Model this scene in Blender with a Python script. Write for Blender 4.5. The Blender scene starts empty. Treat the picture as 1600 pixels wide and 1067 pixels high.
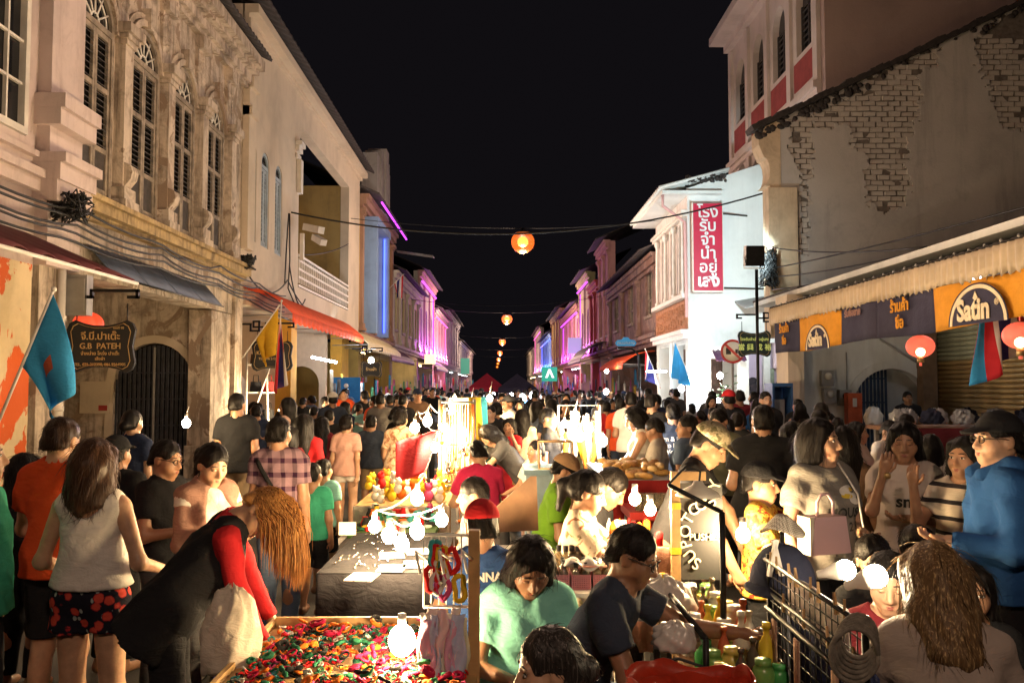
import bpy, bmesh, math, random
import numpy as np
from mathutils import Vector, Matrix, Euler
from mathutils.bvhtree import BVHTree
R = math.radians
PI = math.pi
random.seed(7)
scn = bpy.context.scene
COL = scn.collection
# ------------------------------------------------------------------ camera
H = 1.9                                   # eye height: phone held up in the crowd
FPX = 1300.0                              # focal length in pixels of the 1600 px wide picture
VX, VY = 785.0, 600.0                     # where the street runs to
cam_d = bpy.data.cameras.new('camera'); cam = bpy.data.objects.new('camera', cam_d); COL.objects.link(cam)
cam_d.sensor_width = 36.0; cam_d.lens = 36.0 * FPX / 1600.0
cam_d.clip_start = 0.05; cam_d.clip_end = 2000
PITCH = math.atan((VY - 533.5) / FPX); YAW = math.atan((800 - VX) / FPX)
cam.location = (0, 0, H); cam.rotation_euler = (PI / 2 + PITCH, 0, -YAW)
scn.camera = cam
CM = Euler((PI / 2 + PITCH, 0, -YAW)).to_matrix()
# ------------------------------------------------------------------ night sky, exposure
w = bpy.data.worlds.new('World'); scn.world = w; w.use_nodes = True
bg = w.node_tree.nodes['Background']
bg.inputs[0].default_value = (0.42, 0.36, 0.46, 1); bg.inputs[1].default_value = 0.012
scn.view_settings.view_transform = 'Standard'; scn.view_settings.look = 'None'
scn.view_settings.exposure = 0.0; scn.view_settings.gamma = 1.0
scn.view_settings.use_curve_mapping = False
scn.cycles.use_denoising = True
scn.cycles.max_bounces = 5; scn.cycles.diffuse_bounces = 3; scn.cycles.glossy_bounces = 2
scn.cycles.transmission_bounces = 4; scn.cycles.transparent_max_bounces = 6
scn.cycles.sample_clamp_indirect = 4.0; scn.cycles.caustics_reflective = False; scn.cycles.caustics_refractive = False

def ray(px, py):
    return CM @ Vector(((px - 800) / FPX, (533.5 - py) / FPX, -1.0))
def P(px, py, Y):                          # the point at street distance Y seen at a pixel
    d = ray(px, py); t = Y / d.y
    return Vector((d.x * t, Y, H + d.z * t))
def PX(px, py, X):                         # the point of the plane x = X seen at a pixel
    d = ray(px, py); t = X / d.x
    return Vector((X, d.y * t, H + d.z * t))
def PZ(px, py, z):                         # the point of the plane z = z seen at a pixel
    d = ray(px, py); t = (z - H) / d.z
    return Vector((d.x * t, d.y * t, z))

# ------------------------------------------------------------------ objects
def tag(o, label=None, cat=None, group=None, kind=None):
    if label: o['label'] = label
    if cat: o['category'] = cat
    if group: o['group'] = group
    if kind: o['kind'] = kind
    return o
def empty(name, loc=(0, 0, 0), rz=0, label=None, cat=None, group=None):
    o = bpy.data.objects.new(name, None); COL.objects.link(o)
    o.location = loc; o.rotation_euler = (0, 0, rz); o.empty_display_size = .1
    return tag(o, label, cat, group)
def link(name, me, parent=None, mats=None, smooth=None):
    o = bpy.data.objects.new(name, me); COL.objects.link(o)
    if parent: o.parent = parent
    if mats:
        if not isinstance(mats, (list, tuple)): mats = [mats]
        if len(me.materials) == 0:
            for m in mats: me.materials.append(m)
    return o
def share(name, src, parent=None, loc=None, rot=None, scale=None):
    o = bpy.data.objects.new(name, src.data if hasattr(src, 'data') else src); COL.objects.link(o)
    if parent: o.parent = parent
    if loc is not None: o.location = loc
    if rot is not None: o.rotation_euler = rot
    if scale is not None: o.scale = scale
    return o
KIDS = {}
def copy_tree(o):
    c = o.copy(); COL.objects.link(c)
    for ch in list(o.children):
        k = ch.copy(); COL.objects.link(k); k.parent = c
        for g in list(ch.children):
            d = g.copy(); COL.objects.link(d); d.parent = k
    return c

class MB:
    """collects simple solids, links them as ONE mesh object"""
    def __init__(s): s.v = []; s.f = []; s.m = []; s.sm = []
    def add(s, verts, faces, mi=0, smooth=False):
        n = len(s.v); s.v += [tuple(p) for p in verts]
        s.f += [tuple(i + n for i in f) for f in faces]; s.m += [mi] * len(faces); s.sm += [smooth] * len(faces)
        return s
    def box(s, a, b, mi=0, M=None):
        x0, y0, z0 = a; x1, y1, z1 = b
        if x0 > x1: x0, x1 = x1, x0
        if y0 > y1: y0, y1 = y1, y0
        if z0 > z1: z0, z1 = z1, z0
        v = [Vector(p) for p in ((x0,y0,z0),(x1,y0,z0),(x1,y1,z0),(x0,y1,z0),(x0,y0,z1),(x1,y0,z1),(x1,y1,z1),(x0,y1,z1))]
        if M is not None: v = [M @ p for p in v]
        return s.add(v, [(0,3,2,1),(4,5,6,7),(0,1,5,4),(1,2,6,5),(2,3,7,6),(3,0,4,7)], mi)
    def tube(s, pts, r, n=6, mi=0, caps=True, r2=None):
        pts = [Vector(p) for p in pts]; m = len(pts); vs = []; fs = []
        up = None
        for i, p in enumerate(pts):
            d = (pts[min(i+1, m-1)] - pts[max(i-1, 0)])
            d = d.normalized() if d.length > 1e-9 else Vector((0,0,1))
            if up is None:
                up = d.orthogonal().normalized()
            else:
                up = up - d * up.dot(d); up = up.normalized() if up.length > 1e-6 else d.orthogonal().normalized()
            q = d.cross(up)
            if isinstance(r, (list, tuple)): rr = r[i]
            else: rr = r if r2 is None else r + (r2 - r) * i / max(1, m - 1)
            for k in range(n):
                a = 2 * PI * k / n
                vs.append(p + (up * math.cos(a) + q * math.sin(a)) * rr)
        for i in range(m - 1):
            for k in range(n):
                a = i * n + k; b = i * n + (k + 1) % n
                fs.append((a, b, b + n, a + n))
        if caps:
            fs.append(tuple(range(n))[::-1]); fs.append(tuple(range((m-1)*n, m*n)))
        return s.add(vs, fs, mi, True)
    def lathe(s, prof, n=12, mi=0, c=(0,0,0), M=None, smooth=True, caps=True):
        vs = []; fs = []
        c = Vector(c)
        for r, z in prof:
            for k in range(n):
                a = 2 * PI * k / n
                p = Vector((r * math.cos(a), r * math.sin(a), z))
                vs.append((M @ p if M is not None else p) + c)
        for i in range(len(prof) - 1):
            for k in range(n):
                a = i * n + k; b = i * n + (k + 1) % n
                fs.append((a, b, b + n, a + n))
        if caps and prof[0][0] > 1e-4: fs.append(tuple(range(n))[::-1])
        if caps and prof[-1][0] > 1e-4: fs.append(tuple(range((len(prof)-1)*n, len(prof)*n)))
        return s.add(vs, fs, mi, smooth)
    def ball(s, c, r, n=10, m=7, mi=0, M=None):
        if not isinstance(r, (list, tuple)): r = (r, r, r)
        vs = []; fs = []; c = Vector(c)
        for i in range(m + 1):
            t = PI * i / m
            for k in range(n):
                a = 2 * PI * k / n
                p = Vector((r[0]*math.sin(t)*math.cos(a), r[1]*math.sin(t)*math.sin(a), -r[2]*math.cos(t)))
                vs.append((M @ p if M is not None else p) + c)
        for i in range(m):
            for k in range(n):
                a = i*n+k; b = i*n+(k+1)%n
                fs.append((a, b, b+n, a+n))
        return s.add(vs, fs, mi, True)
    def poly(s, pts, depth, mi=0, M=None):
        """closed outline (x,z) extruded along +y by depth"""
        n = len(pts); vs = [Vector((p[0], 0, p[1])) for p in pts] + [Vector((p[0], depth, p[1])) for p in pts]
        if M is not None: vs = [M @ p for p in vs]
        fs = [tuple(range(n)), tuple(range(n, 2*n))[::-1]] + [(i, i+n, (i+1)%n+n, (i+1)%n) for i in range(n)]
        return s.add(vs, fs, mi)
    def sheet(s, f, nu, nv, mi=0, thick=0.0, smooth=True):
        """grid surface f(u,v); with thick it becomes a closed slab along the normal"""
        g = [[Vector(f(i/nu, j/nv)) for j in range(nv+1)] for i in range(nu+1)]
        vs = [g[i][j] for i in range(nu+1) for j in range(nv+1)]
        idx = lambda i, j: i*(nv+1)+j
        fs = [(idx(i,j), idx(i+1,j), idx(i+1,j+1), idx(i,j+1)) for i in range(nu) for j in range(nv)]
        if thick:
            N = len(vs); nv2 = []
            for i in range(nu+1):
                for j in range(nv+1):
                    a = g[min(i+1,nu)][j]-g[max(i-1,0)][j]; b = g[i][min(j+1,nv)]-g[i][max(j-1,0)]
                    n_ = a.cross(b); n_ = n_.normalized() if n_.length > 1e-9 else Vector((0,0,1))
                    nv2.append(g[i][j]-n_*thick)
            fs2 = [tuple(q+N for q in f_)[::-1] for f_ in fs]
            ed = [idx(i,0) for i in range(nu+1)] + [idx(nu,j) for j in range(1,nv+1)] + [idx(i,nv) for i in range(nu-1,-1,-1)] + [idx(0,j) for j in range(nv-1,0,-1)]
            fs3 = [(ed[k], ed[k]+N, ed[(k+1)%len(ed)]+N, ed[(k+1)%len(ed)]) for k in range(len(ed))]
            vs += nv2; fs += fs2 + fs3
        return s.add(vs, fs, mi, smooth)
    def mesh(s, name, mats=()):
        me = bpy.data.meshes.new(name); me.from_pydata(s.v, [], s.f)
        for m in (mats if isinstance(mats, (list, tuple)) else [mats]): me.materials.append(m)
        me.polygons.foreach_set('material_index', s.m); me.polygons.foreach_set('use_smooth', s.sm)
        me.update(); return me
    def build(s, name, mats, parent=None, loc=None, rz=None):
        o = link(name, s.mesh(name, mats), parent)
        if loc is not None: o.location = loc
        if rz is not None: o.rotation_euler = (0, 0, rz)
        return o
def RZ(a): return Matrix.Rotation(a, 3, 'Z')
def RX(a): return Matrix.Rotation(a, 3, 'X')
def RY(a): return Matrix.Rotation(a, 3, 'Y')
def T4(loc, rz=0, rx=0, ry=0):
    return Matrix.Translation(loc) @ Matrix.Rotation(rz, 4, 'Z') @ Matrix.Rotation(rx, 4, 'X') @ Matrix.Rotation(ry, 4, 'Y')

# ------------------------------------------------------------------ materials
MATS = {}
class NT:
    def __init__(s, name):
        s.m = bpy.data.materials.new(name); s.m.use_nodes = True; s.t = s.m.node_tree; s.n = s.t.nodes; s.b = s.n['Principled BSDF']
        s.tc = None
    def node(s, t, **k):
        n = s.n.new(t)
        for a, b in k.items():
            if a.startswith('i_'):
                n.inputs[int(a[2:]) if a[2:].isdigit() else a[2:].replace('_', ' ')].default_value = b
            else: setattr(n, a, b)
        return n
    def L(s, a, b): s.t.links.new(a, b)
    def co(s, scale=(1,1,1), kind='Object', rot=(0,0,0)):
        if s.tc is None: s.tc = s.node('ShaderNodeTexCoord')
        mp = s.node('ShaderNodeMapping'); mp.inputs['Scale'].default_value = scale; mp.inputs['Rotation'].default_value = rot
        s.L(s.tc.outputs[kind], mp.inputs[0]); return mp.outputs[0]
    def noise(s, scale, detail=4, rough=.6, vec=None, dist=0):
        n = s.node('ShaderNodeTexNoise'); n.inputs['Scale'].default_value = scale; n.inputs['Detail'].default_value = detail
        n.inputs['Roughness'].default_value = rough; n.inputs['Distortion'].default_value = dist
        s.L(vec if vec is not None else s.co(), n.inputs['Vector']); return n.outputs['Fac']
    def ramp(s, fac, stops):
        r = s.node('ShaderNodeValToRGB'); e = r.color_ramp.elements
        while len(e) < len(stops): e.new(0.5)
        for el, (p, c) in zip(e, stops):
            el.position = p; el.color = (c[0], c[1], c[2], 1) if not isinstance(c, (int, float)) else (c, c, c, 1)
        s.L(fac, r.inputs[0]); return r.outputs[0]
    def mix(s, fac, a, b, mode='MIX'):
        n = s.node('ShaderNodeMix', data_type='RGBA', blend_type=mode)
        for val, inp in ((fac, n.inputs[0]), (a, n.inputs[6]), (b, n.inputs[7])):
            if hasattr(val, 'is_linked') or hasattr(val, 'links'): s.L(val, inp)
            elif isinstance(val, (int, float)): inp.default_value = val if inp == n.inputs[0] else (val, val, val, 1)
            else: inp.default_value = (val[0], val[1], val[2], 1)
        return n.outputs[2]
    def math(s, op, a, b=0.0):
        n = s.node('ShaderNodeMath', operation=op)
        for val, inp in ((a, n.inputs[0]), (b, n.inputs[1])):
            if isinstance(val, (int, float)): inp.default_value = val
            else: s.L(val, inp)
        return n.outputs[0]
    def base(s, c):
        if isinstance(c, (tuple, list)): s.b.inputs['Base Color'].default_value = (c[0], c[1], c[2], 1)
        else: s.L(c, s.b.inputs['Base Color'])
    def bump(s, h, strength=.3, dist=.01):
        n = s.node('ShaderNodeBump'); n.inputs['Strength'].default_value = strength; n.inputs['Distance'].default_value = dist
        s.L(h, n.inputs['Height']); s.L(n.outputs[0], s.b.inputs['Normal'])
    def set(s, **k):
        for a, b in k.items(): s.b.inputs[a.replace('_', ' ')].default_value = b
        return s
def sc(c, k): return tuple(min(1, x * k) for x in c[:3])
def plain(name, c, rough=.6, metal=0, var=.25, scale=6, bump=.15, bs=60, trans=0, sheen=0):
    if name in MATS: return MATS[name]
    t = NT(name)
    f = t.noise(scale, 5)
    t.base(t.ramp(f, [(.3, sc(c, 1 - var)), (.7, sc(c, 1 + var))]))
    t.set(Roughness=rough, Metallic=metal)
    if bump: t.bump(t.noise(bs, 3), bump, .006)
    if trans: t.set(Transmission_Weight=trans)
    if sheen: t.set(Sheen_Weight=sheen)
    MATS[name] = t.m; return t.m
def glow(name, c, strength):
    if name in MATS: return MATS[name]
    t = NT(name); t.base(sc(c, .3)); t.set(Emission_Color=(*c, 1), Emission_Strength=strength)
    MATS[name] = t.m; return t.m
def plaster(name, c, dirt, amount=.5, streak=.5, scale=1.0, peel=None, peel_amt=.4, bump=.35):
    """old lime-washed wall: cloudy tone, rain streaks, patches where the paint is gone"""
    if name in MATS: return MATS[name]
    t = NT(name)
    g = t.noise(.9 * scale, 8, .65, t.co(kind='Object'))
    col = t.ramp(g, [(.28, sc(c, .72)), (.5, c), (.75, sc(c, 1.12))])
    st = t.noise(2.2 * scale, 6, .7, t.co((1.6, 1.6, .16)))
    k = t.ramp(st, [(.5, 0), (.72, 1)])
    col = t.mix(t.math('MULTIPLY', k, streak), col, dirt)
    bl = t.noise(1.7 * scale, 9, .72, None, .6)
    k2 = t.ramp(bl, [(.62 - .22 * amount, 0), (.72 - .1 * amount, 1)])
    col = t.mix(t.math('MULTIPLY', k2, .75 * amount), col, dirt)
    hgt = t.noise(14, 6, .7)
    if peel:
        pn = t.noise(1.15 * scale, 8, .62, t.co((1, 1, .8)), .8)
        pk = t.ramp(pn, [(.64 - .2 * peel_amt, 0), (.655 - .2 * peel_amt, 1)])
        col = t.mix(pk, col, peel)
        hgt = t.math('SUBTRACT', hgt, t.math('MULTIPLY', pk, .8))
    t.base(col); t.set(Roughness=.88); t.bump(hgt, bump, .02)
    MATS[name] = t.m; return t.m
# ================================================================== people: signed distance figures meshed with surface nets
def snet(F, xs, ys, zs):
    I = F < 0
    nx, ny, nz = F.shape
    s = np.zeros((nx-1, ny-1, nz-1), np.int8)
    offs = [(a, b, c) for a in (0, 1) for b in (0, 1) for c in (0, 1)]
    for a, b, c in offs: s += I[a:nx-1+a, b:ny-1+b, c:nz-1+c]
    act = (s > 0) & (s < 8)
    i, j, k = np.nonzero(act); n = len(i)
    if n == 0: return np.zeros((0, 3)), []
    vals = np.stack([F[i+a, j+b, k+c] for a, b, c in offs], 1)
    P_ = np.zeros((n, 3)); W = np.zeros(n)
    for u in range(8):
        for v in range(u+1, 8):
            du = [offs[v][q]-offs[u][q] for q in range(3)]
            if sum(abs(x) for x in du) != 1: continue
            a, b = vals[:, u], vals[:, v]; m = (a < 0) != (b < 0)
            t = np.where(m, a/np.where(m, a-b, 1), 0)
            for q in range(3): P_[:, q] += m*(offs[u][q]+t*du[q])
            W += m
    P_ /= W[:, None]
    X = xs[i]+P_[:, 0]*(xs[i+1]-xs[i]); Y = ys[j]+P_[:, 1]*(ys[j+1]-ys[j]); Z = zs[k]+P_[:, 2]*(zs[k+1]-zs[k])
    ids = -np.ones(s.shape, np.int64); ids[i, j, k] = np.arange(n)
    faces = []
    for ax in range(3):
        A = [slice(None)]*3; B = [slice(None)]*3; A[ax] = slice(0, -1); B[ax] = slice(1, None)
        d = I[tuple(A)] != I[tuple(B)]
        e = np.nonzero(d); p = list(e)
        o1, o2 = [(1, 2), (2, 0), (0, 1)][ax]
        ok = (p[o1] > 0) & (p[o2] > 0) & (p[o1] < F.shape[o1]-1) & (p[o2] < F.shape[o2]-1)
        p = [q[ok] for q in p]
        def cid(d1, d2):
            q = [p[0].copy(), p[1].copy(), p[2].copy()]; q[o1] -= d1; q[o2] -= d2
            return ids[q[0], q[1], q[2]]
        quad = np.stack([cid(1, 1), cid(0, 1), cid(0, 0), cid(1, 0)], 1)
        inside = I[p[0], p[1], p[2]]
        quad[~inside] = quad[~inside][:, ::-1]
        faces.append(quad)
    return np.stack([X, Y, Z], 1), np.concatenate(faces)

def axis(lo, hi, step, fine=(), fstep=None):
    """grid lines, denser inside the fine intervals"""
    out = [lo]
    while out[-1] < hi:
        p = out[-1]; st = step
        for a, b in fine:
            if a - step <= p < b: st = fstep
        out.append(p + st)
    return np.array(out)
def smin(a, b, k):
    h = np.clip(.5+.5*(b-a)/k, 0, 1)
    return b*(1-h)+a*h-k*h*(1-h)
class Field:
    def __init__(s, xs, ys, zs):
        s.xs, s.ys, s.zs = xs, ys, zs; s.F = np.full((len(xs), len(ys), len(zs)), 1.0, np.float32)
    def win(s, lo, hi, pad):
        sl = []
        for ax, g in enumerate((s.xs, s.ys, s.zs)):
            a = np.searchsorted(g, lo[ax]-pad); b = np.searchsorted(g, hi[ax]+pad)
            sl.append(slice(max(0, a-1), b+1))
        return tuple(sl), s.xs[sl[0]][:, None, None], s.ys[sl[1]][None, :, None], s.zs[sl[2]][None, None, :]
    def dist(s, pr, x, y, z):
        if pr[0] == 'c':
            _, a, b, ra, rb = pr[:5]
            ab = b-a; L2 = max(ab.dot(ab), 1e-9)
            t = np.clip(((x-a.x)*ab.x+(y-a.y)*ab.y+(z-a.z)*ab.z)/L2, 0, 1)
            d = np.sqrt((x-a.x-t*ab.x)**2+(y-a.y-t*ab.y)**2+(z-a.z-t*ab.z)**2)-(ra+(rb-ra)*t)
            if len(pr) > 5 and pr[5]:                  # flat end at b
                n = ab.normalized()
                d = np.maximum(d, (x-b.x)*n.x+(y-b.y)*n.y+(z-b.z)*n.z)
            return d
        if pr[0] == 'e':
            _, c, r, M = pr[:4]
            q = [(x-c.x)*M[0][m]+(y-c.y)*M[1][m]+(z-c.z)*M[2][m] for m in range(3)]
            k0 = np.sqrt(sum((q[m]/r[m])**2 for m in range(3))); k1 = np.sqrt(sum((q[m]/(r[m]*r[m]))**2 for m in range(3)))
            return k0*(k0-1)/np.maximum(k1, 1e-6)
        if pr[0] == 'f':                               # elliptical frustum about a frame's z axis
            _, o, M, z0, z1, a0, b0, a1, b1 = pr[:9]
            q = [(x-o.x)*M[0][m]+(y-o.y)*M[1][m]+(z-o.z)*M[2][m] for m in range(3)]
            t = np.clip((q[2]-z0)/(z1-z0), 0, 1); A = a0+(a1-a0)*t; B = b0+(b1-b0)*t
            d = (np.sqrt((q[0]/A)**2+(q[1]/B)**2)-1)*np.minimum(A, B)
            return np.maximum(d, np.maximum(z0-q[2], q[2]-z1) if z1 > z0 else np.maximum(z1-q[2], q[2]-z0))
    def bounds(s, pr):
        if pr[0] == 'c':
            r = max(pr[3], pr[4]); a, b = pr[1], pr[2]
            return [min(a[i], b[i])-r for i in range(3)], [max(a[i], b[i])+r for i in range(3)]
        if pr[0] == 'e':
            r = max(pr[2]); return [pr[1][i]-r for i in range(3)], [pr[1][i]+r for i in range(3)]
        o, M, z0, z1 = pr[1:5]; m = max(pr[5:9])
        p = [o+M @ Vector((0, 0, z)) for z in (z0, z1)]
        return [min(p[0][i], p[1][i])-m for i in range(3)], [max(p[0][i], p[1][i])+m for i in range(3)]
    def add(s, prims, k=.03, grow=0.0):
        for pr in prims:
            lo, hi = s.bounds(pr); sl, x, y, z = s.win(lo, hi, k+.02+grow)
            s.F[sl] = smin(s.F[sl], s.dist(pr, x, y, z)-grow, k)
        return s
    def sub(s, prims, k=.01):
        for pr in prims:
            lo, hi = s.bounds(pr); sl, x, y, z = s.win(lo, hi, k+.03)
            s.F[sl] = -smin(-s.F[sl], s.dist(pr, x, y, z), k)
        return s
    def fold(s, amp, seed=0.0, fr=1.0):
        x = s.xs[:, None, None]; y = s.ys[None, :, None]; z = s.zs[None, None, :]
        a = np.sin(34*fr*(z+.35*np.sin(7*x+seed)*.3+.2*np.sin(6*y+2*seed)*.4)+6*np.sin(5*x-4*y+seed)+seed)
        b = np.sin(21*fr*(z*.6+x*.8*np.sin(seed+1)+y*.5)+4*np.sin(9*z+seed*3))
        s.F += (amp*(.6*a+.6*b)).astype(np.float32); return s
    def mesh(s):
        v, f = snet(s.F, s.xs, s.ys, s.zs); return v, f
def np_mesh(name, v, f, mats, mi=None, extra=None):
    """mesh from arrays; extra = MB whose pieces join it"""
    v = [tuple(p) for p in v]; f = [tuple(int(i) for i in q) for q in f]; m = list(mi) if mi is not None else [0]*len(f)
    if extra is not None:
        n = len(v); v += extra.v; f += [tuple(i+n for i in q) for q in extra.f]; m += extra.m
    me = bpy.data.meshes.new(name); me.from_pydata(v, [], f)
    for q in mats: me.materials.append(q)
    me.polygons.foreach_set('material_index', m); me.polygons.foreach_set('use_smooth', [True]*len(f)); me.update()
    return me

ARMS = {'down': ((.13, .04, -1), (.03, -.18, -1)), 'fold': ((.18, -.12, -1), (-.45, -1, .12)), 'reach': ((.12, -.75, -.75), (-.02, -1, -.45)),
        'lap': ((.18, -.4, -1), (-.35, -.9, -.2)), 'up': ((.25, -.8, -.45), (-.35, -.35, 1)), 'behind': ((.15, .35, -1), (-.4, .2, -1)),
        'cross': ((.1, -.2, -1), (-1, -.55, .15)), 'low': ((.2, -.5, -1), (-.1, -.8, -.75)), 'phone': ((.16, -.22, -1), (-.42, -1, .45)),
        'swing': ((.1, .3, -1), (0, .0, -1)), 'swingf': ((.1, -.3, -1), (0, -.5, -1)), 'hip': ((.55, .15, -1), (-.6, -.3, -.75))}
class Fig:
    """a posed skeleton and its body solids, in the person's own frame (it looks along -y)"""
    def __init__(s, h=1.65, sex='f', sit=False, hipz=None, lean=0, side=0, twist=0, hp=0, hy=0, hr=0, armL='down', armR='down', stride=0, fat=1.0,
                 knees=.12, thighs=None, shins=None, legspread=.0, hands=True):
        S = h/1.70; s.S = S; s.h = h; s.sex = sex; s.fat = fat; s.sit = sit
        hs = (.38+.62*S); s.hs = hs; f = sex == 'f'
        hz = .92*S if hipz is None else hipz
        s.hip = Vector((0, 0, hz))
        s.UM = RZ(R(twist)) @ RX(R(lean)) @ RY(R(side))
        s.U = lambda x, y, z: s.hip + s.UM @ (Vector((x*S, y*S, (z-.92)*S)))
        s.nb = s.U(0, .015, 1.445)
        s.HM = s.UM @ RZ(R(hy)) @ RX(R(hp)) @ RY(R(hr))
        s.Hd = lambda x, y, z: s.nb + s.HM @ Vector((x*hs, y*hs, z*hs))
        s.top = s.Hd(0, .01, .25)
        E = lambda c, r, M=None: ('e', c, tuple(q*S for q in r), M if M is not None else s.UM)
        U = s.U; w = (.91 if f else 1.03); wf = w*fat
        s.torso = [E(U(0, .005, .95), (.158*fat*(1.06 if f else 1), .105*fat, .115)), E(U(0, -.005, 1.11), (.125*wf, .092*fat, .15)),
                   E(U(0, .0, 1.28), (.152*w*(.5+.5*fat), .1*(.4+.6*fat), .165)), ('c', U(-.13*w, .01, 1.385), U(.13*w, .01, 1.385), .056*S, .056*S),
                   ('c', U(-.11*w, .015, 1.40), U(0, .015, 1.46), .035*S, .04*S), ('c', U(.11*w, .015, 1.40), U(0, .015, 1.46), .035*S, .04*S)]
        if f: s.torso += [E(U(.07, -.082, 1.25), (.058*fat, .05, .058)), E(U(-.07, -.082, 1.25), (.058*fat, .05, .058))]
        s.neck = [('c', U(0, .02, 1.40), s.Hd(0, .012, .07), (.05 if f else .058)*S, (.045 if f else .055)*hs)]
        Hh = lambda c, r: ('e', s.Hd(*c), tuple(q*hs for q in r), s.HM)
        Hc = lambda a, b, ra, rb: ('c', s.Hd(*a), s.Hd(*b), ra*hs, rb*hs)
        s.head = [Hh((0, .012, .15), (.075, .096, .1)), Hh((0, -.03, .09), (.056, .062, .062)), Hc((-.012, -.068, .038), (.012, -.068, .038), .02, .02),
                  Hc((-.04, -.045, .1), (-.035, -.05, .09), .03, .028), Hc((.04, -.045, .1), (.035, -.05, .09), .03, .028)]
        s.face = [Hc((-.04, -.074, .153), (.04, -.074, .153), .011, .011), Hc((0, -.085, .14), (0, -.106, .1), .008, .014), Hc((-.013, -.093, .094), (.013, -.093, .094), .0095, .0095),
                  Hc((-.018, -.084, .062), (.018, -.084, .062), .011, .011), Hh((.077, .012, .12), (.01, .022, .03)), Hh((-.077, .012, .12), (.01, .022, .03))]
        s.eyeholes = [('e', s.Hd(q*.031, -.1, .134), (.016*hs, .014*hs, .011*hs), s.HM) for q in (-1, 1)]
        # arms
        s.arm = {}
        sh = (.158 if f else .172)
        for sd, key in ((1, armL), (-1, armR)):
            d1, d2 = ARMS[key] if isinstance(key, str) else key[:2]
            d1 = Vector((d1[0]*sd, d1[1], d1[2])).normalized(); d2 = Vector((d2[0]*sd, d2[1], d2[2])).normalized()
            if isinstance(key, str) and abs(lean) < 25: pass
            a = U(sd*sh, .012, 1.375); e = a+d1*.285*S; wr = e+d2*.25*S
            s.arm[sd] = (a, e, wr, d1, d2)
        ra = (.043 if f else .05)*S*(.6+.4*fat)
        s.uarm = {q: [('c', s.arm[q][0], s.arm[q][1], ra, ra*.8)] for q in (1, -1)}
        s.farm = {q: [('c', s.arm[q][1], s.arm[q][2], ra*.84, ra*.6), ] for q in (1, -1)}
        s.hand = {}
        for q in (1, -1):
            a, e, wr, d1, d2 = s.arm[q]
            n = Vector((-q, -.25, .0)) if d2.z < -.6 else (Vector((0, 0, 1)) if abs(d2.z) < .6 else Vector((0, 1, .1)))
            n = (n-d2*n.dot(d2)).normalized(); ac = d2.cross(n)
            M = Matrix((ac, n, d2)).transposed()
            s.hand[q] = (wr, d2, n, ac, M)
        s.palm = [('e', s.hand[q][0]+s.hand[q][1]*.05*S, (.038*S, .017*S, .052*S), s.hand[q][4]) for q in (1, -1)]
        # legs
        s.leg = {}
        for q in (1, -1):
            hp_ = s.hip+Vector((q*.088*S*(1.05 if f else 1), 0, -.02*S))
            if sit:
                kz = .47*S; th = .42*S
                dz = max(-.9, min(.9, (kz-hp_.z)/th))
                yaw = R(knees*60)*q
                hor = math.sqrt(1-dz*dz)
                kn = hp_+Vector((math.sin(yaw)*hor, -math.cos(yaw)*hor, dz))*th
                an = kn+Vector((q*.02, .06, -.39*S)); an.z = .08*S
                if thighs: kn = hp_+Vector((thighs[0]*q, thighs[1], thighs[2])).normalized()*th; an = kn+Vector((0, .05, -1)).normalized()*.39*S
            else:
                st = stride*q
                kn = hp_+Vector((q*(.01+legspread*.5), -.03-st*.5, -.43*S)); an = kn+Vector((q*legspread*.4, .05-st*.45, -.39*S))
                an.z = max(.08*S, an.z) if stride == 0 else .08*S+max(0, -st)*.15
            toe = an+Vector((q*.03, -.15*S, -.045*S)); toe.z = max(toe.z, .03)
            s.leg[q] = (hp_, kn, an, toe)
        rt = .082*S*(.5+.5*fat)*(1.02 if f else 1)
        s.thigh = {q: [('c', s.leg[q][0], s.leg[q][1], rt, rt*.66)] for q in (1, -1)}
        s.shin = {q: [('c', s.leg[q][1], s.leg[q][2], rt*.64, rt*.43), ('e', s.leg[q][1].lerp(s.leg[q][2], .3)+Vector((0, .022*S, 0)), (rt*.58, rt*.6, .12*S), Matrix.Identity(3))] for q in (1, -1)}
        s.foot = {q: [('c', s.leg[q][2]+Vector((0, .02, -.03*S)), s.leg[q][3], .036*S, .03*S)] for q in (1, -1)}
    def allprims(s): 
        return s.torso+s.neck+s.head+[p for q in (1, -1) for p in s.uarm[q]+s.farm[q]+s.thigh[q]+s.shin[q]+s.foot[q]]+s.palm
    def box(s, prims, pad):
        F = Field(np.zeros(1), np.zeros(1), np.zeros(1)); bs = [F.bounds(p) for p in prims]
        return [min(b[0][i] for b in bs)-pad for i in range(3)], [max(b[1][i] for b in bs)+pad for i in range(3)]
    def grid(s, prims, step, pad=.05, fine=None, fstep=None):
        lo, hi = s.box(prims, pad)
        if fine is None: return Field(*[axis(lo[i], hi[i], step) for i in range(3)])
        fl, fh = s.box(fine, .015)
        return Field(*[axis(lo[i], hi[i], step, [(fl[i], fh[i])], fstep) for i in range(3)])

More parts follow.
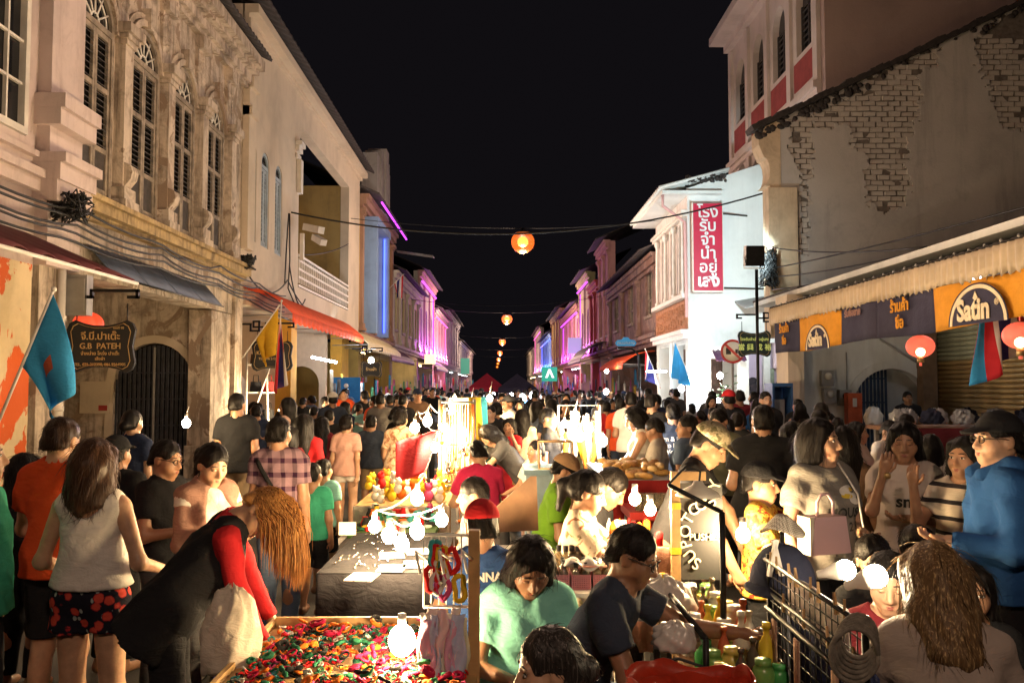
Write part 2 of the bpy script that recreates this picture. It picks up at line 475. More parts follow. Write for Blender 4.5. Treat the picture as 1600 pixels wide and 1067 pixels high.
def body_mesh(s, skin, dark, lip, step=.013, hstep=.0065, hero=True, eyes='open', curl=22):
    pr = s.allprims()
    F = s.grid(pr, step, .04, s.head+s.face, hstep) if hero else s.grid(pr, step, .04)
    F.add(s.torso, .05*s.S); 
    for q in (1, -1): F.add(s.uarm[q], .035); F.add(s.farm[q], .03); F.add(s.thigh[q], .04); F.add(s.shin[q], .035); F.add(s.foot[q], .025)
    F.add(s.palm, .02); F.add(s.head, .03); F.add(s.neck, .03)
    if hero: F.sub(s.eyeholes, .012); F.add(s.face, .012)
    v, f = F.mesh()
    ex = MB()
    hs = s.hs
    if hero:
        for q in (1, -1):
            e = s.Hd(q*.031, -.0815, .134)
            if eyes == 'open':
                ex.ball(e, (.0135*hs, .006*hs, .0065*hs), 10, 6, 3, s.HM)
                ex.ball(s.Hd(q*.031, -.0862, .134), (.006*hs, .003*hs, .0062*hs), 8, 5, 1, s.HM)
                ex.tube([s.Hd(q*(.031+u*.015), -.0865+abs(u)*.007, .1405-.004*u*u) for u in (-1, -.4, .3, 1)], .0022*hs, 5, 1)
            else:
                ex.ball(e, (.0145*hs, .0075*hs, .0085*hs), 10, 6, 0, s.HM)
                ex.tube([s.Hd(q*(.031+u*.015), -.0875+abs(u)*.008, .1275+.004*u*u) for u in (-1, -.4, .3, 1)], .0024*hs, 5, 1)
            ex.tube([s.Hd(q*(.031+u*.019), -.0865+.5*max(0, u*.02), .1565+.0035*(1-u*u)-.002*u) for u in (-1, -.3, .4, 1)], [.0022*hs, .0034*hs, .003*hs, .0015*hs], 5, 1)
        ex.tube([s.Hd(u*.021, -.0955+.006*u*u, .0675+.001*abs(u)) for u in (-1, -.5, 0, .5, 1)], [.0015*hs, .0042*hs, .0042*hs, .0042*hs, .0015*hs], 6, 2)
        ex.tube([s.Hd(u*.018, -.0945+.006*u*u, .0595+.003*u*u) for u in (-1, -.5, 0, .5, 1)], [.0015*hs, .005*hs, .0055*hs, .005*hs, .0015*hs], 6, 2)
        ex.tube([s.Hd(u*.021, -.0975+.006*u*u, .0637) for u in (-1, 0, 1)], .0012*hs, 4, 1)
    S = s.S
    for q in (1, -1):
        wr, d, n, ac, M = s.hand[q]
        for i, (o, L) in enumerate(((-.029, .062), (-.010, .072), (.010, .068), (.028, .052))):
            p = wr+d*.075*S+ac*o*S; pts = [p-d*.02*S]; dd = d.copy()
            for k, fr in enumerate((.45, .32, .25)):
                dd = (Matrix.Rotation(R(curl*(.6+.25*k)+i*3), 3, ac if ac.cross(d).dot(n) > 0 else -ac) @ dd) if True else dd
                p = p+dd*L*fr*S; pts.append(p)
            ex.tube(pts, [.0095*S, .0092*S, .0085*S, .0068*S], 6, 0)
        b = wr+d*.025*S-ac*.03*S*1; t1 = b+(d*.75-ac*.62+n*.35).normalized()*.038*S
        ex.tube([b, t1, t1+(d*.95-ac*.1+n*.35).normalized()*.03*S], [.013*S, .0105*S, .008*S], 6, 0)
    return np_mesh('body', v, f, [skin, dark, lip, WHITE_EYE], None, ex)

def shirt_mesh(s, mats, kind='tee', step=.014, hem=.86, neck='crew', sleeve=.62, loose=1.0, seed=0, folds=.0055, open_=False, grow=0.0):
    S = s.S; g = .013*S+grow
    ft = s.fat; w = (.91 if s.sex == 'f' else 1.03)
    pr = list(s.torso)
    fr = ('f', s.hip, s.UM, (hem-.92)*S, (1.25-.92)*S, .2*ft*loose*S+grow, .143*ft*loose*S+grow, .14*w*ft*S+grow, .102*ft*S+grow)
    sl = []
    for q in (1, -1):
        a, e, wr, d1, d2 = s.arm[q]
        ra = s.uarm[q][0][3]
        if sleeve > 0 and sleeve <= 1: sl.append(('c', a, a+(e-a)*sleeve, ra+.016*S, ra+(.024*S*loose), True))
        elif sleeve > 1:
            sl.append(('c', a, e, ra+.016*S, ra+.011*S)); sl.append(('c', e, e+(wr-e)*(sleeve-1), ra*.9+.012*S, ra*.62+.012*S, True))
    F = s.grid(pr+[fr]+sl, step, .05)
    F.add(s.torso, .05*S, g)
    F.add([fr], .06)
    F.add(sl, .03)
    # lower edge
    zc = (hem-.92)*S; n = s.UM @ Vector((0, 0, 1)); o = s.hip+n*zc
    x = F.xs[:, None, None]; y = F.ys[None, :, None]; z = F.zs[None, None, :]
    F.fold(folds, seed)
    F.F = np.maximum(F.F, -((x-o.x)*n.x+(y-o.y)*n.y+(z-o.z)*n.z))
    if neck == 'crew': F.sub([('e', s.U(0, -.005, 1.475), (.078*S, .085*S, .055*S), s.UM)])
    elif neck == 'v': F.sub([('e', s.U(0, -.005, 1.48), (.078*S, .085*S, .055*S), s.UM), ('c', s.U(0, -.1, 1.46), s.U(0, -.13, 1.34), .055*S, .01*S)])
    elif neck == 'tank': F.sub([('e', s.U(0, .02, 1.49), (.105*S, .2*S, .17*S), s.UM), ('c', s.U(.235, .0, 1.42), s.U(.225, .0, 1.27), .085*S, .07*S), ('c', s.U(-.235, .0, 1.42), s.U(-.225, .0, 1.27), .085*S, .07*S)])
    if open_: F.sub([('c', s.U(0, -.16, 1.5), s.U(0, -.2, .8), .095*S, .09*S)])
    v, f = F.mesh()
    return np_mesh('shirt', v, f, mats)
def hood_mesh(s, mats, step=.014):
    S = s.S
    pr = [('c', s.U(.09, .05, 1.45), s.U(-.09, .05, 1.45), .05*S, .05*S), ('c', s.U(-.09, .05, 1.45), s.U(0, .11, 1.40), .045*S, .055*S), ('c', s.U(.09, .05, 1.45), s.U(0, .11, 1.40), .045*S, .055*S),
          ('c', s.U(.09, .03, 1.45), s.U(.05, -.08, 1.42), .045*S, .03*S), ('c', s.U(-.09, .03, 1.45), s.U(-.05, -.08, 1.42), .045*S, .03*S)]
    F = s.grid(pr, step); F.add(pr, .03).fold(.003, 2); v, f = F.mesh()
    return np_mesh('hood', v, f, mats)
def pants_mesh(s, mats, kind='trousers', step=.015, seed=1, waist=1.03, loose=1.0):
    S = s.S; cut = {'hot': .28, 'shorts': .85, 'long': 1.92, 'trousers': 1.92, 'capri': 1.6}.get(kind, 1.9)
    pr = [s.torso[0]]; legs = []
    for q in (1, -1):
        hp, kn, an, toe = s.leg[q]; rt = s.thigh[q][0][3]
        if cut <= 1: legs.append(('c', hp, hp+(kn-hp)*cut, rt+.012*S, rt*(1-.3*cut)+.022*S*loose, True))
        else:
            legs.append(('c', hp, kn, rt+.011*S, rt*.68+.016*S*loose)); legs.append(('c', kn, kn+(an-kn)*(cut-1), rt*.7+.013*S*loose, rt*.55+.014*S*loose, True))
    if kind == 'skirt': legs = [('f', s.hip, Matrix.Identity(3), -.30*S, .1*S, .2*S, .15*S, .15*S, .115*S)]
    if kind == 'dress': legs = [('f', s.hip, Matrix.Identity(3), -.45*S, .1*S, .25*S, .2*S, .15*S, .115*S)]
    F = s.grid(pr+legs, step)
    F.add(pr, .04, .012*S); F.add(legs, .045)
    n = s.UM @ Vector((0, 0, 1)); o = s.hip+n*(waist-.92)*S
    x = F.xs[:, None, None]; y = F.ys[None, :, None]; z = F.zs[None, None, :]
    F.fold(.003, seed)
    F.F = np.maximum(F.F, (x-o.x)*n.x+(y-o.y)*n.y+(z-o.z)*n.z)
    v, f = F.mesh()
    return np_mesh('trousers', v, f, mats)
def shoe_mesh(s, mats, step=.015):
    F = s.grid([p for q in (1, -1) for p in s.foot[q]], step)
    for q in (1, -1):
        a, b = s.foot[q][0][1:3]
        F.add([('c', a, b, s.foot[q][0][3]+.008, s.foot[q][0][4]+.008), ('c', a+Vector((0, 0, -.015)), b+Vector((0, 0, -.005)), .04*s.S, .035*s.S)], .02)
    F.F = np.maximum(F.F, -(F.zs[None, None, :]-.004)); v, f = F.mesh()
    return np_mesh('shoes', v, f, mats)
def hair_mesh(s, mats, kind='short', step=.01, length=.3, seed=0, vol=1.0):
    """modelled in the head's frame, then carried to it"""
    hs = s.hs; I3 = Matrix.Identity(3); V = Vector
    cap = [('e', V((0, .018, .158)), (.088*vol, .106*vol, .105*vol), I3)]
    ext = []
    back = [('c', V((0, .06, .12)), V((0, .075, .05)), .075*vol, .06)]
    if kind == 'short':
        cap = [('e', V((0, .016, .158)), (.083*vol, .102*vol, .101*vol), I3)]; ext = [('c', V((-.035, .065, .1)), V((.035, .065, .1)), .043, .043)]
    if kind in ('bob', 'long'):
        L = length
        bk = .085 if L > .25 else .06
        for q in (-1, 1):
            ext += [('c', V((q*.055, .03, .15)), V((q*.075, .035, .02)), .045*vol, .042), ('c', V((q*.075, .035, .02)), V((q*.07, bk-.01, .05-L)), .042*vol, .03),
                    ('c', V((q*.03, .07, .12)), V((q*.035, bk+.01, .05-L)), .06*vol, .035)]
        ext += [('c', V((0, .06, .1)), V((0, bk+.015, .03-L)), .07*vol, .04)]
        for q in (-1, 1): ext += [('c', V((q*.066, -.03, .2)), V((q*.083, -.012, .04)), .022, .024)]
    if kind == 'pony': ext = back[:0]+[('c', V((-.03, .07, .12)), V((.03, .07, .12)), .05, .05), ('c', V((0, .11, .17)), V((0, .15, .12)), .03, .035), ('c', V((0, .15, .12)), V((0, .13, .1-length)), .038, .02)]
    if kind == 'bun': ext = [('c', V((-.03, .07, .11)), V((.03, .07, .11)), .05, .05), ('e', V((0, .125, .10)), (.05, .045, .05), I3)]
    allp = cap+ext
    F = s.grid(allp, step/hs, .03)
    F.add(cap, .03); F.add(ext, .03)
    x = F.xs[:, None, None]; y = F.ys[None, :, None]; z = F.zs[None, None, :]
    az = np.arctan2(x, -y+.02)
    F.F += (.0016*np.sin(az*27+seed+4*np.sin(z*12+seed))+.0022*np.sin(az*9+6*np.sin(z*8+seed)+seed)+.0012*np.sin(50*x+35*z)).astype(np.float32)
    # the face stays free
    hl = .198 if kind != 'short' else .193
    F.sub([('e', V((0, -.115, .095)), (.068, .085, hl-.095), I3), ('e', V((0, -.06, .0)), (.06, .075, .12), I3)], .02)
    if kind in ('short', 'pony', 'bun'): F.sub([('e', V((.08, -.01, .09)), (.03, .045, .055), I3), ('e', V((-.08, -.01, .09)), (.03, .045, .055), I3), ('e', V((0, .04, -.005)), (.1, .1, .055), I3)] if kind == 'short' else [('e', V((0, .02, .0)), (.1, .09, .06), I3), ('e', V((.08, -.02, .09)), (.03, .035, .05), I3), ('e', V((-.08, -.02, .09)), (.03, .035, .05), I3)], .015)
    if kind == 'short': F.F = np.maximum(F.F, (.113-.5*y-z)*.8)
    v, f = F.mesh()
    v = np.array([tuple(s.nb+s.HM @ (Vector(p)*hs)) for p in v]) if len(v) else v
    return np_mesh('hair', v, f, mats)
def strands(s, mb, n, length, r=.0012, spread=.09, mi=0, rnd=None, front=False):
    """loose hanging locks round the back of the head"""
    rnd = rnd or random
    for i in range(n):
        a = rnd.uniform(-1.9, 1.9); t = rnd.uniform(.1, .2)
        p = s.Hd(.08*math.sin(a), .02+.095*math.cos(a), t)
        pts = [p]; L = length*rnd.uniform(.7, 1.08)
        dx = rnd.gauss(0, .018); dy = rnd.gauss(.012, .02)
        for k in range(1, 5):
            pts.append(p+Vector((dx*k/4+.008*math.sin(k+i), dy*k/4, -L*k/4))+(s.HM @ Vector((.012*math.sin(a), .012*math.cos(a), 0))))
        mb.tube(pts, [r, r*1.5, r*1.4, r*1.1, r*.4], 3, mi, False)
def cap_mesh(s, mats, step=.009, brim=True, back=False):
    hs = s.hs; I3 = Matrix.Identity(3); V = Vector; q = 1 if back else -1
    F = s.grid([('e', V((0, .015, .17)), (.1, .115, .11), I3), ('e', V((0, q*.12, .18)), (.085, .1, .02), I3)], step/hs, .03)
    F.add([('e', V((0, .015, .165)), (.093, .112, .105), I3)], .02)
    F.F = np.maximum(F.F, -(F.zs[None, None, :]-.168-.1*np.clip(-F.ys*.0, 0, 1)[None, :, None]))
    if brim:
        B = Field(F.xs, F.ys, F.zs)
        B.add([('e', V((0, q*.105, .176)), (.07, .072, .010), RX(R(-14*q)))], .01); F.F = smin(F.F, B.F, .012)
    v, f = F.mesh()
    v = np.array([tuple(s.nb+s.HM @ (Vector(p)*hs)) for p in v])
    return np_mesh('cap', v, f, mats)
def glasses_mesh(s, mats):
    mb = MB(); hs = s.hs
    for q in (1, -1):
        pts = [s.Hd(q*.032+.022*math.cos(a), -.104+.01*abs(math.cos(a)), .134+.017*math.sin(a)) for a in [2*PI*k/12 for k in range(13)]]
        mb.tube(pts, .0026*hs, 5)
        mb.tube([s.Hd(q*.054, -.1, .138), s.Hd(q*.082, -.03, .14), s.Hd(q*.083, .02, .132)], .0024*hs, 5)
    mb.tube([s.Hd(-.01, -.106, .138), s.Hd(.01, -.106, .138)], .0024*hs, 5)
    return mb.mesh('glasses', mats)

SKINS = [plain('skin_tan', (.38, .20, .115), .46, 0, .2, 14, .18, 90), plain('skin_brown', (.27, .135, .075), .46, 0, .2, 14, .18, 90), plain('skin_light', (.50, .29, .18), .46, 0, .2, 14, .18, 90)]
for k_ in SKINS: 
    b_ = k_.node_tree.nodes['Principled BSDF']; b_.inputs['Subsurface Weight'].default_value = .14; b_.inputs['Subsurface Radius'].default_value = (1, .35, .2); b_.inputs['Subsurface Scale'].default_value = .012
WHITE_EYE = plain('eye_white', (.7, .66, .6), .3, 0, .05, 9, 0); DARKF = plain('lash_dark', (.015, .01, .008), .6, 0, .1, 9, 0); LIPM = plain('lip', (.33, .1, .075), .4, 0, .1, 20, 0)
def hairmat(name, c, c2=None, rough=.38):
    if name in MATS: return MATS[name]
    t = NT(name); n = t.noise(1, 5, .6, t.co((150, 150, 6)), .3)
    t.base(t.ramp(n, [(.3, sc(c, .5)), (.55, c), (.75, c2 or sc(c, 1.7))])); t.set(Roughness=rough, Specular_IOR_Level=.22); t.bump(n, .5, .005)
    MATS[name] = t.m; return t.m
HBLK = hairmat('hair_black', (.006, .0045, .004), (.012, .009, .008), .5); HBRN = hairmat('hair_brown', (.055, .028, .016), (.12, .06, .03))
HBLD = hairmat('hair_blonde', (.50, .23, .07), (.85, .50, .17)); HGRY = hairmat('hair_greying', (.03, .025, .022), (.22, .19, .17)); HHI = hairmat('hair_highlight', (.15, .09, .04), (.72, .52, .25), .5)
def wrinkle(t, seed=0):
    """creases: long soft noise plus weave, as relief only"""
    a = t.noise(9, 3, .55, t.co((1, 1, 1.9), rot=(.4, .5, 0)), 1.1); b = t.noise(26, 2, .5, t.co((1, 1, .6)), .8); c = t.noise(240, 2)
    return t.math('ADD', t.math('ADD', a, t.math('MULTIPLY', b, .3)), t.math('MULTIPLY', c, .05))
def cloth(name, c, var=.12, bs=180, rough=.95):
    if 'cloth_'+name in MATS: return MATS['cloth_'+name]
    t = NT('cloth_'+name); t.base(t.ramp(t.noise(5, 5), [(.3, sc(c, 1-var)), (.7, sc(c, 1+var))])); t.set(Roughness=rough, Specular_IOR_Level=.15); t.bump(wrinkle(t), .35, .03)
    MATS['cloth_'+name] = t.m; return t.m
PEOPLE_GROUP = {}
def place(fig, o, px, py, Y, face, ground=True):
    """stand the figure so that its crown is seen at the pixel"""
    p = P(px, py, Y); rz = R(face); t = RZ(rz) @ fig.top
    o.location = (p.x-t.x, p.y-t.y, 0.0 if ground else p.z-t.z); o.rotation_euler = (0, 0, rz)
def person(label, px, py, Y, face=0, sex='f', skin=0, top=None, bottom=None, hair=('short', HBLK), cap=None, group='people at the night market', eyes='open', hero=True,
           sit=False, shoes=None, hoody=None, specs=False, hstep=.0065, strand=0, parts=None, base=0.0, **kw):
    z = P(px, py, Y).z-base
    ref = 1.65; hh = kw.pop('h', None)
    f0 = Fig(h=ref, sex=sex, sit=False, **kw)
    if sit:
        h = hh or 1.62; f1 = Fig(h=h, sex=sex, sit=True, hipz=.5, **kw); hz = .5+z-f1.top.z
        fig = Fig(h=h, sex=sex, sit=True, hipz=max(.2, hz), **kw)
    else:
        if hh: fig = Fig(h=hh, sex=sex, **kw)
        else: fig = Fig(h=ref*z/f0.top.z, sex=sex, **kw)
    o = empty('person', (0, 0, 0), 0, label, 'person', group)
    place(fig, o, px, py, Y, face); o.location.z = base
    st = 1.0 if hero else 1.4
    sk = SKINS[skin] if isinstance(skin, int) else skin
    link('body', body_mesh(fig, sk, DARKF, LIPM, .013*st, hstep*st, True, eyes), o)
    if top:
        t = dict(top); m = t.pop('mat'); p = link(t.pop('name', 'shirt'), shirt_mesh(fig, [m], step=.0135*st, **t), o)
        fig.shirt = p
    if bottom:
        t = dict(bottom); m = t.pop('mat'); link(t.pop('name', {'skirt': 'skirt', 'dress': 'skirt'}.get(t.get('kind'), 'trousers')), pants_mesh(fig, [m], step=.0145*st, **t), o)
    if hair:
        t = dict(zip(('kind', 'mat', 'length', 'vol'), hair)); m = t.pop('mat'); ho = link('hair', hair_mesh(fig, [m], step=.0085*st, seed=px*.1, **t), o)
        rr_ = random.Random(int(px*7+py)); mb = MB(); vs_ = ho.data.vertices; hc = fig.Hd(0, .012, .15); lg = t.get('kind') in ('long', 'bob')
        for _ in range(340 if hero else 120):
            v_ = vs_[rr_.randrange(len(vs_))]; nn = v_.normal.copy(); dn = Vector((0, 0, -1)) if lg else (fig.HM @ Vector((rr_.gauss(0, .4), .5, -.6)))
            tg = dn-nn*dn.dot(nn)
            if tg.length < .05: continue
            tg.normalize(); L_ = rr_.uniform(.04, .10) if lg else rr_.uniform(.02, .045); sd_ = nn.cross(tg)*rr_.gauss(0, .25)
            p_ = v_.co-nn*.003; mb.tube([p_, p_+(tg*.5+sd_*.3+nn*.14)*L_, p_+(tg+sd_+nn*.10)*L_], [.0013, .0011, .0003], 3, 0, False)
        mb.build('flyaway_locks', [m], ho)
        if strand:
            mb = MB(); strands(fig, mb, strand, t.get('length', .3)+.12, rnd=random.Random(int(px))); mb.build('loose_locks', [m], ho)
    if cap: link('cap', cap_mesh(fig, [cap]), o)
    if shoes: link('shoes', shoe_mesh(fig, [shoes]), o)
    if hoody: link('hood', hood_mesh(fig, [hoody]), o)
    if specs: link('glasses', glasses_mesh(fig, [DARKF]), o)
    o.update_tag(); fig.root = o
    fig.W = Matrix.Translation(o.location) @ Matrix.Rotation(o.rotation_euler[2], 4, 'Z')
    return fig
# ================================================================== ground
def structure(o): o['kind'] = 'structure'; return o
t_ = NT('asphalt')
n1 = t_.noise(.6, 6, .7); n2 = t_.noise(120, 3, .6)
c_ = t_.ramp(n1, [(.3, (.035, .033, .032)), (.7, (.07, .066, .06))])
t_.base(t_.mix(.5, c_, t_.ramp(n2, [(.35, (.02, .02, .02)), (.7, (.11, .10, .09))]))); t_.set(Roughness=.75); t_.bump(n2, .5, .01); ASPH = t_.m
o = MB().sheet(lambda u, v: (-450+900*u, -150+900*v, 0), 6, 6, smooth=False).build('road', ASPH); structure(o)
PAVE = plain('pavement_concrete', (.20, .18, .16), .85, 0, .3, 2, .3, 40)
for sd, xa, xb in ((-1, -5.35, -13), (1, 5.75, 14)):
    o = MB().box((xa, -4, .004), (xb, 230, .15)).build('pavement', PAVE); structure(o)
PAINT = plain('road_paint', (.55, .53, .48), .7, 0, .3, 8, .2)
o = MB()
for k in range(14): o.box((-2.05, 5+k*4, .004), (-1.93, 6.6+k*4, .008))
structure(o.build('road_marking', PAINT))

# ================================================================== building kit
def ML(xf): return Matrix(((0, -1, 0, xf), (1, 0, 0, 0), (0, 0, 1, 0), (0, 0, 0, 1)))     # local x along the street, local y into the wall
def MR(xf): return Matrix(((0, 1, 0, xf), (1, 0, 0, 0), (0, 0, 1, 0), (0, 0, 0, 1)))
def MF(yf): return Matrix(((1, 0, 0, 0), (0, 1, 0, yf), (0, 0, 1, 0), (0, 0, 0, 1)))
def arc(uc, zs, rx, rz, a0, a1, n=14): return [(uc+rx*math.cos(a0+(a1-a0)*k/n), zs+rz*math.sin(a0+(a1-a0)*k/n)) for k in range(n+1)]
def wall(mb, M, u0, u1, z0, z1, th, ops=(), mi=0):
    """wall slab with openings (uc, width, bottom, spring, rise); rise 0 = square head"""
    ops = sorted(ops); c = u0
    for uc, w_, zb, zs, rise in ops:
        a, b = uc-w_/2, uc+w_/2
        if a > c+1e-4: mb.box((c, 0, z0), (a, th, z1), mi, M)
        if zb > z0+1e-4: mb.box((a, 0, z0), (b, th, zb), mi, M)
        if rise > 0:
            mb.poly([(a, zs)]+arc(uc, zs, w_/2, rise, PI, 0)[1:-1]+[(b, zs), (b, z1), (a, z1)], th, mi, M)
        elif zs < z1-1e-4: mb.box((a, 0, zs), (b, th, z1), mi, M)
        c = b
    if u1 > c+1e-4: mb.box((c, 0, z0), (u1, th, z1), mi, M)
    return mb
def arch_band(mb, M, uc, w_, zs, rise, width, proud, depth, mi=0, zb=None):
    out = arc(uc, zs, w_/2+width, rise+width, 0, PI); inn = arc(uc, zs, w_/2, rise, PI, 0)
    L = []
    for k in range(len(out)-1):
        q = [out[k], out[k+1], inn[len(inn)-2-k], inn[len(inn)-1-k]]
        mb.poly(q, depth, mi, M @ Matrix.Translation((0, -proud, 0)))
    if zb is not None:
        for q in (-1, 1):
            a = uc+q*w_/2; mb.box((a, -proud, zb), (a+q*width, -proud+depth, zs), mi, M)
GLASSD = plain('dark_glass', (.012, .013, .016), .12, 0, .3, 2, 0)
def louvre_leaf(mb, M, u0, u1, zb, zt, d, panels, mi_frame=0, mi_slat=1, solid=.26, slat=.075):
    """one shutter leaf: stiles, rails, tilted slats, a solid foot panel"""
    st = .055; H_ = zt-zb; zs = zb+H_*solid
    mb.box((u0, d, zb), (u0+st, d+.045, zt), mi_frame, M); mb.box((u1-st, d, zb), (u1, d+.045, zt), mi_frame, M)
    rails = [zb, zs-.03]+[zs+(zt-zs)*k/panels for k in range(1, panels)]+[zt-.07]
    for z in rails: mb.box((u0+st, d+.002, z), (u1-st, d+.043, z+.07), mi_frame, M)
    if solid > 0: mb.box((u0+st, d+.018, zb+.07), (u1-st, d+.03, zs-.03), mi_slat, M)
    for a, b in zip(rails[1:], rails[2:]):
        n = max(2, int((b-a-.07)/slat))
        for k in range(n):
            z = a+.07+(b-a-.07)*(k+.5)/n
            Q = M @ T4((0, d+.022, z), 0, R(38))
            mb.box((u0+st, -.028, -.005), (u1-st, .028, .005), mi_slat, Q)
def shutter_window(par, M, uc, w_, zb, zs, rise, mats, panels=2, solid=.26, inset=.12, fan=True, label=None, slat=.075, tilt=None):
    """arched window: frame, two louvred leaves, fanlight with radial bars; a part of its house"""
    mb = MB(); a, b = uc-w_/2, uc+w_/2; f = .07
    mb.box((a, inset-.02, zb), (a+f, inset+.06, zs), 0, M); mb.box((b-f, inset-.02, zb), (b, inset+.06, zs), 0, M)
    mb.box((a+f, inset-.02, zs-.08), (b-f, inset+.06, zs), 0, M); mb.box((a+f, inset-.02, zb), (b-f, inset+.06, zb+.05), 0, M)
    if rise: arch_band(mb, M @ Matrix.Translation((0, inset, 0)), uc, w_-2*f, zs, rise-f, f-.004, .02, .08)
    wn = mb.build('window', [mats[0]], par)
    if label: wn['label'] = label
    for q in (0, 1):
        lf = MB(); u0 = a+f+.005 if q == 0 else uc+.005; u1 = uc-.005 if q == 0 else b-f-.005
        louvre_leaf(lf, M, u0, u1, zb+.055, zs-.085, inset, panels, 0, 1, solid, slat)
        lf.build('shutter', [mats[0], mats[1]], wn)
    MB().box((a+f, inset+.07, zb), (b-f, inset+.075, zs+max(0, rise-f)*.0), 0, M).build('backing', [GLASSD], wn)
    if rise and fan:
        g = MB(); g.poly(arc(uc, zs, w_/2-f, rise-f, 0, PI), .012, 0, M @ Matrix.Translation((0, inset+.03, 0))); g.build('pane', [GLASSD], wn)
        k_ = MB()
        for k in range(1, 6):
            an = PI*k/6; p0 = (uc+.1*w_*math.cos(an), zs+.1*w_*math.sin(an)); p1 = (uc+(w_/2-f)*math.cos(an), zs+(rise-f)*math.sin(an))
            k_.tube([M @ Vector((p0[0], inset+.02, p0[1])), M @ Vector((p1[0], inset+.02, p1[1]))], .014, 5)
        for rr in (.12, .34):
            k_.tube([M @ Vector((x, inset+.02, z)) for x, z in arc(uc, zs, rr*w_, rr*rise*2, 0, PI, 10)], .013, 5)
        k_.build('muntin', [mats[2] if len(mats) > 2 else mats[0]], wn)
    return wn
def mould(mb, M, u0, u1, steps, mi=0, ends=0.0):
    """stepped cornice: (z0, z1, proud)"""
    for z0, z1, p in steps: mb.box((u0-ends*p, -p, z0), (u1+ends*p, .03, z1), mi, M)
def pilaster(mb, M, uc, w_, z0, z1, proud, mi=0, cap=.28, foot=.3):
    mb.box((uc-w_/2, -proud, z0+foot), (uc+w_/2, .02, z1-cap), mi, M)
    for k, (dz, e) in enumerate(((0, .035), (.07, .07), (.14, .12))):
        mb.box((uc-w_/2-e, -proud-e, z1-cap+dz), (uc+w_/2+e, .02, z1-cap+dz+(.066 if k < 2 else cap-.14)), mi, M)
    mb.box((uc-w_/2-.05, -proud-.05, z0+.12), (uc+w_/2+.05, .02, z0+foot-.002), mi, M)
    mb.box((uc-w_/2-.09, -proud-.09, z0), (uc+w_/2+.09, .02, z0+.117), mi, M)
def sagcable(a, b, sag, n=14):
    a = Vector(a); b = Vector(b)
    return [a.lerp(b, k/n)-Vector((0, 0, sag*4*(k/n)*(1-k/n))) for k in range(n+1)]
BLACKC = plain('cable_black', (.012, .012, .012), .6, 0, .2, 5, 0)
def cable(name, pts_list, r, label, cat='cable', group='cables along the left facades', m=None):
    mb = MB()
    for pts in pts_list: mb.tube(pts, r, 5)
    return tag(mb.build(name, [m or BLACKC]), label, cat, group)

def spot(name, loc, target, energy, col, ang, size=.15):
    d = bpy.data.lights.new(name, 'SPOT'); d.energy = energy; d.color = col; d.spot_size = R(ang); d.spot_blend = .6; d.shadow_soft_size = size
    o = bpy.data.objects.new(name, d); COL.objects.link(o); o.location = loc
    o.rotation_euler = (Vector(target)-Vector(loc)).to_track_quat('-Z', 'Y').to_euler(); return o
def point(name, loc, energy, col, size=.1):
    d = bpy.data.lights.new(name, 'POINT'); d.energy = energy; d.color = col; d.shadow_soft_size = size
    o = bpy.data.objects.new(name, d); COL.objects.link(o); o.location = loc; return o

# ---- materials of the left row
M_PINK = plaster('wall_pink', (.60, .49, .46), (.27, .18, .16), .4, .5)
M_OLD = plaster('wall_old_cream', (.60, .50, .40), (.075, .05, .035), .8, .95, 1.5, (.30, .22, .16), .38)
M_OLDL = plaster('ledge_stained', (.50, .36, .17), (.07, .045, .025), .8, .8, 1.6)
M_CREAM = plaster('wall_cream', (.62, .52, .40), (.40, .31, .23), .15, .25, .6)
M_OLIVE = plaster('wall_olive', (.34, .24, .09), (.12, .09, .05), .3, .4)
M_ORPEEL = plaster('wall_orange_peel', (.72, .58, .36), (.5, .35, .2), .3, .3, 1, (.62, .11, .02), .8)
M_WOODG = plain('old_shutter_wood', (.27, .22, .17), .8, 0, .5, 7, .4, 30)
M_SLATD = plain('shutter_slat_dark', (.055, .045, .04), .8, 0, .4, 8, .3, 30)
M_BLUEW = plain('shutter_blue', (.30, .37, .43), .7, 0, .2, 5, .2)
M_WHITEP = plain('white_paint', (.72, .68, .62), .55, 0, .12, 5, .1)
M_ROOFD = plain('roof_dark_tile', (.035, .028, .026), .85, 0, .4, 9, .6, 20)
M_IRON = plain('black_iron', (.015, .015, .016), .45, .6, .3, 9, .1)
M_GATE = plain('gate_grey', (.075, .08, .095), .5, .5, .3, 8, .2)
M_GREY = plain('grey_box', (.30, .29, .28), .5, .2, .15, 6, .1)
LX = -5.5
F_ = ML(LX)

# ================================================================== left row: pink house at the picture's edge
hA = empty('shophouse', (LX, 8, 0), 0, 'pink shophouse with a white barred upper window at the left picture edge', 'building', 'shophouses on the left side of the street')
hA.location = (0, 0, 0)
mb = MB(); wall(mb, F_, 3.0, 9.75, 3.15, 10.5, .35, [(9.0, 1.06, 4.75, 7.9, 0), (6.9, 1.06, 4.75, 7.9, 0), (4.8, 1.06, 4.75, 7.9, 0)])
wall(mb, F_, 3.0, 9.2, 0.15, 3.15, .35, [(6.9, 3.4, .15, 2.9, 0)])
mb.box((LX-3.2, 3, 0.16), (LX-3.0, 9.75, 3.3)); mb.build('wall', [M_PINK], hA)
mb = MB(); mb.box((9.745, -.16, 3.3), (10.5, .34, 10.5), 0, F_)
for z0, z1, p in ((4.95, 5.15, .26), (5.152, 5.32, .34), (4.3, 4.5, .28), (4.502, 4.62, .38), (4.05, 4.298, .22)): mb.box((9.68, -.16-p*.6, z0), (10.46+p*.3, .3, z1), 0, F_)
mb.build('corner_pilaster', [M_PINK], hA)
mb = MB(); mould(mb, F_, 3.0, 9.74, [(4.15, 4.3, .1), (4.302, 4.4, .16), (4.55, 4.62, .08)]); mb.build('string_course', [M_PINK], hA)
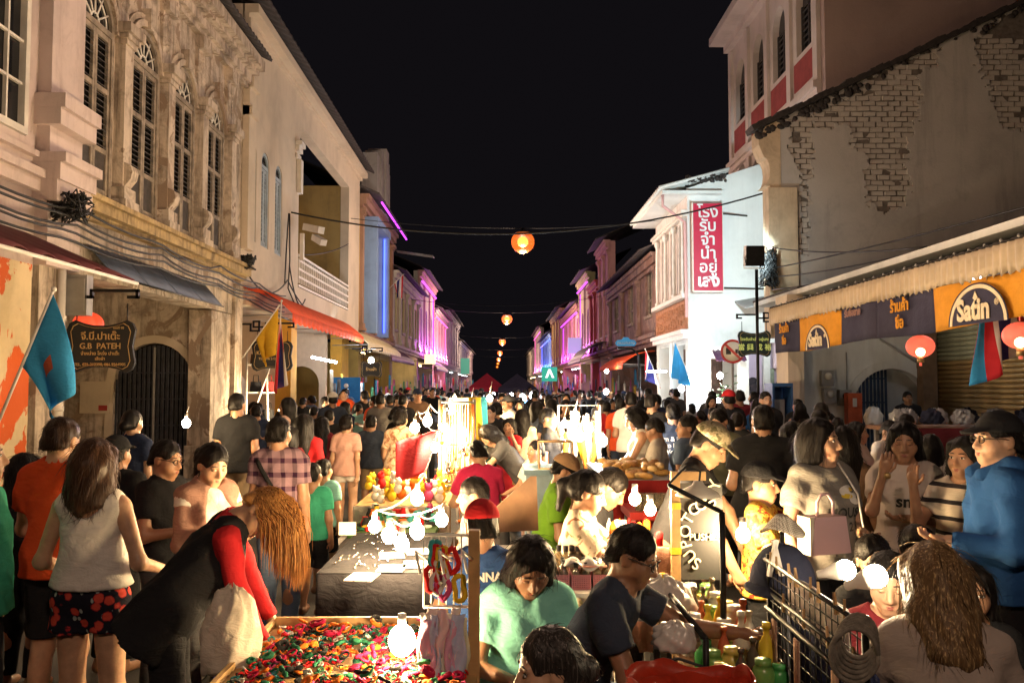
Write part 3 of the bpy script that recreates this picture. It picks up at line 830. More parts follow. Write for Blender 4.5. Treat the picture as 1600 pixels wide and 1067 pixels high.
for yc in (9.0, 6.9, 4.8):
    mb = MB(); a, b = yc-.52, yc+.52
    for u in (a, b-.08): mb.box((u, -.03, 4.76), (u+.08, .1, 7.89), 0, F_)
    for z in (4.76, 7.81): mb.box((a+.08, -.03, z), (b-.08, .1, z+.08), 0, F_)
    wn = mb.build('window', [M_WHITEP], hA)
    MB().box((a+.05, .05, 4.8), (b-.05, .07, 7.85), 0, F_).build('pane', [GLASSD], wn)
    mb = MB()
    for k in (1, 2): mb.box((a+.08+.293*k-.015, .0, 4.84), (a+.08+.293*k+.015, .045, 7.81), 0, F_)
    for k in range(1, 6): mb.box((a+.08, .003, 4.84+k*.495-.015), (b-.08, .042, 4.84+k*.495+.015), 0, F_)
    mb.build('muntin', [M_WHITEP], wn)
o = MB().box((9.0, -.02, .15), (9.7, .5, 3.29), 0, F_).build('pier', [M_ORPEEL], hA)
o['label'] = 'street pier with orange paint peeling to cream'
RED_AW = plain('awning_red', (.10, .010, .012), .7, 0, .2, 6, .15)
aw = empty('awning', (0, 0, 0), 0, 'dark red sloping awning with a white front rod on the pink shophouse', 'awning')
MB().sheet(lambda u, v: (LX+.05+1.25*v, 5.0+4.5*u, 3.62-.55*v-.03*math.sin(u*60)*v), 60, 6, thick=.012).build('canvas', [RED_AW], aw)
MB().tube([(LX+1.31, 4.9, 3.05), (LX+1.31, 9.55, 3.05)], .022, 6).build('front_rod', [M_WHITEP], aw)

# ================================================================== left row: the old house with four shuttered arches
hB = empty('shophouse', (0, 0, 0), 0, 'weathered cream shophouse with four arched louvre shutters and stained ledge', 'building', 'shophouses on the left side of the street')
BAYS = [(11.03, .98), (12.55, 1.02), (14.1, .98), (15.65, .98)]
mb = MB(); wall(mb, F_, 10.5, 17.4, 4.35, 8.15, .35, [(yc, w_, 4.42, 6.78, .52) for yc, w_ in BAYS]); mb.build('upper_wall', [M_OLD], hB)
mb = MB(); mb.box((10.5, -.02, 3.32), (17.4, .4, 4.05), 0, F_); mb.build('frieze', [M_OLD], hB)
mb = MB(); mould(mb, F_, 10.48, 17.4, [(4.05, 4.14, .14), (4.142, 4.28, .24), (4.282, 4.35, .30)]); mb.build('ledge', [M_OLDL], hB)
mb = MB(); mould(mb, F_, 10.52, 17.4, [(8.15, 8.24, .12), (8.242, 8.42, .2), (8.422, 8.5, .34), (8.502, 8.72, .46)]); mb.build('cornice', [M_OLD], hB)
mb = MB(); mb.sheet(lambda u, v: (LX+.62-2.6*v, 10.5+6.9*u, 8.78+1.3*v+.02*math.sin(u*220)), 120, 3, thick=.06); mb.build('roof', [M_ROOFD], hB)
for yc, w_ in BAYS: shutter_window(hB, F_, yc, w_, 4.42, 6.78, .52, [M_WOODG, M_SLATD, M_WHITEP], 2, .27, -.03)
for u in (11.78, 13.33, 14.87, 16.45):
    mb = MB(); pilaster(mb, F_, u, .26, 4.37, 7.0, .15); mb.build('pilaster', [M_OLD], hB)
    mb = MB()                                               # S-shaped corbel at its foot and a carved panel over its capital
    prof = [(0, -.42), (.06, -.40), (.10, -.33), (.10, -.24), (.07, -.17), (.13, -.10), (.21, 0), (.23, .1), (.2, .19), (.12, .23), (0, .24)]
    n_ = len(prof); V8 = [(LX+.04+a_, u-.10, 4.80+b_) for a_, b_ in prof]+[(LX+.04+a_, u+.10, 4.80+b_) for a_, b_ in prof]
    mb.add(V8, [tuple(range(n_)), tuple(range(n_, 2*n_))[::-1]]+[(q, q+1, q+1+n_, q+n_) for q in range(n_-1)])
    mb.build('corbel', [M_OLD], hB)
    rn = random.Random(int(u*10)); mb = MB()
    for k in range(26):
        mb.ball((LX+.03, u+rn.uniform(-.16, .16), 7.25+rn.uniform(0, .7)), (.04, rn.uniform(.03, .06), rn.uniform(.03, .06)), 6, 4)
    mb.box((u-.17, -.05, 7.02), (u+.17, .02, 8.0), 0, F_); mb.build('carved_panel', [M_OLD], hB); MB().box((u-.2, -.16, 7.9), (u+.2, .02, 8.148), 0, F_).build('modillion', [M_OLD], hB)
for yc, w_ in BAYS:
    mb = MB(); arch_band(mb, F_, yc, w_, 6.8, .53, .1, .09, .1); arch_band(mb, F_, yc, w_+.22, 6.8, .64, .09, .05, .06); mb.box((yc-.06, -.14, 7.3), (yc+.06, .02, 7.62), 0, F_); mb.build('arch_moulding', [M_OLD], hB)
# ground floor arcade: two piers, the cross wall with its arched gate
mb = MB(); mb.box((9.78, -.06, .15), (10.42, .45, 3.3), 0, F_); mb.box((9.74, -.1, .15), (10.46, .48, .6), 0, F_); mb.build('pier', [M_OLD], hB)
mb = MB(); mb.box((15.75, 0, .15), (17.38, .42, 3.3), 0, F_); mb.box((15.7, -.04, .15), (17.39, .45, .75), 0, F_); mb.box((16.9, -.08, .75), (17.36, .02, 3.9), 0, F_); mb.build('pier', [M_OLD], hB)
W_ = MF(15.9)
mb = MB(); wall(mb, W_, -8.3, -5.92, .15, 3.62, .3, [(-6.62, 1.5, .15, 1.9, .78)]); mb.box((-8.55, 9.8, .15), (-8.3, 16.2, 3.62)); mb.box((-8.3, 9.8, 3.62), (-5.86, 16.2, 3.72)); mb.build('arcade_wall', [M_OLD], hB)
mb = MB(); arch_band(mb, W_, -6.62, 1.5, 1.9, .78, .15, .04, .045, 0, .15); mb.build('arch_trim', [M_CREAM], hB)
mb = MB()
for k in range(34):
    x = -7.36+1.48*k/33; dz = .78*math.sqrt(max(0, 1-((x+6.62)/.75)**2))
    mb.box((x-.012, 15.95+.03*(k % 2), .18), (x+.012, 15.985+.03*(k % 2), 1.86+dz))
for z in (.6, 1.1, 1.6, 2.1): mb.box((-7.3, 16.02, z), (-5.94, 16.035, z+.03))
gt = mb.build('folding_gate', [M_GATE], hB); MB().box((-6.65, 15.93, .2), (-6.61, 15.948, 2.6)).build('gate_rail', [M_GREY], gt)
MB().box((-7.36, 16.06, .16), (-5.9, 16.07, 2.7)).build('gate_backing', [GLASSD], hB)
mb = MB(); mb.tube([(LX+.1, 10.2, .2), (LX+.1, 10.2, 3.3)], .055, 8)
for z in (.5, 1.6, 2.7): mb.lathe([(.07, -.03), (.07, .03)], 8, 0, (LX+.1, 10.2, z))
mb.build('downpipe', [M_WHITEP], hB)
CANB = plain('canopy_blue_grey', (.07, .095, .15), .6, .2, .35, 3, .2)
cn = empty('tin_canopy', (0, 0, 0), 0, 'faded blue grey tin canopy below the old house ledge', 'canopy')
for k in range(4): MB().sheet(lambda u, v: (LX+.06+.34*v, 10.9+1.06*k+1.04*u, 3.72-.40*v+.008*math.sin(u*40)), 14, 2, thick=.01).build('panel', [CANB], cn)
MB().tube([(LX+.41, 10.85, 3.31), (LX+.41, 15.2, 3.31)], .015, 5).build('edge_rod', [M_IRON], cn)
o = tag(MB().box((-5.44, 10.3, 2.75), (-5.14, 10.46, 3.25)).box((-5.42, 10.28, 2.8), (-5.16, 10.298, 3.2)).build('junction_box', [M_GREY]), 'grey metal junction box beside the street pier of the old house', 'electric box')
o = tag(MB().box((-7.98, 15.84, 1.35), (-7.42, 15.897, 1.95)).box((-7.62, 15.83, 1.4), (-7.46, 15.838, 1.5), 1).build('notice_panel', [M_CREAM, plain('red_print', (.35, .04, .03))]), 'cream metal meter panel left of the arched folding gate', 'panel')

# ================================================================== left row: cream house with balcony
hC = empty('shophouse', (0, 0, 0), 0, 'cream shophouse with three slim blue arched shutters and a recessed balcony', 'building', 'shophouses on the left side of the street')
mb = MB(); wall(mb, F_, 17.42, 22.3, 3.6, 10.0, .3, [(18.15, .62, 5.05, 6.95, .3), (19.15, .62, 5.05, 6.95, .3), (20.3, .62, 5.05, 6.95, .3)])
mb.poly([(22.3, 8.2)]+arc(23.1, 8.2, .8, .75, PI, PI/2, 8)[1:]+[(29.6, 8.95), (29.6, 10.0), (22.3, 10.0)], .3, 0, F_)
mb.box((22.3, 0, 3.6), (29.6, .3, 4.5), 0, F_); mb.box((29.6, 0, 3.6), (31.8, .3, 10.0), 0, F_)
mb.box((17.42, -.003, 9.1), (31.8, -.002, 9.12), 0, F_); mb.build('upper_wall', [M_CREAM], hC)
mb = MB(); mb.box((22.0, 2.2, 4.4), (31.8, 2.4, 10), 0, F_); mb.box((22.31, .31, 4.4), (31.8, 2.2, 4.5), 0, F_); mb.box((22.1, .31, 4.5), (22.3, 2.2, 10), 0, F_); mb.box((29.6, .31, 4.5), (31.7, 2.19, 9), 0, F_); mb.build('loggia_wall', [M_OLIVE], hC)
mb = MB(); mould(mb, F_, 17.42, 31.8, [(9.7, 9.8, .1), (9.802, 10.0, .3)]); mb.build('cornice', [M_CREAM], hC)
mb = MB(); mb.sheet(lambda u, v: (LX+.55-3*v, 17.3+14.6*u, 10.05+1.4*v+.03*abs(math.sin(u*130))), 260, 2, thick=.06); mb.build('roof', [M_ROOFD], hC)
mb = MB()
for (z, a, p) in ((8.1, 22.3, .1), (8.25, 22.35, .16), (7.9, 22.28, .06)): mb.box((21.9, -p, z), (a, .02, z+.13), 0, F_)
mb.box((22.05, -.12, 7.0), (22.28, .02, 7.9), 0, F_); mb.build('bracket', [M_WHITEP], hC)
mb = MB(); mb.box((17.42, -.14, 4.75), (17.9, .02, 9.7), 0, F_); mb.box((17.42, -.22, 8.2), (17.95, .02, 8.45), 0, F_); mb.box((17.42, -.2, 7.6), (17.93, .02, 7.8), 0, F_); mb.build('party_pilaster', [M_CREAM], hC)
for yc in (18.15, 19.15, 20.3): shutter_window(hC, F_, yc, .6, 5.05, 6.95, .3, [M_BLUEW, M_BLUEW, M_IRON], 1, 0, .04, slat=.1)
mb = MB(); n = 26
for k in range(n):
    u = 22.4+7.1*k/n; mb.box((u, -.02, 4.62), (u+.05, .03, 5.3), 0, F_)
for z in (4.52, 4.75, 4.97, 5.2, 5.34): mb.box((22.32, -.025, z), (29.58, .035, z+.06), 0, F_)
mb.build('balcony_railing', [M_WHITEP], hC)
mb = MB(); mb.box((21.7, 0, .15), (22.3, .4, 3.6), 0, F_); M_YW = plaster('wall_yellow', (.62, .33, .05), (.3, .16, .04), .3, .3); mb.build('pier', [M_YW], hC); MB().box((28.6, 0, .15), (29.8, .4, 3.6), 0, F_).build('pier', [M_YW], hC)
W2 = MF(23.2); LITW = plaster('wall_peach', (.66, .50, .36), (.4, .28, .2), .3, .3)
mb = MB(); wall(mb, W2, -8.5, -5.95, .15, 3.6, .25, [(-7.6, 1.0, .15, 1.8, .5)])
wall(mb, MF(28.0), -8.5, -5.93, .15, 3.6, .25, [(-6.75, 1.2, .15, 1.9, .6)]); mb.box((-8.7, 17.5, .15), (-8.5, 31.6, 3.6)); mb.box((-8.5, 17.5, 3.605), (-5.82, 31.6, 3.65)); mb.build('arcade_wall', [LITW], hC)
def curved_awning(name, M, u0, u1, z, out, drop, m, label, group=None, ribs=46, arch=.25, valance=.18, scal=True):
    a = empty(name, (0, 0, 0), 0, label, 'awning', group)
    def f(u, v):
        return M @ Vector((u0+(u1-u0)*u, -out*v, z-drop*v+arch*math.sin(v*PI)*.6+.012*math.sin(u*ribs*2*PI)))
    MB().sheet(f, ribs*4, 5, thick=.008).build('canopy', [m], a)
    def g(u, v):
        return M @ Vector((u0+(u1-u0)*u, -out-.01, z-drop-valance*v*(1+(.25*abs(math.sin(u*ribs*PI*.5)) if scal else 0))))
    MB().sheet(g, ribs*4, 1, thick=.006).build('valance', [m], a)
    fr = MB()
    for k in range(5):
        u = u0+(u1-u0)*(k+.02)/4.05; fr.tube([M @ Vector((u, 0, z-drop-.05)), M @ Vector((u, -out, z-drop-.02))], .014, 5)
    fr.build('frame', [M_GREY], a)
    return a
AWO = plain('awning_orange', (.80, .085, .012), .9, 0, .15, 6, .1)
curved_awning('awning', F_, 17.6, 26.6, 3.95, 1.05, .55, AWO, 'bright orange ribbed awning on the cream balcony house', 'awnings on the left side', 40)
curved_awning('awning', F_, 26.9, 35.5, 3.8, 1.15, .6, plain('awning_beige', (.55, .46, .26), .6, 0, .2, 6, .1), 'beige ribbed awning beyond the orange one', 'awnings on the left side', 36)
# ================================================================== generic shophouse further down the street
LED_P = glow('led_violet', (.62, .06, 1), 2.6); LED_B = glow('led_blue', (.07, .13, 1), 4); LED_PK = glow('led_pink', (1, .10, .5), 2.4)
TUBE = glow('tube_white', (.85, .95, 1), 22); WARMB = glow('bulb_shop', (1, .72, .35), 40)
GOODS = [cloth('goods%d' % i, c) for i, c in enumerate(((.5, .06, .06), (.6, .55, .45), (.05, .2, .35), (.55, .35, .05), (.08, .08, .09), (.1, .35, .2), (.5, .15, .3), (.65, .6, .55)))]
GNAME = ['red', 'cream', 'teal', 'ochre', 'black', 'green', 'pink', 'white']
def house(side, X, y0, y1, h, wm, trim, label, nw=3, led=None, roof=True, shop=True, seed=0, wz=(4.7, 6.6), winm=None, awn=None, ledcol=True):
    M = (ML if side < 0 else MR)(X); rn = random.Random(seed); L = y1-y0
    hs = empty('shophouse', (0, 0, 0), 0, label, 'building', 'shophouses on the left side of the street' if side < 0 else 'shophouses on the right side of the street')
    sp = L/nw; cs = [y0+sp*(k+.5) for k in range(nw)]; ww = min(1.5, sp*.55)
    arch = rn.random() < .6; rise = ww*.4 if arch else 0
    mb = MB(); wall(mb, M, y0, y1, 3.4, h, .3, [(c, ww, wz[0], wz[1], rise) for c in cs]); mb.build('upper_wall', [wm], hs)
    mb = MB()
    for c in [y0+.25]+[y0+sp*k for k in range(1, nw)]+[y1-.25]: pilaster(mb, M, c, .36, 3.95, h-.5, .12)
    mould(mb, M, y0, y1, [(3.6, 3.75, .12), (3.752, 3.9, .22), (h-.5, h-.35, .12), (h-.348, h-.1, .25), (h-.098, h+.05, .36)]); mb.build('trim', [trim], hs)
    wn_m = winm or [M_WOODG, M_SLATD]
    for c in cs:
        mb = MB(); a, b = c-ww/2, c+ww/2
        for u in (a, b-.08, c-.04): mb.box((u, .1, wz[0]), (u+.08, .2, wz[1]), 0, M)
        for z in (wz[0], wz[0]+.6, wz[1]-.08): mb.box((a, .102, z), (b, .198, z+.08), 0, M)
        mb.box((a, -.08, wz[0]-.12), (b, .02, wz[0]-.002), 0, M)
        wn = mb.build('window', [wn_m[0]], hs); g = MB(); g.box((a, .16, wz[0]), (b, .17, wz[1]), 0, M)
        if rise: g.poly(arc(c, wz[1], ww/2, rise, 0, PI), .02, 0, M @ Matrix.Translation((0, .16, 0)))
        g.build('pane', [GLASSD if rn.random() < .8 else M_SLATD], wn)
    if roof:
        mb = MB(); s_ = -1 if side < 0 else 1
        mb.sheet(lambda u, v: (X-s_*.75+s_*3.5*v, y0-.1+(L+.2)*u, h+.06+1.5*v+.03*math.sin(u*L*22)), int(L*8), 2, thick=.07); mb.build('roof', [M_ROOFD], hs)
    # open ground floor
    mb = MB(); d = 2.3
    mb.box((y0, d, .15), (y1, d+.2, 3.4), 0, M); mb.box((y0, .31, 3.4), (y1, d, 3.5), 0, M); mb.box((y0, 0, .15), (y0+.5, d-.01, 3.39), 0, M); mb.box((y1-.5, 0, .15), (y1, d-.01, 3.39), 0, M); mb.build('arcade', [wm], hs)
    if shop:
        mb = MB()
        for k in range(max(1, int(L/3.2))):
            u = y0+1.2+k*3.2
            if rn.random() < .75: mb.box((u, .6, 3.22), (u+.95, .66, 3.28), 0, M)
        mb.build('strip_light', [TUBE if rn.random() < .5 else WARMB], hs)
    if led:
        mb = MB()
        mb.box((y0+.3, -.30, h-.66), (y1-.3, -.18, h-.62), 0, M)
        if ledcol:
            for c in [y0+.55, y1-.55]+[y0+sp*k+.25 for k in range(1, nw)]: mb.box((c-.03, -.05, 4.0), (c+.02, -.004, h-.75), 0, M)
        mb.box((y0+.3, -.16, 3.905), (y1-.3, -.10, 3.94), 0, M)
        mb.build('led_strip', [led], hs); lc = {'led_violet': (.62, .12, 1), 'led_blue': (.1, .2, 1), 'led_pink': (1, .2, .6)}[led.name]; s_ = 1 if side < 0 else -1
        for k in range(nw+1):                          # wall washers standing on the ledge
            u = y0+.3+(L-.6)*k/nw; wl = MB().box((u-.1, -.34, 3.905), (u+.1, -.24, 4.0), 0, M).build('wall_washer', [M_IRON], hs); q_ = point('washer_light', M @ Vector((u, -.42, 4.25)), 120+2.2*y0, lc, .08); q_.parent = wl
    if awn:
        curved_awning('awning', M, y0+.4, y1-.4, 3.6, 1.2, .6, awn[0], awn[1], 'awnings along the street', int(L*4))
    # wares hung along the front: one hanging garment or bag each
    for k in range(int(L*1.1)):
        u = y0+.7+(L-1.4)*rn.random(); z = rn.uniform(1.5, 2.7); w_ = rn.uniform(.3, .55); hh = rn.uniform(.5, .9); dd = rn.uniform(-.7, .5)
        mb = MB()
        mb.sheet(lambda a, b: M @ Vector((u+w_*(a-.5)*(.7+.3*b), dd+.03*math.sin(a*9+k), z-hh*b)), 5, 4, thick=.02)
        mb.tube([M @ Vector((u, dd, z)), M @ Vector((u, dd, z+.12))], .008, 4)
        gi = rn.randrange(8); ws = label.split(); sn_ = ' '.join(ws[:ws.index('shophouse')+1]) if 'shophouse' in ws[1:] else ' '.join(ws[:5]).replace('with pink', 'with pink neon')
        tag(mb.build('hanging_garment', [GOODS[gi]]), '%s garment hung for sale before the %s on the %s' % (GNAME[gi], sn_.split(' far down')[0], 'left' if side < 0 else 'right'), 'garment', 'wares hanging along the %s shops' % ('left' if side < 0 else 'right'))
    return hs
W_YEL = plaster('wall_yellow2', (.55, .36, .10), (.25, .17, .07), .3, .4); W_BRN = plaster('wall_brown', (.34, .20, .13), (.15, .09, .06), .3, .4)
W_PALE = plaster('wall_pale', (.58, .53, .43), (.3, .26, .2), .3, .4); W_CRY = plaster('wall_cream_yellow', (.62, .53, .30), (.3, .24, .14), .3, .4)
W_ROSE = plaster('wall_rose', (.62, .34, .32), (.3, .15, .15), .3, .4); W_GRY = plaster('wall_grey', (.36, .33, .31), (.16, .14, .13), .4, .6)
W_GRN = plaster('wall_greenish', (.48, .47, .22), (.18, .18, .1), .3, .4); W_RED = plaster('wall_red', (.42, .08, .08), (.2, .05, .05), .3, .4)
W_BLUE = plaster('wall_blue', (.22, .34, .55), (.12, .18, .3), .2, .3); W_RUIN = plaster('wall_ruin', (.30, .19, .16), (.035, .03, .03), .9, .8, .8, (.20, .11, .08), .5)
A_PUR = plain('awning_purple', (.12, .04, .10), .6, 0, .2, 6, .1); A_STR = plain('awning_grey', (.25, .24, .22), .6, 0, .2, 6, .1)
hD = house(-1, LX, 31.85, 41, 9.2, W_YEL, W_BRN, 'yellow and brown shophouse with a blue lit window bay and grey stepped tower', 3, None, True, True, 1, awn=(A_PUR, 'purple awning beyond the beige awning'))
mb = MB(); D_ = ML(LX)
for k, (a, hh) in enumerate(((34.5, 11.6), (35.3, 11.9), (36.1, 12.2), (36.9, 11.9), (37.7, 11.6))): mb.box((a, -.25-.08*(2-abs(k-2)), 9.28), (a+.795, .4, hh), 0, D_)
mb.build('stepped_tower', [W_GRY], hD)
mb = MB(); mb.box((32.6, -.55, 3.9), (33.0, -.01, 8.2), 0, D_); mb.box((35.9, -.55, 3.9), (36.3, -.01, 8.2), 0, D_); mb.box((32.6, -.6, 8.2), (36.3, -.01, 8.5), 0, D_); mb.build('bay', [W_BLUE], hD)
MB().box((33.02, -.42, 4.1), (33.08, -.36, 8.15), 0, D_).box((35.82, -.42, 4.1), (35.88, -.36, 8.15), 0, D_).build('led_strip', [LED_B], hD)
MB().box((32.2, -.82, 8.95), (40.6, -.76, 9.0), 0, D_).build('led_strip', [LED_P], hD)
mb = MB()
for k in range(3): mb.tube([(LX+.3, 41-.3*k, 8.4), (LX+2.1, 41-.3*k, 8.15)], .02, 5)
mb.tube([(LX+2.1, 40.3, 8.15), (LX+2.1, 41.1, 8.15)], .02, 5); mb.build('bracket', [M_GREY], hD)
house(-1, LX, 41.05, 54, 7.5, W_CRY, W_PALE, 'cream yellow shophouse beyond the stepped tower', 4, None, True, True, 2)
house(-1, LX, 54.05, 66, 9.3, W_PALE, W_ROSE, 'shophouse washed in violet light, nearest of the violet row on the left', 3, LED_P, True, True, 3, awn=(A_STR, 'grey awning under the violet lit house on the left'))
house(-1, LX, 66.05, 80, 7.9, W_ROSE, W_PALE, 'rose shophouse washed in pink light further down on the left', 4, LED_PK, True, True, 4)
house(-1, LX, 80.05, 103, 9.0, W_GRY, W_GRY, 'grey shophouse with plants on its roof at the far left end', 5, None, True, True, 5)
house(-1, LX, 103.05, 150, 7.2, W_PALE, W_GRY, 'last pale shophouse range far down on the left', 8, None, True, True, 6)

# ================================================================== right row: low house with the scalloped awning
RX0 = 5.75
r1 = empty('shophouse', (0, 0, 0), 0, 'low whitewashed shophouse with arched passage and roller shutter behind a scalloped awning', 'building', 'shophouses on the right side of the street')
M_WALLW = plaster('wall_whitewash', (.60, .60, .58), (.32, .31, .3), .35, .35); M_BRNC = plain('brown_column', (.16, .10, .06), .7, 0, .3, 5, .2)
Q = MF(17.0)
mb = MB(); wall(mb, Q, 6.05, 8.8, .15, 3.7, .3, [(7.98, 1.6, .15, 1.42, .8)]); mb.build('arcade_wall', [M_WALLW], r1)
mb = MB(); arch_band(mb, Q, 7.98, 1.6, 1.42, .8, .16, .03, .04, 0, .15); mb.build('arch_trim', [M_WALLW], r1)
mb = MB(); mb.box((5.72, 16.6, .15), (6.04, 17.3, 3.7)); mb.box((5.70, 16.56, .15), (6.06, 17.32, .5)); mb.build('pier', [plaster('pier_cream', (.66, .55, .42), (.35, .27, .2), .2, .3)], r1)
mb = MB(); mb.box((8.86, 4, .15), (9.1, 13.4, 3.9)); mb.box((8.86, 16.95, .15), (9.1, 17.3, 3.9)); mb.box((8.86, 13.4, 3.15), (9.1, 16.95, 3.9)); mb.box((5.9, 4, 3.7), (8.9, 19.4, 3.8)); mb.build('shop_wall', [M_WALLW], r1)
M_SHUT = plain('shutter_bronze', (.42, .30, .15), .38, .3, .2, 3, .1); M_SHUTG = plain('shutter_pale', (.42, .46, .38), .4, .3, .15, 3, .1)
sh_ = MB().box((8.8, 16.85, .15), (8.86, 17.0, 3.2)).box((8.8, 13.35, .15), (8.86, 13.5, 3.2)).box((8.72, 13.35, 3.2), (8.9, 17.0, 3.45)).build('roller_shutter', [M_BRNC], r1)
slat = MB().sheet(lambda u, v: (-.035*math.sin(v*PI), 3.34*u, .088*v), 1, 5, thick=.006).mesh('slat', [M_SHUT])
slat2 = MB().sheet(lambda u, v: (-.03*math.sin(v*PI), 3.34*u, .088*v), 1, 5, thick=.006)
for k in range(13): slat2.box((-.034, .2+k*.24, .03), (-.028, .28+k*.24, .055), 1)
slat2 = slat2.mesh('slat', [M_SHUTG, GLASSD])
for k in range(33):
    share('slat', slat if k < 24 else slat2, sh_, (8.845, 13.505, .18+k*.091))
mb = MB(); mb.box((8.5, 16.72, .15), (8.79, 16.99, 3.69)); mb.box((8.45, 13.1, .15), (8.79, 13.36, 3.69)); mb.build('column', [M_BRNC], r1)
mb = MB()
for k in range(22):
    x = 7.24+.82*k/21; mb.box((x-.01, 17.36+.03*(k % 2), .18), (x+.01, 17.385+.03*(k % 2), 2.2))
for z in (.5, 1.0, 1.5, 2.0): mb.box((7.22, 17.42, z), (8.08, 17.43, z+.03))
mb.build('folding_gate', [plain('gate_blue', (.05, .085, .16), .5, .4, .3, 8, .2)], r1)
MB().box((7.1, 17.6, .15), (9.0, 17.62, 2.6)).build('passage_wall', [M_WALLW], r1)
mb = MB(); mb.tube([(7.75, 16.97, 2.82), (8.8, 16.97, 2.15)], .022, 6); mb.tube([(7.05, 16.97, 1.6), (7.05, 16.97, 2.55)], .012, 5); mb.build('conduit', [M_GREY], r1)
for i, (x, z, lb) in enumerate(((6.62, 2.02, 'upper electricity meter on the whitewashed arch wall'), (6.66, 1.66, 'lower electricity meter on the whitewashed arch wall'), (6.98, 1.62, 'small grey switch box right of the two meters'))):
    t = tag(MB().box((x-.12, 16.86, z-.16), (x+.12, 16.998, z+.16)).build('electric_meter', [M_GREY]), lb, 'meter')
    mb = MB(); Mx = T4((x, 16.86, z+.04), 0, R(90)); mb.lathe([(0, .05), (.07, .05), (.07, 0), (0, 0)], 12, 0, (0, 0, 0), Mx); mb.build('dial', [M_WHITEP if i < 2 else GLASSD], t)
# awning: tin roof, scalloped metal valance facing the street, long banner under it
aw = empty('awning', (0, 0, 0), 0, 'long tin awning with scalloped cream valance over the right pavement', 'awning')
M_TIN = plain('tin_cream', (.46, .36, .24), .55, .15, .15, 3, .1)
def fv(u, v):
    y = 4.5+11.6*u; return Vector((5.2+.012*math.sin(y*2*PI/.13), y, 3.36-.29*v-(.11*abs((y/.15) % 1-.5) if v > .99 else 0)))
MB().sheet(fv, 1080, 3, thick=.004).build('valance', [M_TIN], aw)
MB().sheet(lambda u, v: (5.2+4.2*v, 4.5+11.6*u, 3.372+.62*v+.015*math.sin((4.5+11.6*u)*2*PI/.16)), 400, 2, thick=.006).build('roof_sheet', [M_ROOFD], aw)
mb = MB()
for k in range(38): mb.ball((5.23, 4.7+k*.3, 3.40), .022, 6, 4)
mb.build('roof_bolt', [M_GREY], aw)
M_TINB = glow('dark_hole', (0, 0, 0), 0)
BAN_N = cloth('banner_navy', (.045, .042, .07)); BAN_O = cloth('banner_orange', (.62, .27, .03)); BAN_W = cloth('banner_cream', (.75, .62, .42))
bn = empty('banner', (0, 0, 0), 0, 'long navy and orange cloth banner with round emblems hung under the scalloped awning', 'banner')
segs = [(15.75, 14.5, 0), (14.5, 12.75, 1), (12.75, 11.45, 0), (11.45, 9.95, 0), (9.95, 8.1, 1), (8.1, 5.0, 0)]
def bz(y): return (3.05, 2.46+.02*math.sin(y*1.7)+(16-y)*.013)
for a, b, kind in segs:
    def fb(u, v):
        y = a+(b-a)*u; t, l = bz(y); return Vector((5.21+.02*math.sin(y*3.1+v)+.012*math.sin(y*9), y, t+(l-t)*v))
    MB().sheet(fb, 24, 5, thick=.004).build('cloth_panel', [BAN_O if kind else BAN_N], bn)
def text(body, size, mat, M, parent=None, name='lettering', ex=.004, align='CENTER', bold=0.0, spacing=1.0):
    """raised lettering; the matrix puts its plane (x right, y up) in place"""
    cu = bpy.data.curves.new(name, 'FONT'); cu.body = body; cu.size = size; cu.extrude = ex; cu.align_x = align; cu.align_y = 'CENTER'; cu.offset = bold; cu.space_line = spacing
    cu.resolution_u = 3
    ob = bpy.data.objects.new(name, cu); COL.objects.link(ob)
    dg = bpy.context.evaluated_depsgraph_get(); me = bpy.data.meshes.new_from_object(ob.evaluated_get(dg))
    bpy.data.objects.remove(ob); bpy.data.curves.remove(cu)
    me.materials.clear(); me.materials.append(mat); me.transform(M)
    o = bpy.data.objects.new(name, me); COL.objects.link(o)
    if parent: o.parent = parent
    return o
def upright(loc, rz=0, rx=0): return Matrix.Translation(loc) @ Matrix.Rotation(rz, 4, 'Z') @ Matrix.Rotation(R(90)+rx, 4, 'X')
FR = lambda y, z, x=5.195: upright((x, y, z), R(-90))       # lettering read from the street on the right facade
for yc, s in ((13.62, .72), (9.0, .78)):
    t, l = bz(yc); Mx = MR(5.19)
    zc = l+.0; rr = .62*s*1.18
    def disc(r0, r1, d, m):
        mb = MB(); out = arc(yc, zc, r1, r1*.78, 0, PI, 24)
        if r0 == 0: mb.poly(out, .006, 0, Mx @ Matrix.Translation((0, d, 0)))
        else:
            inn = arc(yc, zc, r0, r0*.78, 0, PI, 24)
            for k in range(24): mb.poly([out[k], out[k+1], inn[k+1], inn[k]], .006, 0, Mx @ Matrix.Translation((0, d, 0)))
        return mb.build('emblem', [m], bn)
    disc(0, rr*.86, -.012, BAN_N); disc(rr*.87, rr*.96, -.014, BAN_W); disc(rr*.965, rr*1.0, -.016, BAN_N)
    text('Satin', .42*s, BAN_W, FR(yc+.05, l+.15, 5.165), bn, bold=.012); text('\u00ae', .12*s, BAN_W, FR(yc-.5*s, l+.2, 5.165), bn)
    mb = MB(); mb.poly([(yc-.06*s, l+.36*s), (yc-.0, l+.32*s), (yc+.06*s, l+.36*s), (yc+.0, l+.46*s)], .006, 0, MR(5.165)); mb.build('emblem', [BAN_W], bn)
for yc in (15.2, 10.75):
    t, l = bz(yc); text('\u0e23\u0e49\u0e32\u0e19\u0e04\u0e49\u0e32', .2, BAN_O, FR(yc, t-.14, 5.17), bn, bold=.006); text('\u0e0b\u0e37\u0e48\u0e2d', .2, BAN_O, FR(yc, t-.36, 5.17), bn, bold=.006)
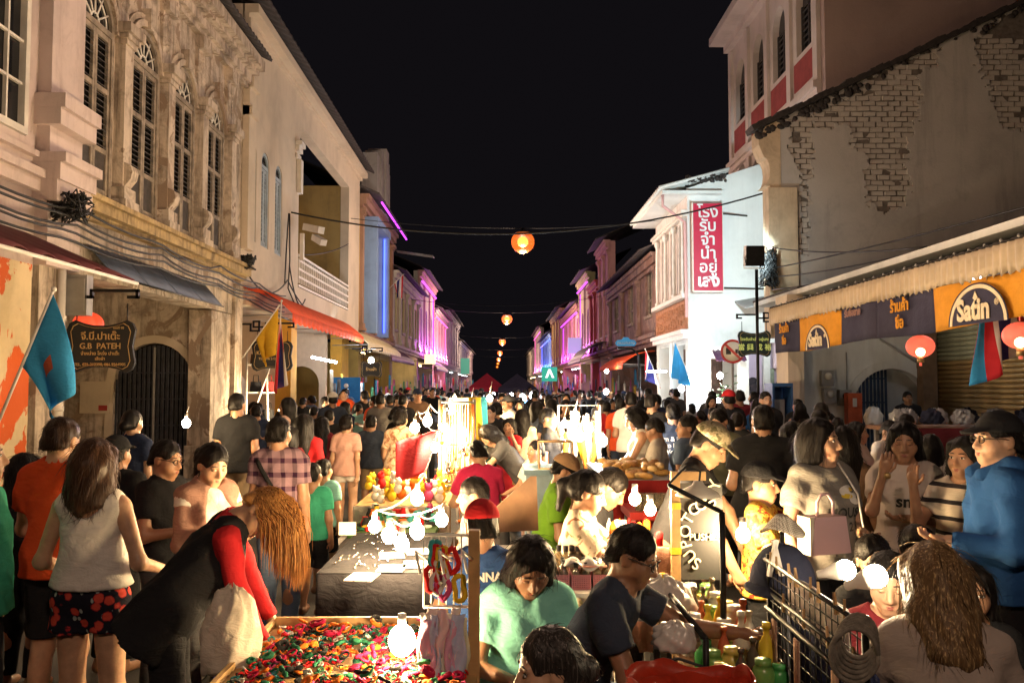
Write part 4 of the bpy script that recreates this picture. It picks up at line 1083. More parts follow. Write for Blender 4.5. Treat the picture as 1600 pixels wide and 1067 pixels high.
for yc in (12.2, 6.9):
    t, l = bz(yc); text('\u0e23\u0e31\u0e1a\u0e0b\u0e37\u0e49\u0e2d\u0e02\u0e32\u0e22', .15, plain('banner_brown', (.22, .09, .04)), FR(yc, t-.1, 5.17), bn, bold=.004)

b_ = empty('strip_light', (7.4, 13.6, 3.62), 0, 'added cool strip light hidden under the scalloped awning to brighten the arcade', 'strip light'); MB().box((-.5, -.03, 0), (.5, .03, .05)).build('tube', [glow('tube_added_fill', (.9, .95, 1), 34)], b_)  # added tube, out of view above the banner, to brighten the dark arcade
# ================================================================== right: gable wall with fallen plaster and bare bricks
GY = 19.5
gw = empty('gable_wall', (0, 0, 0), 0, 'old plastered gable wall with large patch of bare bricks above the awning', 'wall')
M_GAB = plaster('gable_plaster', (.46, .42, .385), (.14, .125, .115), .4, .5, .6); M_BRICK = plaster('brick_limewashed', (.50, .445, .39), (.19, .15, .13), .55, .3, 3); M_MORT = plain('mortar', (.15, .125, .105), .95, 0, .4, 8, .5)
Zt = lambda x: 8.0+.475*(x-6.1)
def pxpoly(pts): return [(P(1120+a/2.667, b/2.667, GY).x, P(1120+a/2.667, b/2.667, GY).z) for a, b in pts]
PATCH = [pxpoly([(405, 450), (550, 400), (640, 320), (740, 280), (855, 215), (930, 190), (925, 262), (850, 300), (850, 450), (800, 600), (790, 680), (812, 760), (770, 872), (700, 892), (632, 850), (615, 780), (630, 650), (570, 630), (550, 520), (410, 540)]),
         pxpoly([(1075, 190), (1120, 110), (1285, 20), (1330, 0), (1330, 540), (1185, 535), (1150, 400), (1085, 262)]),
         pxpoly([(345, 730), (385, 735), (385, 1055), (310, 1060), (320, 1000), (350, 960)]), pxpoly([(310, 480), (400, 450), (400, 720), (370, 740), (300, 620)])]
def inside(p, poly):
    c = False; n = len(poly)
    for i in range(n):
        a, b = poly[i], poly[i-1]
        if (a[1] > p[1]) != (b[1] > p[1]) and p[0] < (b[0]-a[0])*(p[1]-a[1])/(b[1]-a[1])+a[0]: c = not c
    return c
def wob(x, z): return (.05*math.sin(17*x+9*z)+.04*math.sin(31*z-11*x), .05*math.sin(13*z+7*x)+.035*math.sin(29*x))
def bare(x, z):
    a, b = wob(x, z); return any(inside((x+a, z+b), q) for q in PATCH)
mb = MB(); cs = .04; x0, x1, z0 = 6.62, 17.0, 3.6; nx = int((13.5-x0)/cs)
gv = {}; vs = []; fs = []
def gid(i, j):
    if (i, j) not in gv:
        x = x0+i*cs; z = z0+j*cs; gv[(i, j)] = len(vs); vs.append((x, GY+.006*math.sin(3*x+2*z)+.004*math.sin(7*z), min(z, Zt(x)-.02)))
    return gv[(i, j)]
for i in range(nx):
    for j in range(int((Zt(x0+i*cs)-z0)/cs)+1):
        x = x0+(i+.5)*cs; z = z0+(j+.5)*cs
        if bare(x, z): continue
        fs.append((gid(i, j), gid(i+1, j), gid(i+1, j+1), gid(i, j+1)))
n = len(vs)                                        # broken plaster edge has thickness
edges = {}
for f in fs:
    for k in range(4):
        e = (f[k], f[(k+1) % 4]); edges[e] = 1
vs2 = [(a, b+.05, c) for a, b, c in vs]
for (a, b) in list(edges):
    if (b, a) not in edges: fs.append((b, a, a+n, b+n))
mb.add(vs+vs2, fs, 0, False); pl_o = mb.build('plaster', [M_GAB], gw)
mb = MB(); mb.poly([(6.62, 3.0), (17, 3.0), (17, Zt(17)-.03), (6.62, Zt(6.62)-.03)], .4, 0, MF(GY+.07)); mb.poly([(13.4, 3.6), (17, 3.6), (17, Zt(17)-.02), (13.4, Zt(13.4)-.02)], .06, 0, MF(GY)); mb.build('core', [M_MORT], gw)
bm_ = []
for k in range(4):
    rn = random.Random(k); a = MB(); e = [rn.uniform(-.012, .012) for _ in range(24)]
    v = [(x+e[3*i], y+abs(e[3*i+1]), z+e[3*i+2]*.7) for i, (x, y, z) in enumerate(((-.14, 0, -.052), (.14, 0, -.052), (.14, .06, -.052), (-.14, .06, -.052), (-.14, 0, .052), (.14, 0, .052), (.14, .06, .052), (-.14, .06, .052)))]
    a.add(v, [(0, 3, 2, 1), (4, 5, 6, 7), (0, 1, 5, 4), (1, 2, 6, 5), (2, 3, 7, 6), (3, 0, 4, 7)]); bm_.append(a.mesh('brick', [M_BRICK]))
rn = random.Random(3); nb = 0
for j in range(60):
    for i in range(30):
        x = 6.66+i*.305+(.152 if j % 2 else 0); z = 3.75+j*.128
        if z > Zt(x)-.1 or not any(bare(x+p_, z+q_) for p_ in (-.13, 0, .13) for q_ in (-.05, .05)) or rn.random() < .04: continue
        if nb >= 296: break
        share('brick', bm_[rn.randrange(4)], gw, (x, GY+.034+rn.uniform(-.022, .03), z), (rn.uniform(-.05, .05), rn.uniform(-.05, .05), rn.uniform(-.06, .06)), (rn.uniform(.86, 1.06), 1, rn.uniform(.86, 1.12))); nb += 1
mb = MB(); rn = random.Random(5)                  # mould-black tiled verge
for k in range(75):
    x = 6.0+k*.15; mb.box((-.09, -.2, -.05), (.09, .35, .05+rn.uniform(0, .05)), 0, T4((x, GY, Zt(x)+.02), 0, 0, R(-25+rn.uniform(-6, 6))))
for k in range(90):
    x = rn.uniform(6.05, 8.6) if k < 60 else rn.uniform(8.6, 13); mb.ball((x, GY-.03, Zt(x)-rn.uniform(0, .28)), (rn.uniform(.04, .12), .04, rn.uniform(.03, .1)), 6, 4)
mb.build('verge', [M_ROOFD], gw)
mb = MB(); mb.poly([(6.1, 7.95), (6.62, 8.2), (6.62, 3.0), (6.35, 3.0), (6.35, 6.6)]+arc(6.22, 6.95, .14, .35, -PI/2, PI/2, 6)+[(6.1, 7.6)], .55, 0, MF(GY-.02)); mb.box((6.3, GY-.08, 3.0), (6.98, GY-.025, 6.55)); mb.build('corner_pilaster', [plaster('gable_pilaster', (.60, .46, .31), (.22, .15, .1), .5, .4, 1.2)], gw)
MB().box((5.9, 16.5, 3.8), (12, 19.48, 3.85)).build('lean_to_roof', [M_ROOFD], gw)

# ================================================================== right: tall corner building behind
r2 = empty('corner_building', (0, 0, 0), 0, 'tall pale three storey building with arched windows over red panels', 'building')
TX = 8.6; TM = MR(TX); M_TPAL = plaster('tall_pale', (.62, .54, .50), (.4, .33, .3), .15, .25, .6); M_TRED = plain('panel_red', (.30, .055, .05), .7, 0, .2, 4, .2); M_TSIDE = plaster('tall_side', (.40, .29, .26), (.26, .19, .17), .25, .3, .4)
tb = [23.2, 25.3, 27.4, 29.5]
for za, zb, zs, rz in ((3.4, 7.6, 9.1, .7), (9.95, 11.4, 12.9, .75)):
    mb = MB(); wall(mb, TM, 22.0, 30.7, za if za > 9 else 3.4, 9.95 if za < 9 else 14.6, .35, [(c, 1.15, zb, zs, rz) for c in tb]); mb.build('storey_wall', [M_TPAL], r2)
    for c in tb:
        mb = MB()
        for u in (c-.575, c+.505, c-.035): mb.box((u, .15, zb), (u+.07, .23, zs), 0, TM)
        for k in range(1, 8): mb.box((c-.5, .17, zb+(zs-zb)*k/8), (c+.5, .21, zb+(zs-zb)*k/8+.03), 0, TM)
        mb.poly(arc(c, zs, .56, rz-.02, 0, PI), .02, 0, TM @ Matrix.Translation((0, .2, 0)))
        wn = mb.build('window', [plain('window_dark_frame', (.05, .045, .045), .6)], r2); MB().box((c-.57, .24, zb), (c+.57, .25, zs), 0, TM).build('pane', [GLASSD], wn)
        MB().box((c-.75, -.03, zb-1.0), (c+.75, -.004, zb-.18), 0, TM).build('red_panel', [M_TRED], r2)
mb = MB(); mould(mb, TM, 21.98, 30.75, [(9.75, 9.9, .12), (9.902, 10.1, .22), (14.35, 14.6, .25), (14.602, 14.9, .8), (5.9, 6.1, .7)])
for c in [22.15, 24.25, 26.35, 28.45, 30.55]: mb.box((c-.16, -.1, 6.2), (c+.16, .02, 14.3), 0, TM)
mb.build('cornice', [M_TPAL], r2)
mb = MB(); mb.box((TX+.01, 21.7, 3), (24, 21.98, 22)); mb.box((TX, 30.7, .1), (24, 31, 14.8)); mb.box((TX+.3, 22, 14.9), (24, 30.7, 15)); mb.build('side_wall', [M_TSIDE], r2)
mb = MB(); mb.poly([(8.2, 16.4), (24, 24), (24, 24.3), (8.0, 16.7)], 1.0, 0, MF(21.4)); mb.build('roof', [M_ROOFD], r2)
mb = MB(); wall(mb, TM, 22, 30.7, .15, 3.4, .35, [(23.3, 1.6, .15, 2.4, 0), (26, 1.6, .15, 2.4, 0), (28.8, 1.6, .15, 2.4, 0)]); mb.build('ground_wall', [plaster('ground_lilac', (.50, .40, .46), (.3, .24, .27), .2, .2)], r2)

# ================================================================== right: white house with the red pawnbroker's sign
r3 = empty('shophouse', (0, 0, 0), 0, 'white flood lit corner shophouse carrying the upright red sign', 'building', 'shophouses on the right side of the street')
PXn = 5.84; WHT = plaster('wall_floodlit_white', (.70, .72, .70), (.45, .46, .45), .15, .2, .7); S_ = MF(26.0)
mb = MB(); wall(mb, S_, PXn+.02, 7.72, .15, 3.2, .3, [(6.98, .9, .15, 2.7, 0)]); mb.poly([(PXn+.02, 3.2), (8.55, 3.2), (8.55, 9.0), (PXn+.05, 8.1)], .3, 0, S_); mb.build('side_wall', [WHT], r3)
mb = MB(); G_ = MR(PXn)
wall(mb, G_, 26.02, 31.4, 3.3, 8.1, .28, [(26.95, .75, 4.85, 7.1, 0), (28.3, .75, 4.85, 7.1, 0), (29.8, .9, 4.85, 7.1, 0)]); mb.build('front_wall', [plaster('front_peach', (.70, .66, .63), (.2, .13, .1), .4, .5)], r3)
for c, w_ in ((26.95, .75), (28.3, .75), (29.8, .9)): shutter_window(r3, G_, c, w_, 4.85, 7.1, 0, [M_WHITEP, M_SLATD], 2, .3, .1, False)
mb = MB()
for u in (26.2, 27.6, 29.05, 30.6):
    mb.lathe([(.1, 4.75), (.1, 4.85), (.06, 4.9), (.07, 5.6), (.055, 6.9), (.1, 7.0), (.11, 7.15)], 10, 0, (PXn-.1, u, 0))
mould(mb, G_, 26.0, 31.4, [(4.62, 4.75, .2), (7.2, 7.3, .14), (7.302, 7.4, .2), (3.35, 3.5, .16), (3.502, 3.62, .24)]); mb.build('columns_and_sills', [M_WHITEP], r3)
rn = random.Random(11); mb = MB()
for k in range(60):
    u = 26.2+5*k/60; mb.ball((PXn-.03, u, 4.1+.28*math.sin(k*1.3)), (.05, .12, .09), 6, 4)
mb.box((26.02, -.03, 3.64), (31.4, .0, 4.6), 0, G_); mb.build('carved_frieze', [plain('terracotta', (.36, .16, .08), .85, 0, .35, 9, .5, 20)], r3)
mb = MB(); mb.box((5.0, 25.7, 7.85), (6.9, 31.6, 7.95)); mb.sheet(lambda u, v: (4.9+2.2*v, 25.6+6.1*u, 7.98+1.0*v*0.6+.03*math.sin(u*140)), 120, 2, thick=.07); mb.build('eave', [WHT], r3)
mb = MB(); mb.tube([(5.05, 25.9, 7.85), (5.05, 25.9, 7.5), (5.75, 25.95, 7.0), (5.78, 25.95, 4.0)], .05, 8); mb.build('downpipe', [W_ROSE], r3)
rn = random.Random(2); mb = MB()
for k in range(60): mb.ball((6.1+rn.uniform(-.3, .9), 25.8+rn.uniform(-.2, .5), 8.35+rn.uniform(-.1, .12)), rn.uniform(.03, .09), 5, 4)
tag(mb.build('roof_weeds', [M_ROOFD]), 'dark weeds growing on the white house roof edge', 'weeds')
mb = MB(); mb.box((PXn, 26.02, .15), (PXn+.45, 26.45, 3.3)); mb.box((PXn, 28.6, .15), (PXn+.4, 29.0, 3.3)); mb.box((PXn, 31.0, .15), (PXn+.4, 31.4, 3.3)); mb.box((5.88, 26.3, 3.2), (8.5, 31.3, 3.3)); mb.box((8.3, 26.31, .15), (8.5, 31.3, 3.2)); mb.build('arcade', [WHT], r3)
mb = MB(); wall(mb, MF(26.5), 7.74, 9.2, .15, 3.6, .2, [(8.0, .42, 1.0, 1.9, .22), (8.95, .42, 1.0, 1.9, .22)]); mb.box((8.3, 26.46, .15), (8.68, 26.5, 2.5)); mb.build('lilac_wall', [plaster('lilac', (.52, .40, .50), (.3, .24, .3), .15, .2)], r3)
MB().box((8.32, 26.43, .2), (8.49, 26.458, 2.4)).box((8.5, 26.43, .2), (8.66, 26.458, 2.4)).build('door', [plain('door_sage', (.30, .33, .24), .6)], r3)
MB().box((7.8, 26.6, .9), (9.18, 26.61, 2.2)).build('pane', [GLASSD], r3)
mb = MB(); mb.box((8.0, 25.4, 5.0), (9.0, 25.98, 5.08)); mb.sheet(lambda u, v: (7.3+2.0*u, 25.95-1.2*v, 4.45-.3*v+.35*u), 6, 3, thick=.05); mb.build('side_canopy', [M_GREY], r3)
MB().sheet(lambda u, v: (6.55+.95*u, 25.9-.5*v, 2.95-.35*v+.02*math.sin(u*40)), 40, 3, thick=.01).build('small_awning', [A_PUR], r3)
sg = empty('pawn_sign', (0, 0, 0), 0, 'tall upright red signboard with white vertical lettering on the white house', 'sign')
SY = 25.55; a = P(1083, 318, SY); b = P(1130, 454, SY); M_SRED = plain('sign_red', (.50, .012, .05), .45, 0, .1, 3, .05)
MB().box((a.x, SY, b.z), (b.x, SY+.18, a.z)).build('board', [M_SRED], sg)
MB().box((a.x-.03, SY+.02, b.z-.03), (a.x, SY+.16, a.z+.03)).box((b.x, SY+.02, b.z-.03), (b.x+.03, SY+.16, a.z+.03)).box((a.x, SY+.02, b.z-.05), (b.x, SY+.16, b.z)).build('frame', [M_WHITEP], sg)
M_SLET = plain('sign_letters', (.78, .80, .80), .35, .2, .1, 5, 0)
for k, s in enumerate(('\u0e42\u0e23\u0e07', '\u0e23\u0e31\u0e1a', '\u0e08\u0e33', '\u0e19\u0e33', '\u0e2d\u0e22\u0e39\u0e48', '\u0e40\u0e2a\u0e07')):
    text(s, .5, M_SLET, upright(((a.x+b.x)/2, SY-.012, a.z-.28-k*.43)), sg, bold=.008+(.012 if k == 5 else 0))
mb = MB(); mb.tube([(b.x, SY+.1, a.z-.3), (b.x+.9, 25.98, a.z-.3)], .025, 5); mb.tube([(b.x, SY+.1, b.z+.1), (b.x+1.6, 25.98, b.z+.1)], .025, 5); mb.build('stay_rod', [M_IRON], sg)

# ================================================================== right row further on
house(1, 6.0, 31.5, 46, 6.9, W_RUIN, W_RUIN, 'dark ruinous shophouse with peeling pink plaster beyond the white house', 3, None, True, False, 7)
house(1, 6.0, 46.05, 51, 9.9, W_ROSE, W_ROSE, 'salmon shophouse with a rounded gable beyond the ruin', 2, None, True, True, 8)
house(1, 6.0, 51.05, 56, 8.3, W_RED, W_RED, 'narrow deep red shophouse front on the right', 2, None, False, True, 18)
house(1, 6.0, 56.05, 64, 9.5, W_GRN, W_GRN, 'olive green shophouse on the right side', 2, LED_P, True, True, 9)
house(1, 6.0, 64.05, 82, 8.1, W_ROSE, W_BRN, 'rose shophouse with violet lit bay on the right', 4, LED_P, True, True, 10)
house(1, 6.0, 82.05, 100, 9.4, W_YEL, W_BRN, 'ochre shophouse beyond the violet lit bay', 4, None, True, True, 11)
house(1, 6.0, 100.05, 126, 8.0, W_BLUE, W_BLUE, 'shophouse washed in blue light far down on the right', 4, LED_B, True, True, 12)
house(1, 6.0, 126.05, 152, 10.5, W_GRY, W_PALE, 'shophouse with pink neon column far down on the right', 4, LED_PK, True, True, 13)
house(1, 6.0, 152.05, 200, 8.5, W_PALE, W_PALE, 'last pale shophouse range far down on the right', 6, None, True, True, 14)
curved_awning('awning', MR(6.0), 47, 56, 4.3, 1.6, 1.0, A_STR, 'grey half barrel awning before the salmon house', 'awnings along the street', 30, .6)
curved_awning('awning', MR(6.0), 32.5, 40, 3.2, 1.3, .5, AWO, 'orange awning before the ruinous house', 'awnings along the street', 30)
# ================================================================== lamps over the street, wires
LLAB = ['orange street lamp behind the viewer', 'orange street lamp high over the front stalls', 'nearest glowing orange street lamp hanging over the road', 'second glowing orange street lamp hanging over the road', 'third orange street lamp down the road', 'fourth orange street lamp down the road', 'fifth orange street lamp, small and far', 'sixth orange street lamp, tiny and far', 'last tiny orange street lamp at the end of the road']
SODIUM = glow('lamp_sodium', (1, .42, .07), 4.2)
OHALO = NT('amber_halo'); OHALO.base((.12, .02, .002)); OHALO.set(Alpha=.5, Roughness=.4, Emission_Color=(1, .17, .006, 1), Emission_Strength=.75); OHALO = OHALO.m  # lamp halo put into a see-through material that glows orange
LAMPY = [-3, 11, 30, 66, 102, 138, 174, 210, 250]
for i, Y in enumerate(LAMPY):
    x = .74-.0105*(Y-30) if Y > 0 else .6
    lp = empty('street_lamp', (0, 0, 0), 0, ['orange street lamp above the market, out of the picture', 'nearest glowing orange street lamp hanging over the road', 'second glowing orange street lamp hanging over the road', 'third orange street lamp down the road', 'fourth orange street lamp down the road'][i] if i < 0 else LLAB[min(i, 8)], 'street lamp', 'street lamps over the road')
    z = 7.05 if Y > 20 else (8.3 if Y == 11 else 6.2)
    MB().ball((x, Y, z), .2, 12, 8).build('bulb', [SODIUM], lp); MB().ball((x, Y, z), .42, 20, 12).build('halo_shell', [OHALO], lp)  # outer ball is an added shell standing for the glow round the bulb
    if Y < 180: lo_ = point('lamp_light', (x, Y, z-.5), {0: 640, 1: 790, 2: 1500}.get(i, 3200), (1, .69, .50), .12); lo_.parent = lp
    MB().lathe([(.3, .17), (.2, .24), (.06, .2), (.05, .34)], 12, 0, (x, Y, z+.16)).build('shade', [M_IRON], lp)
    MB().tube(sagcable((LX, Y, 7.9), (x, Y, z+.5), .1, 6)+sagcable((x, Y, z+.5), (6, Y, 7.9), .1, 6)[1:], .012, 5).build('span_wire', [BLACKC], lp)
a = P(455, 332, 21); b = P(1222, 293, 21)
cable('cable', [sagcable((a.x, 21, a.z), (b.x, 21, b.z), .85, 26)], .022, 'thick black cable sagging right across the street', group='cables across the street')
c0 = P(870, 300, 45); cable('cable', [sagcable((LX, 50, 7.0), (6, 50, 7.2), .5, 20)], .015, 'thin black wire crossing the street far down', group='cables across the street')
rn = random.Random(4)
cs_ = []
for k in range(5):
    zz = 4.0-.09*k
    pts = []
    for i in range(5): pts += sagcable((LX+.36+rn.uniform(0, .05), 7.5+i*2.5, zz+rn.uniform(-.04, .04)), (LX+.36+rn.uniform(0, .05), 10+i*2.5, zz+rn.uniform(-.04, .04)), .06+.05*rn.random(), 6)[:-1]
    cs_.append(pts)
cable('cable_bundle', cs_, .016, 'bundle of black cables looping along the old house frieze')
cable('cable_bundle', [sagcable((LX+.12, 17.6, 4.2), (LX+.12, 20.8, 4.5), .35), sagcable((LX+.12, 20.8, 4.5), (LX+.15, 24, 3.9), .2), sagcable((LX+.1, 17.5, 3.7), (LX+.2, 27, 3.8), .25), [(LX+.12, 20.9, 6.2), (LX+.14, 20.9, 5.0), (LX+.12, 20.85, 4.3), (LX+.3, 21.2, 3.7)], sagcable((LX+.1, 20.9, 6.2), (LX+.1, 20.6, 4.4), -.2), sagcable((LX+.1, 29, 6.8), (LX+.1, 22.5, 5.4), .1), sagcable((LX+.12, 20.95, 4.9), (LX+.14, 22.6, 4.2), .5)], .018, 'tangle of black cables on the cream balcony house')
mb = MB()
for k in range(26): mb.tube([Vector((LX+.35, 9.9, 4.0))+Vector([rn.uniform(-.2, .2) for _ in range(3)]) for _ in range(6)], .011, 5)
tag(mb.build('cable_knot', [BLACKC]), 'black knot of cable splices at the pink corner', 'cable', 'cable knots on the left facades')
mb = MB()
for k in range(20): mb.tube([Vector((LX+.28, 17.0, 4.4))+Vector([rn.uniform(-.15, .15) for _ in range(3)]) for _ in range(4)], .02, 5)
tag(mb.build('cable_knot', [BLACKC]), 'black knot of cable splices below the cream pilaster', 'cable', 'cable knots on the left facades')
cable('cable_bundle', [sagcable((6.3, 19.3, 4.6), (6.6, 5, 3.95), .1), sagcable((6.3, 19.3, 4.4), (6.8, 5, 4.1), .3), sagcable((6.3, 19.3, 5.1), (6.2, 12, 3.9), .1), sagcable((6.3, 19.3, 4.1), (6.9, 8, 3.85), .15)], .015, 'black wires running above the scalloped awning', group='cables along the right facades')
mb = MB()
for k in range(30): mb.tube([Vector((6.2, 19.2, 4.6))+Vector([rn.uniform(-.25, .25), rn.uniform(-.1, .1), rn.uniform(-.5, .5)]) for _ in range(5)], .014, 5)
tag(mb.build('cable_knot', [BLACKC]), 'hanging black tangle of wires at the gable corner', 'cable')
# security camera pair
cc = empty('security_camera', (LX+.3, 21.5, 5.6), 0, 'white twin security camera on the cream balcony house', 'camera')
MB().box((-.05, -.05, -.5), (.05, .05, .2)).build('bracket', [M_WHITEP], cc)
MB().box((-.1, -.35, -.09), (.1, .3, .09), 0, T4((.25, .1, .35), .9, .25)).build('housing', [M_WHITEP], cc); MB().box((-.09, -.3, -.08), (.09, .25, .08), 0, T4((.35, .35, .1), .7, .4)).build('housing', [M_WHITEP], cc)
# floodlight on a tall pole, turned to the white house
fl = empty('floodlight', (0, 0, 0), 0, 'black floodlight on a tall pole facing the white house', 'floodlight')
fp = P(1178, 400, 18.0)
MB().tube([(fp.x+.05, 18, .15), (fp.x+.05, 18, fp.z-.3)], .035, 8).build('pole', [M_IRON], fl)
MB().box((-.2, -.1, -.22), (.2, .1, .22), 0, T4((fp.x, 18, fp.z), 0, R(8))).build('lamp_head', [M_IRON], fl)
MB().box((-.17, .102, -.19), (.17, .11, .19), 0, T4((fp.x, 18, fp.z), 0, R(8))).build('lens', [glow('flood_white', (.72, .95, 1), 60)], fl)
MB().tube([(fp.x-.22, 18, fp.z), (fp.x-.22, 18, fp.z-.27), (fp.x+.22, 18, fp.z-.27), (fp.x+.22, 18, fp.z)], .014, 5).build('yoke', [M_WHITEP], fl)
spot('floodlight_beam', (fp.x, 18.2, fp.z), (6.9, 26, 5.4), 2600, (.74, .95, 1), 60)

# ================================================================== hanging signboards, flags, lanterns
SIGNB = plain('sign_black', (.009, .009, .01), .65, 0, .2, 5, .1); GOLD = plain('sign_gold', (.52, .36, .16), .4, .5, .15, 9, 0); SIGNG = plain('sign_dark_green', (.015, .03, .026), .35, 0, .2, 5, .1)
def board_outline(w_, h_, s=1.0):
    a, b = w_/2*s, h_/2*s; pts = []
    for q in range(4):
        sx, sz = ((1, 1), (-1, 1), (-1, -1), (1, -1))[q]
        c = [(a*.98, b*.62), (a*.9, b*.86), (a*.74, b*.98), (a*.5, b*.86), (a*.2, b*.78)]
        if q % 2: c = c[::-1]
        pts += [(sx*x, sz*z) for x, z in c]
        if q == 1: pts.append((-a*.9, b*.0))
        if q == 3: pts.append((a*.9, 0))
    return pts
def signboard(name, label, cx, cy, cz, w_, h_, lines, m, brx, group='hanging shop signs', brk=1):
    s = empty(name, (cx, cy, cz), 0, label, 'sign', group)
    MB().poly(board_outline(w_, h_), .05).build('board', [m], s)
    o1 = board_outline(w_, h_, .88); o2 = board_outline(w_, h_, .862); mb = MB()
    for k in range(len(o1)): k2 = (k+1) % len(o1); mb.poly([o1[k], o1[k2], o2[k2], o2[k]], .006, 0, Matrix.Translation((0, -.007, 0)))
    mb.build('border_line', [GOLD], s)
    for tx, sz, x, z, mm in lines: text(tx, sz, mm, upright((x, -.008, z)), s, 'lettering', .003, bold=sz*.012)
    mb = MB(); hx = h_/2
    for x in (-w_*.36, w_*.36): mb.tube([(x, .025, hx*.9), (x, .025, hx+.2)], .008, 5)
    mb.build('chain', [M_IRON], s)
    mb = MB(); L = abs(brx); sg_ = 1 if brx > 0 else -1; e = -sg_*w_*.55
    path = [(e-sg_*.2, hx+.34), (e+sg_*.02, hx+.34), (e+sg_*.02, hx+.2), (e+sg_*.2, hx+.2), (e+sg_*.2, hx+.4), (e+sg_*.08, hx+.4), (e+sg_*.08, hx+.28), (e+sg_*.34, hx+.28), (e+sg_*.34, hx+.36), (e+sg_*w_*1.05, hx+.36), (e+sg_*w_*1.05, hx+.28), (e+sg_*w_*.93, hx+.28)]
    for p, q in zip(path, path[1:]):
        mb.box((min(p[0], q[0])-.018, 0, min(p[1], q[1])-.018), (max(p[0], q[0])+.018, .05, max(p[1], q[1])+.018))
    mb.build('fret_bracket', [M_IRON], s)
    return s
p = P(157, 541, 10.3)
signboard('hanging_sign', 'black scalloped signboard with gold Thai and English lettering near the left pier', p.x, 10.3, p.z, .86, .66,
          [('\u0e08\u0e35.\u0e1a\u0e35.\u0e1b\u0e32\u0e40\u0e15\u0e4a\u0e30', .125, 0, .12, GOLD), ('G.B  PATEH', .10, 0, .0, GOLD), ('\u0e08\u0e33\u0e2b\u0e19\u0e48\u0e32\u0e22 \u0e42\u0e2b\u0e23\u0e48\u0e07 \u0e1b\u0e32\u0e40\u0e15\u0e4a\u0e30', .06, 0, -.09, GOLD), ('\u0e40\u0e2a\u0e37\u0e49\u0e2d\u0e1c\u0e49\u0e32', .05, 0, -.155, GOLD), ('TEL. 076-212398, 081 9564905', .05, 0, -.225, GOLD), ('\u0e40\u0e25\u0e02\u0e17\u0e35\u0e48 90', .04, .22, .225, GOLD)], SIGNB, 1)
p = P(425, 556, 17.6)
signboard('hanging_sign', 'black scalloped signboard half hidden by a yellow flag', p.x, 17.6, p.z, .88, .66, [('KRISHNA', .11, -.1, .06, GOLD), ('TEL 076 212', .07, -.1, -.06, GOLD)], SIGNB, 1)
YELG = glow('letter_yellow_green', (.75, .8, .2), .5)
p = P(1179, 537, 19.0)
signboard('hanging_sign', 'dark green scalloped signboard with yellow Thai and Chinese lettering by the floodlight pole', p.x, 19.0, p.z, .78, .62, [('\u0e42\u0e23\u0e07\u0e23\u0e31\u0e1a\u0e08\u0e33\u0e19\u0e33 \u0e2d\u0e22\u0e39\u0e48\u0e40\u0e2a\u0e07', .09, 0, .1, YELG), ('\u88d5 \u6210 \u8208 \u7576'[::-1], .16, 0, -.09, YELG)], SIGNG, -1)
p = P(580, 577, 24)
signboard('hanging_sign', 'grey scalloped signboard under the purple awning', p.x, 24, p.z, .62, .5, [('\u0e23\u0e49\u0e32\u0e19\u0e1c\u0e49\u0e32', .12, 0, 0, GOLD)], SIGNB, 1)
def flag(name, label, base, tip, w_, L, mats, stripes, seed=0, group='flags on poles', hang=.9, spread=0):
    """cloth hanging from a slanted pole; stripes = (material index per band)"""
    f = empty(name, (0, 0, 0), 0, label, 'flag', group); b = Vector(base); t = Vector(tip); d = (t-b)
    MB().tube([b, t], .014, 6).ball(t, .025, 8, 5).build('pole', [M_WHITEP], f)
    side = Vector((1, 0, 0)); mb = MB(); n = 16
    def g(u, v):
        q = t-d.normalized()*(.03+w_*u*.8)
        x = q.x+spread*v*(1-.5*u)*(1-.35*v)+.10*v*math.sin(u*7+seed)+(.25*v*(u-.3)); y = q.y+.09*math.sin(u*9+seed+2*v)*v
        return Vector((x-.05*v, y, q.z-L*v*(1-.25*u)+.15*u*v))
    v0 = len(mb.v); mb.sheet(g, n, 12, 0, .004)
    nf = n*12
    for i in range(n):
        for j in range(12):
            k = i*12+j; m_ = stripes(i/n, j/12); mb.m[k] = m_; mb.m[k+nf] = m_
    mb.build('cloth', mats, f); return f
FB = cloth('flag_blue', (.04, .27, .55)); FR_ = cloth('flag_red', (.50, .03, .04)); FW = cloth('flag_white', (.65, .62, .6)); FN = cloth('flag_navy', (.05, .05, .22)); FY = cloth('flag_yellow', (.62, .36, .03)); FO = cloth('flag_emblem', (.42, .10, .05))
thai = lambda u, v: (0, 1, 2, 2, 1, 0)[min(5, int(u*6))]
flag('flag', 'sky blue flag with a small orange emblem hanging from a white pole at left', P(-6, 668, 7.2), P(84, 452, 7.2), .85, .85, [FB, FO], lambda u, v: 1 if (.35 < u < .55 and .38 < v < .52) else 0, .5, spread=.42)
flag('flag', 'yellow flag hanging over the black signboard', P(378, 560, 16.6), P(436, 478, 16.6), .95, .95, [FY, FY], lambda u, v: 0, 1.5)
flag('flag', 'red white and blue striped flag hanging below the yellow flag', P(432, 600, 16.8), P(440, 470, 16.8), .5, 1.85, [FR_, FW, FN], thai, 2.2)
flag('flag', 'red white and blue striped flag hanging in front of the roller shutter', P(1606, 488, 9.2), P(1526, 500, 9.2), .6, .74, [FR_, FW, FN, FB], lambda u, v: 3 if u < .12 else thai((u-.12)/.88, v), .1, spread=.03)
flag('flag', 'sky blue flag on a slanted pole at the white house', P(1082, 600, 25), P(1054, 532, 25), .9, 1.1, [FB, FB], lambda u, v: 0, 0)
flag('flag', 'red white and blue striped flag on a slanted pole before the ruin', P(1032, 602, 30), P(1008, 545, 30), 1.2, .9, [FR_, FW, FN], thai, 2)
flag('flag', 'small red white and blue striped flag on the brown pilaster at left', (LX, 39, 6.2), (LX+.9, 38.6, 7.0), .8, 1.1, [FR_, FW, FN], thai, 1)
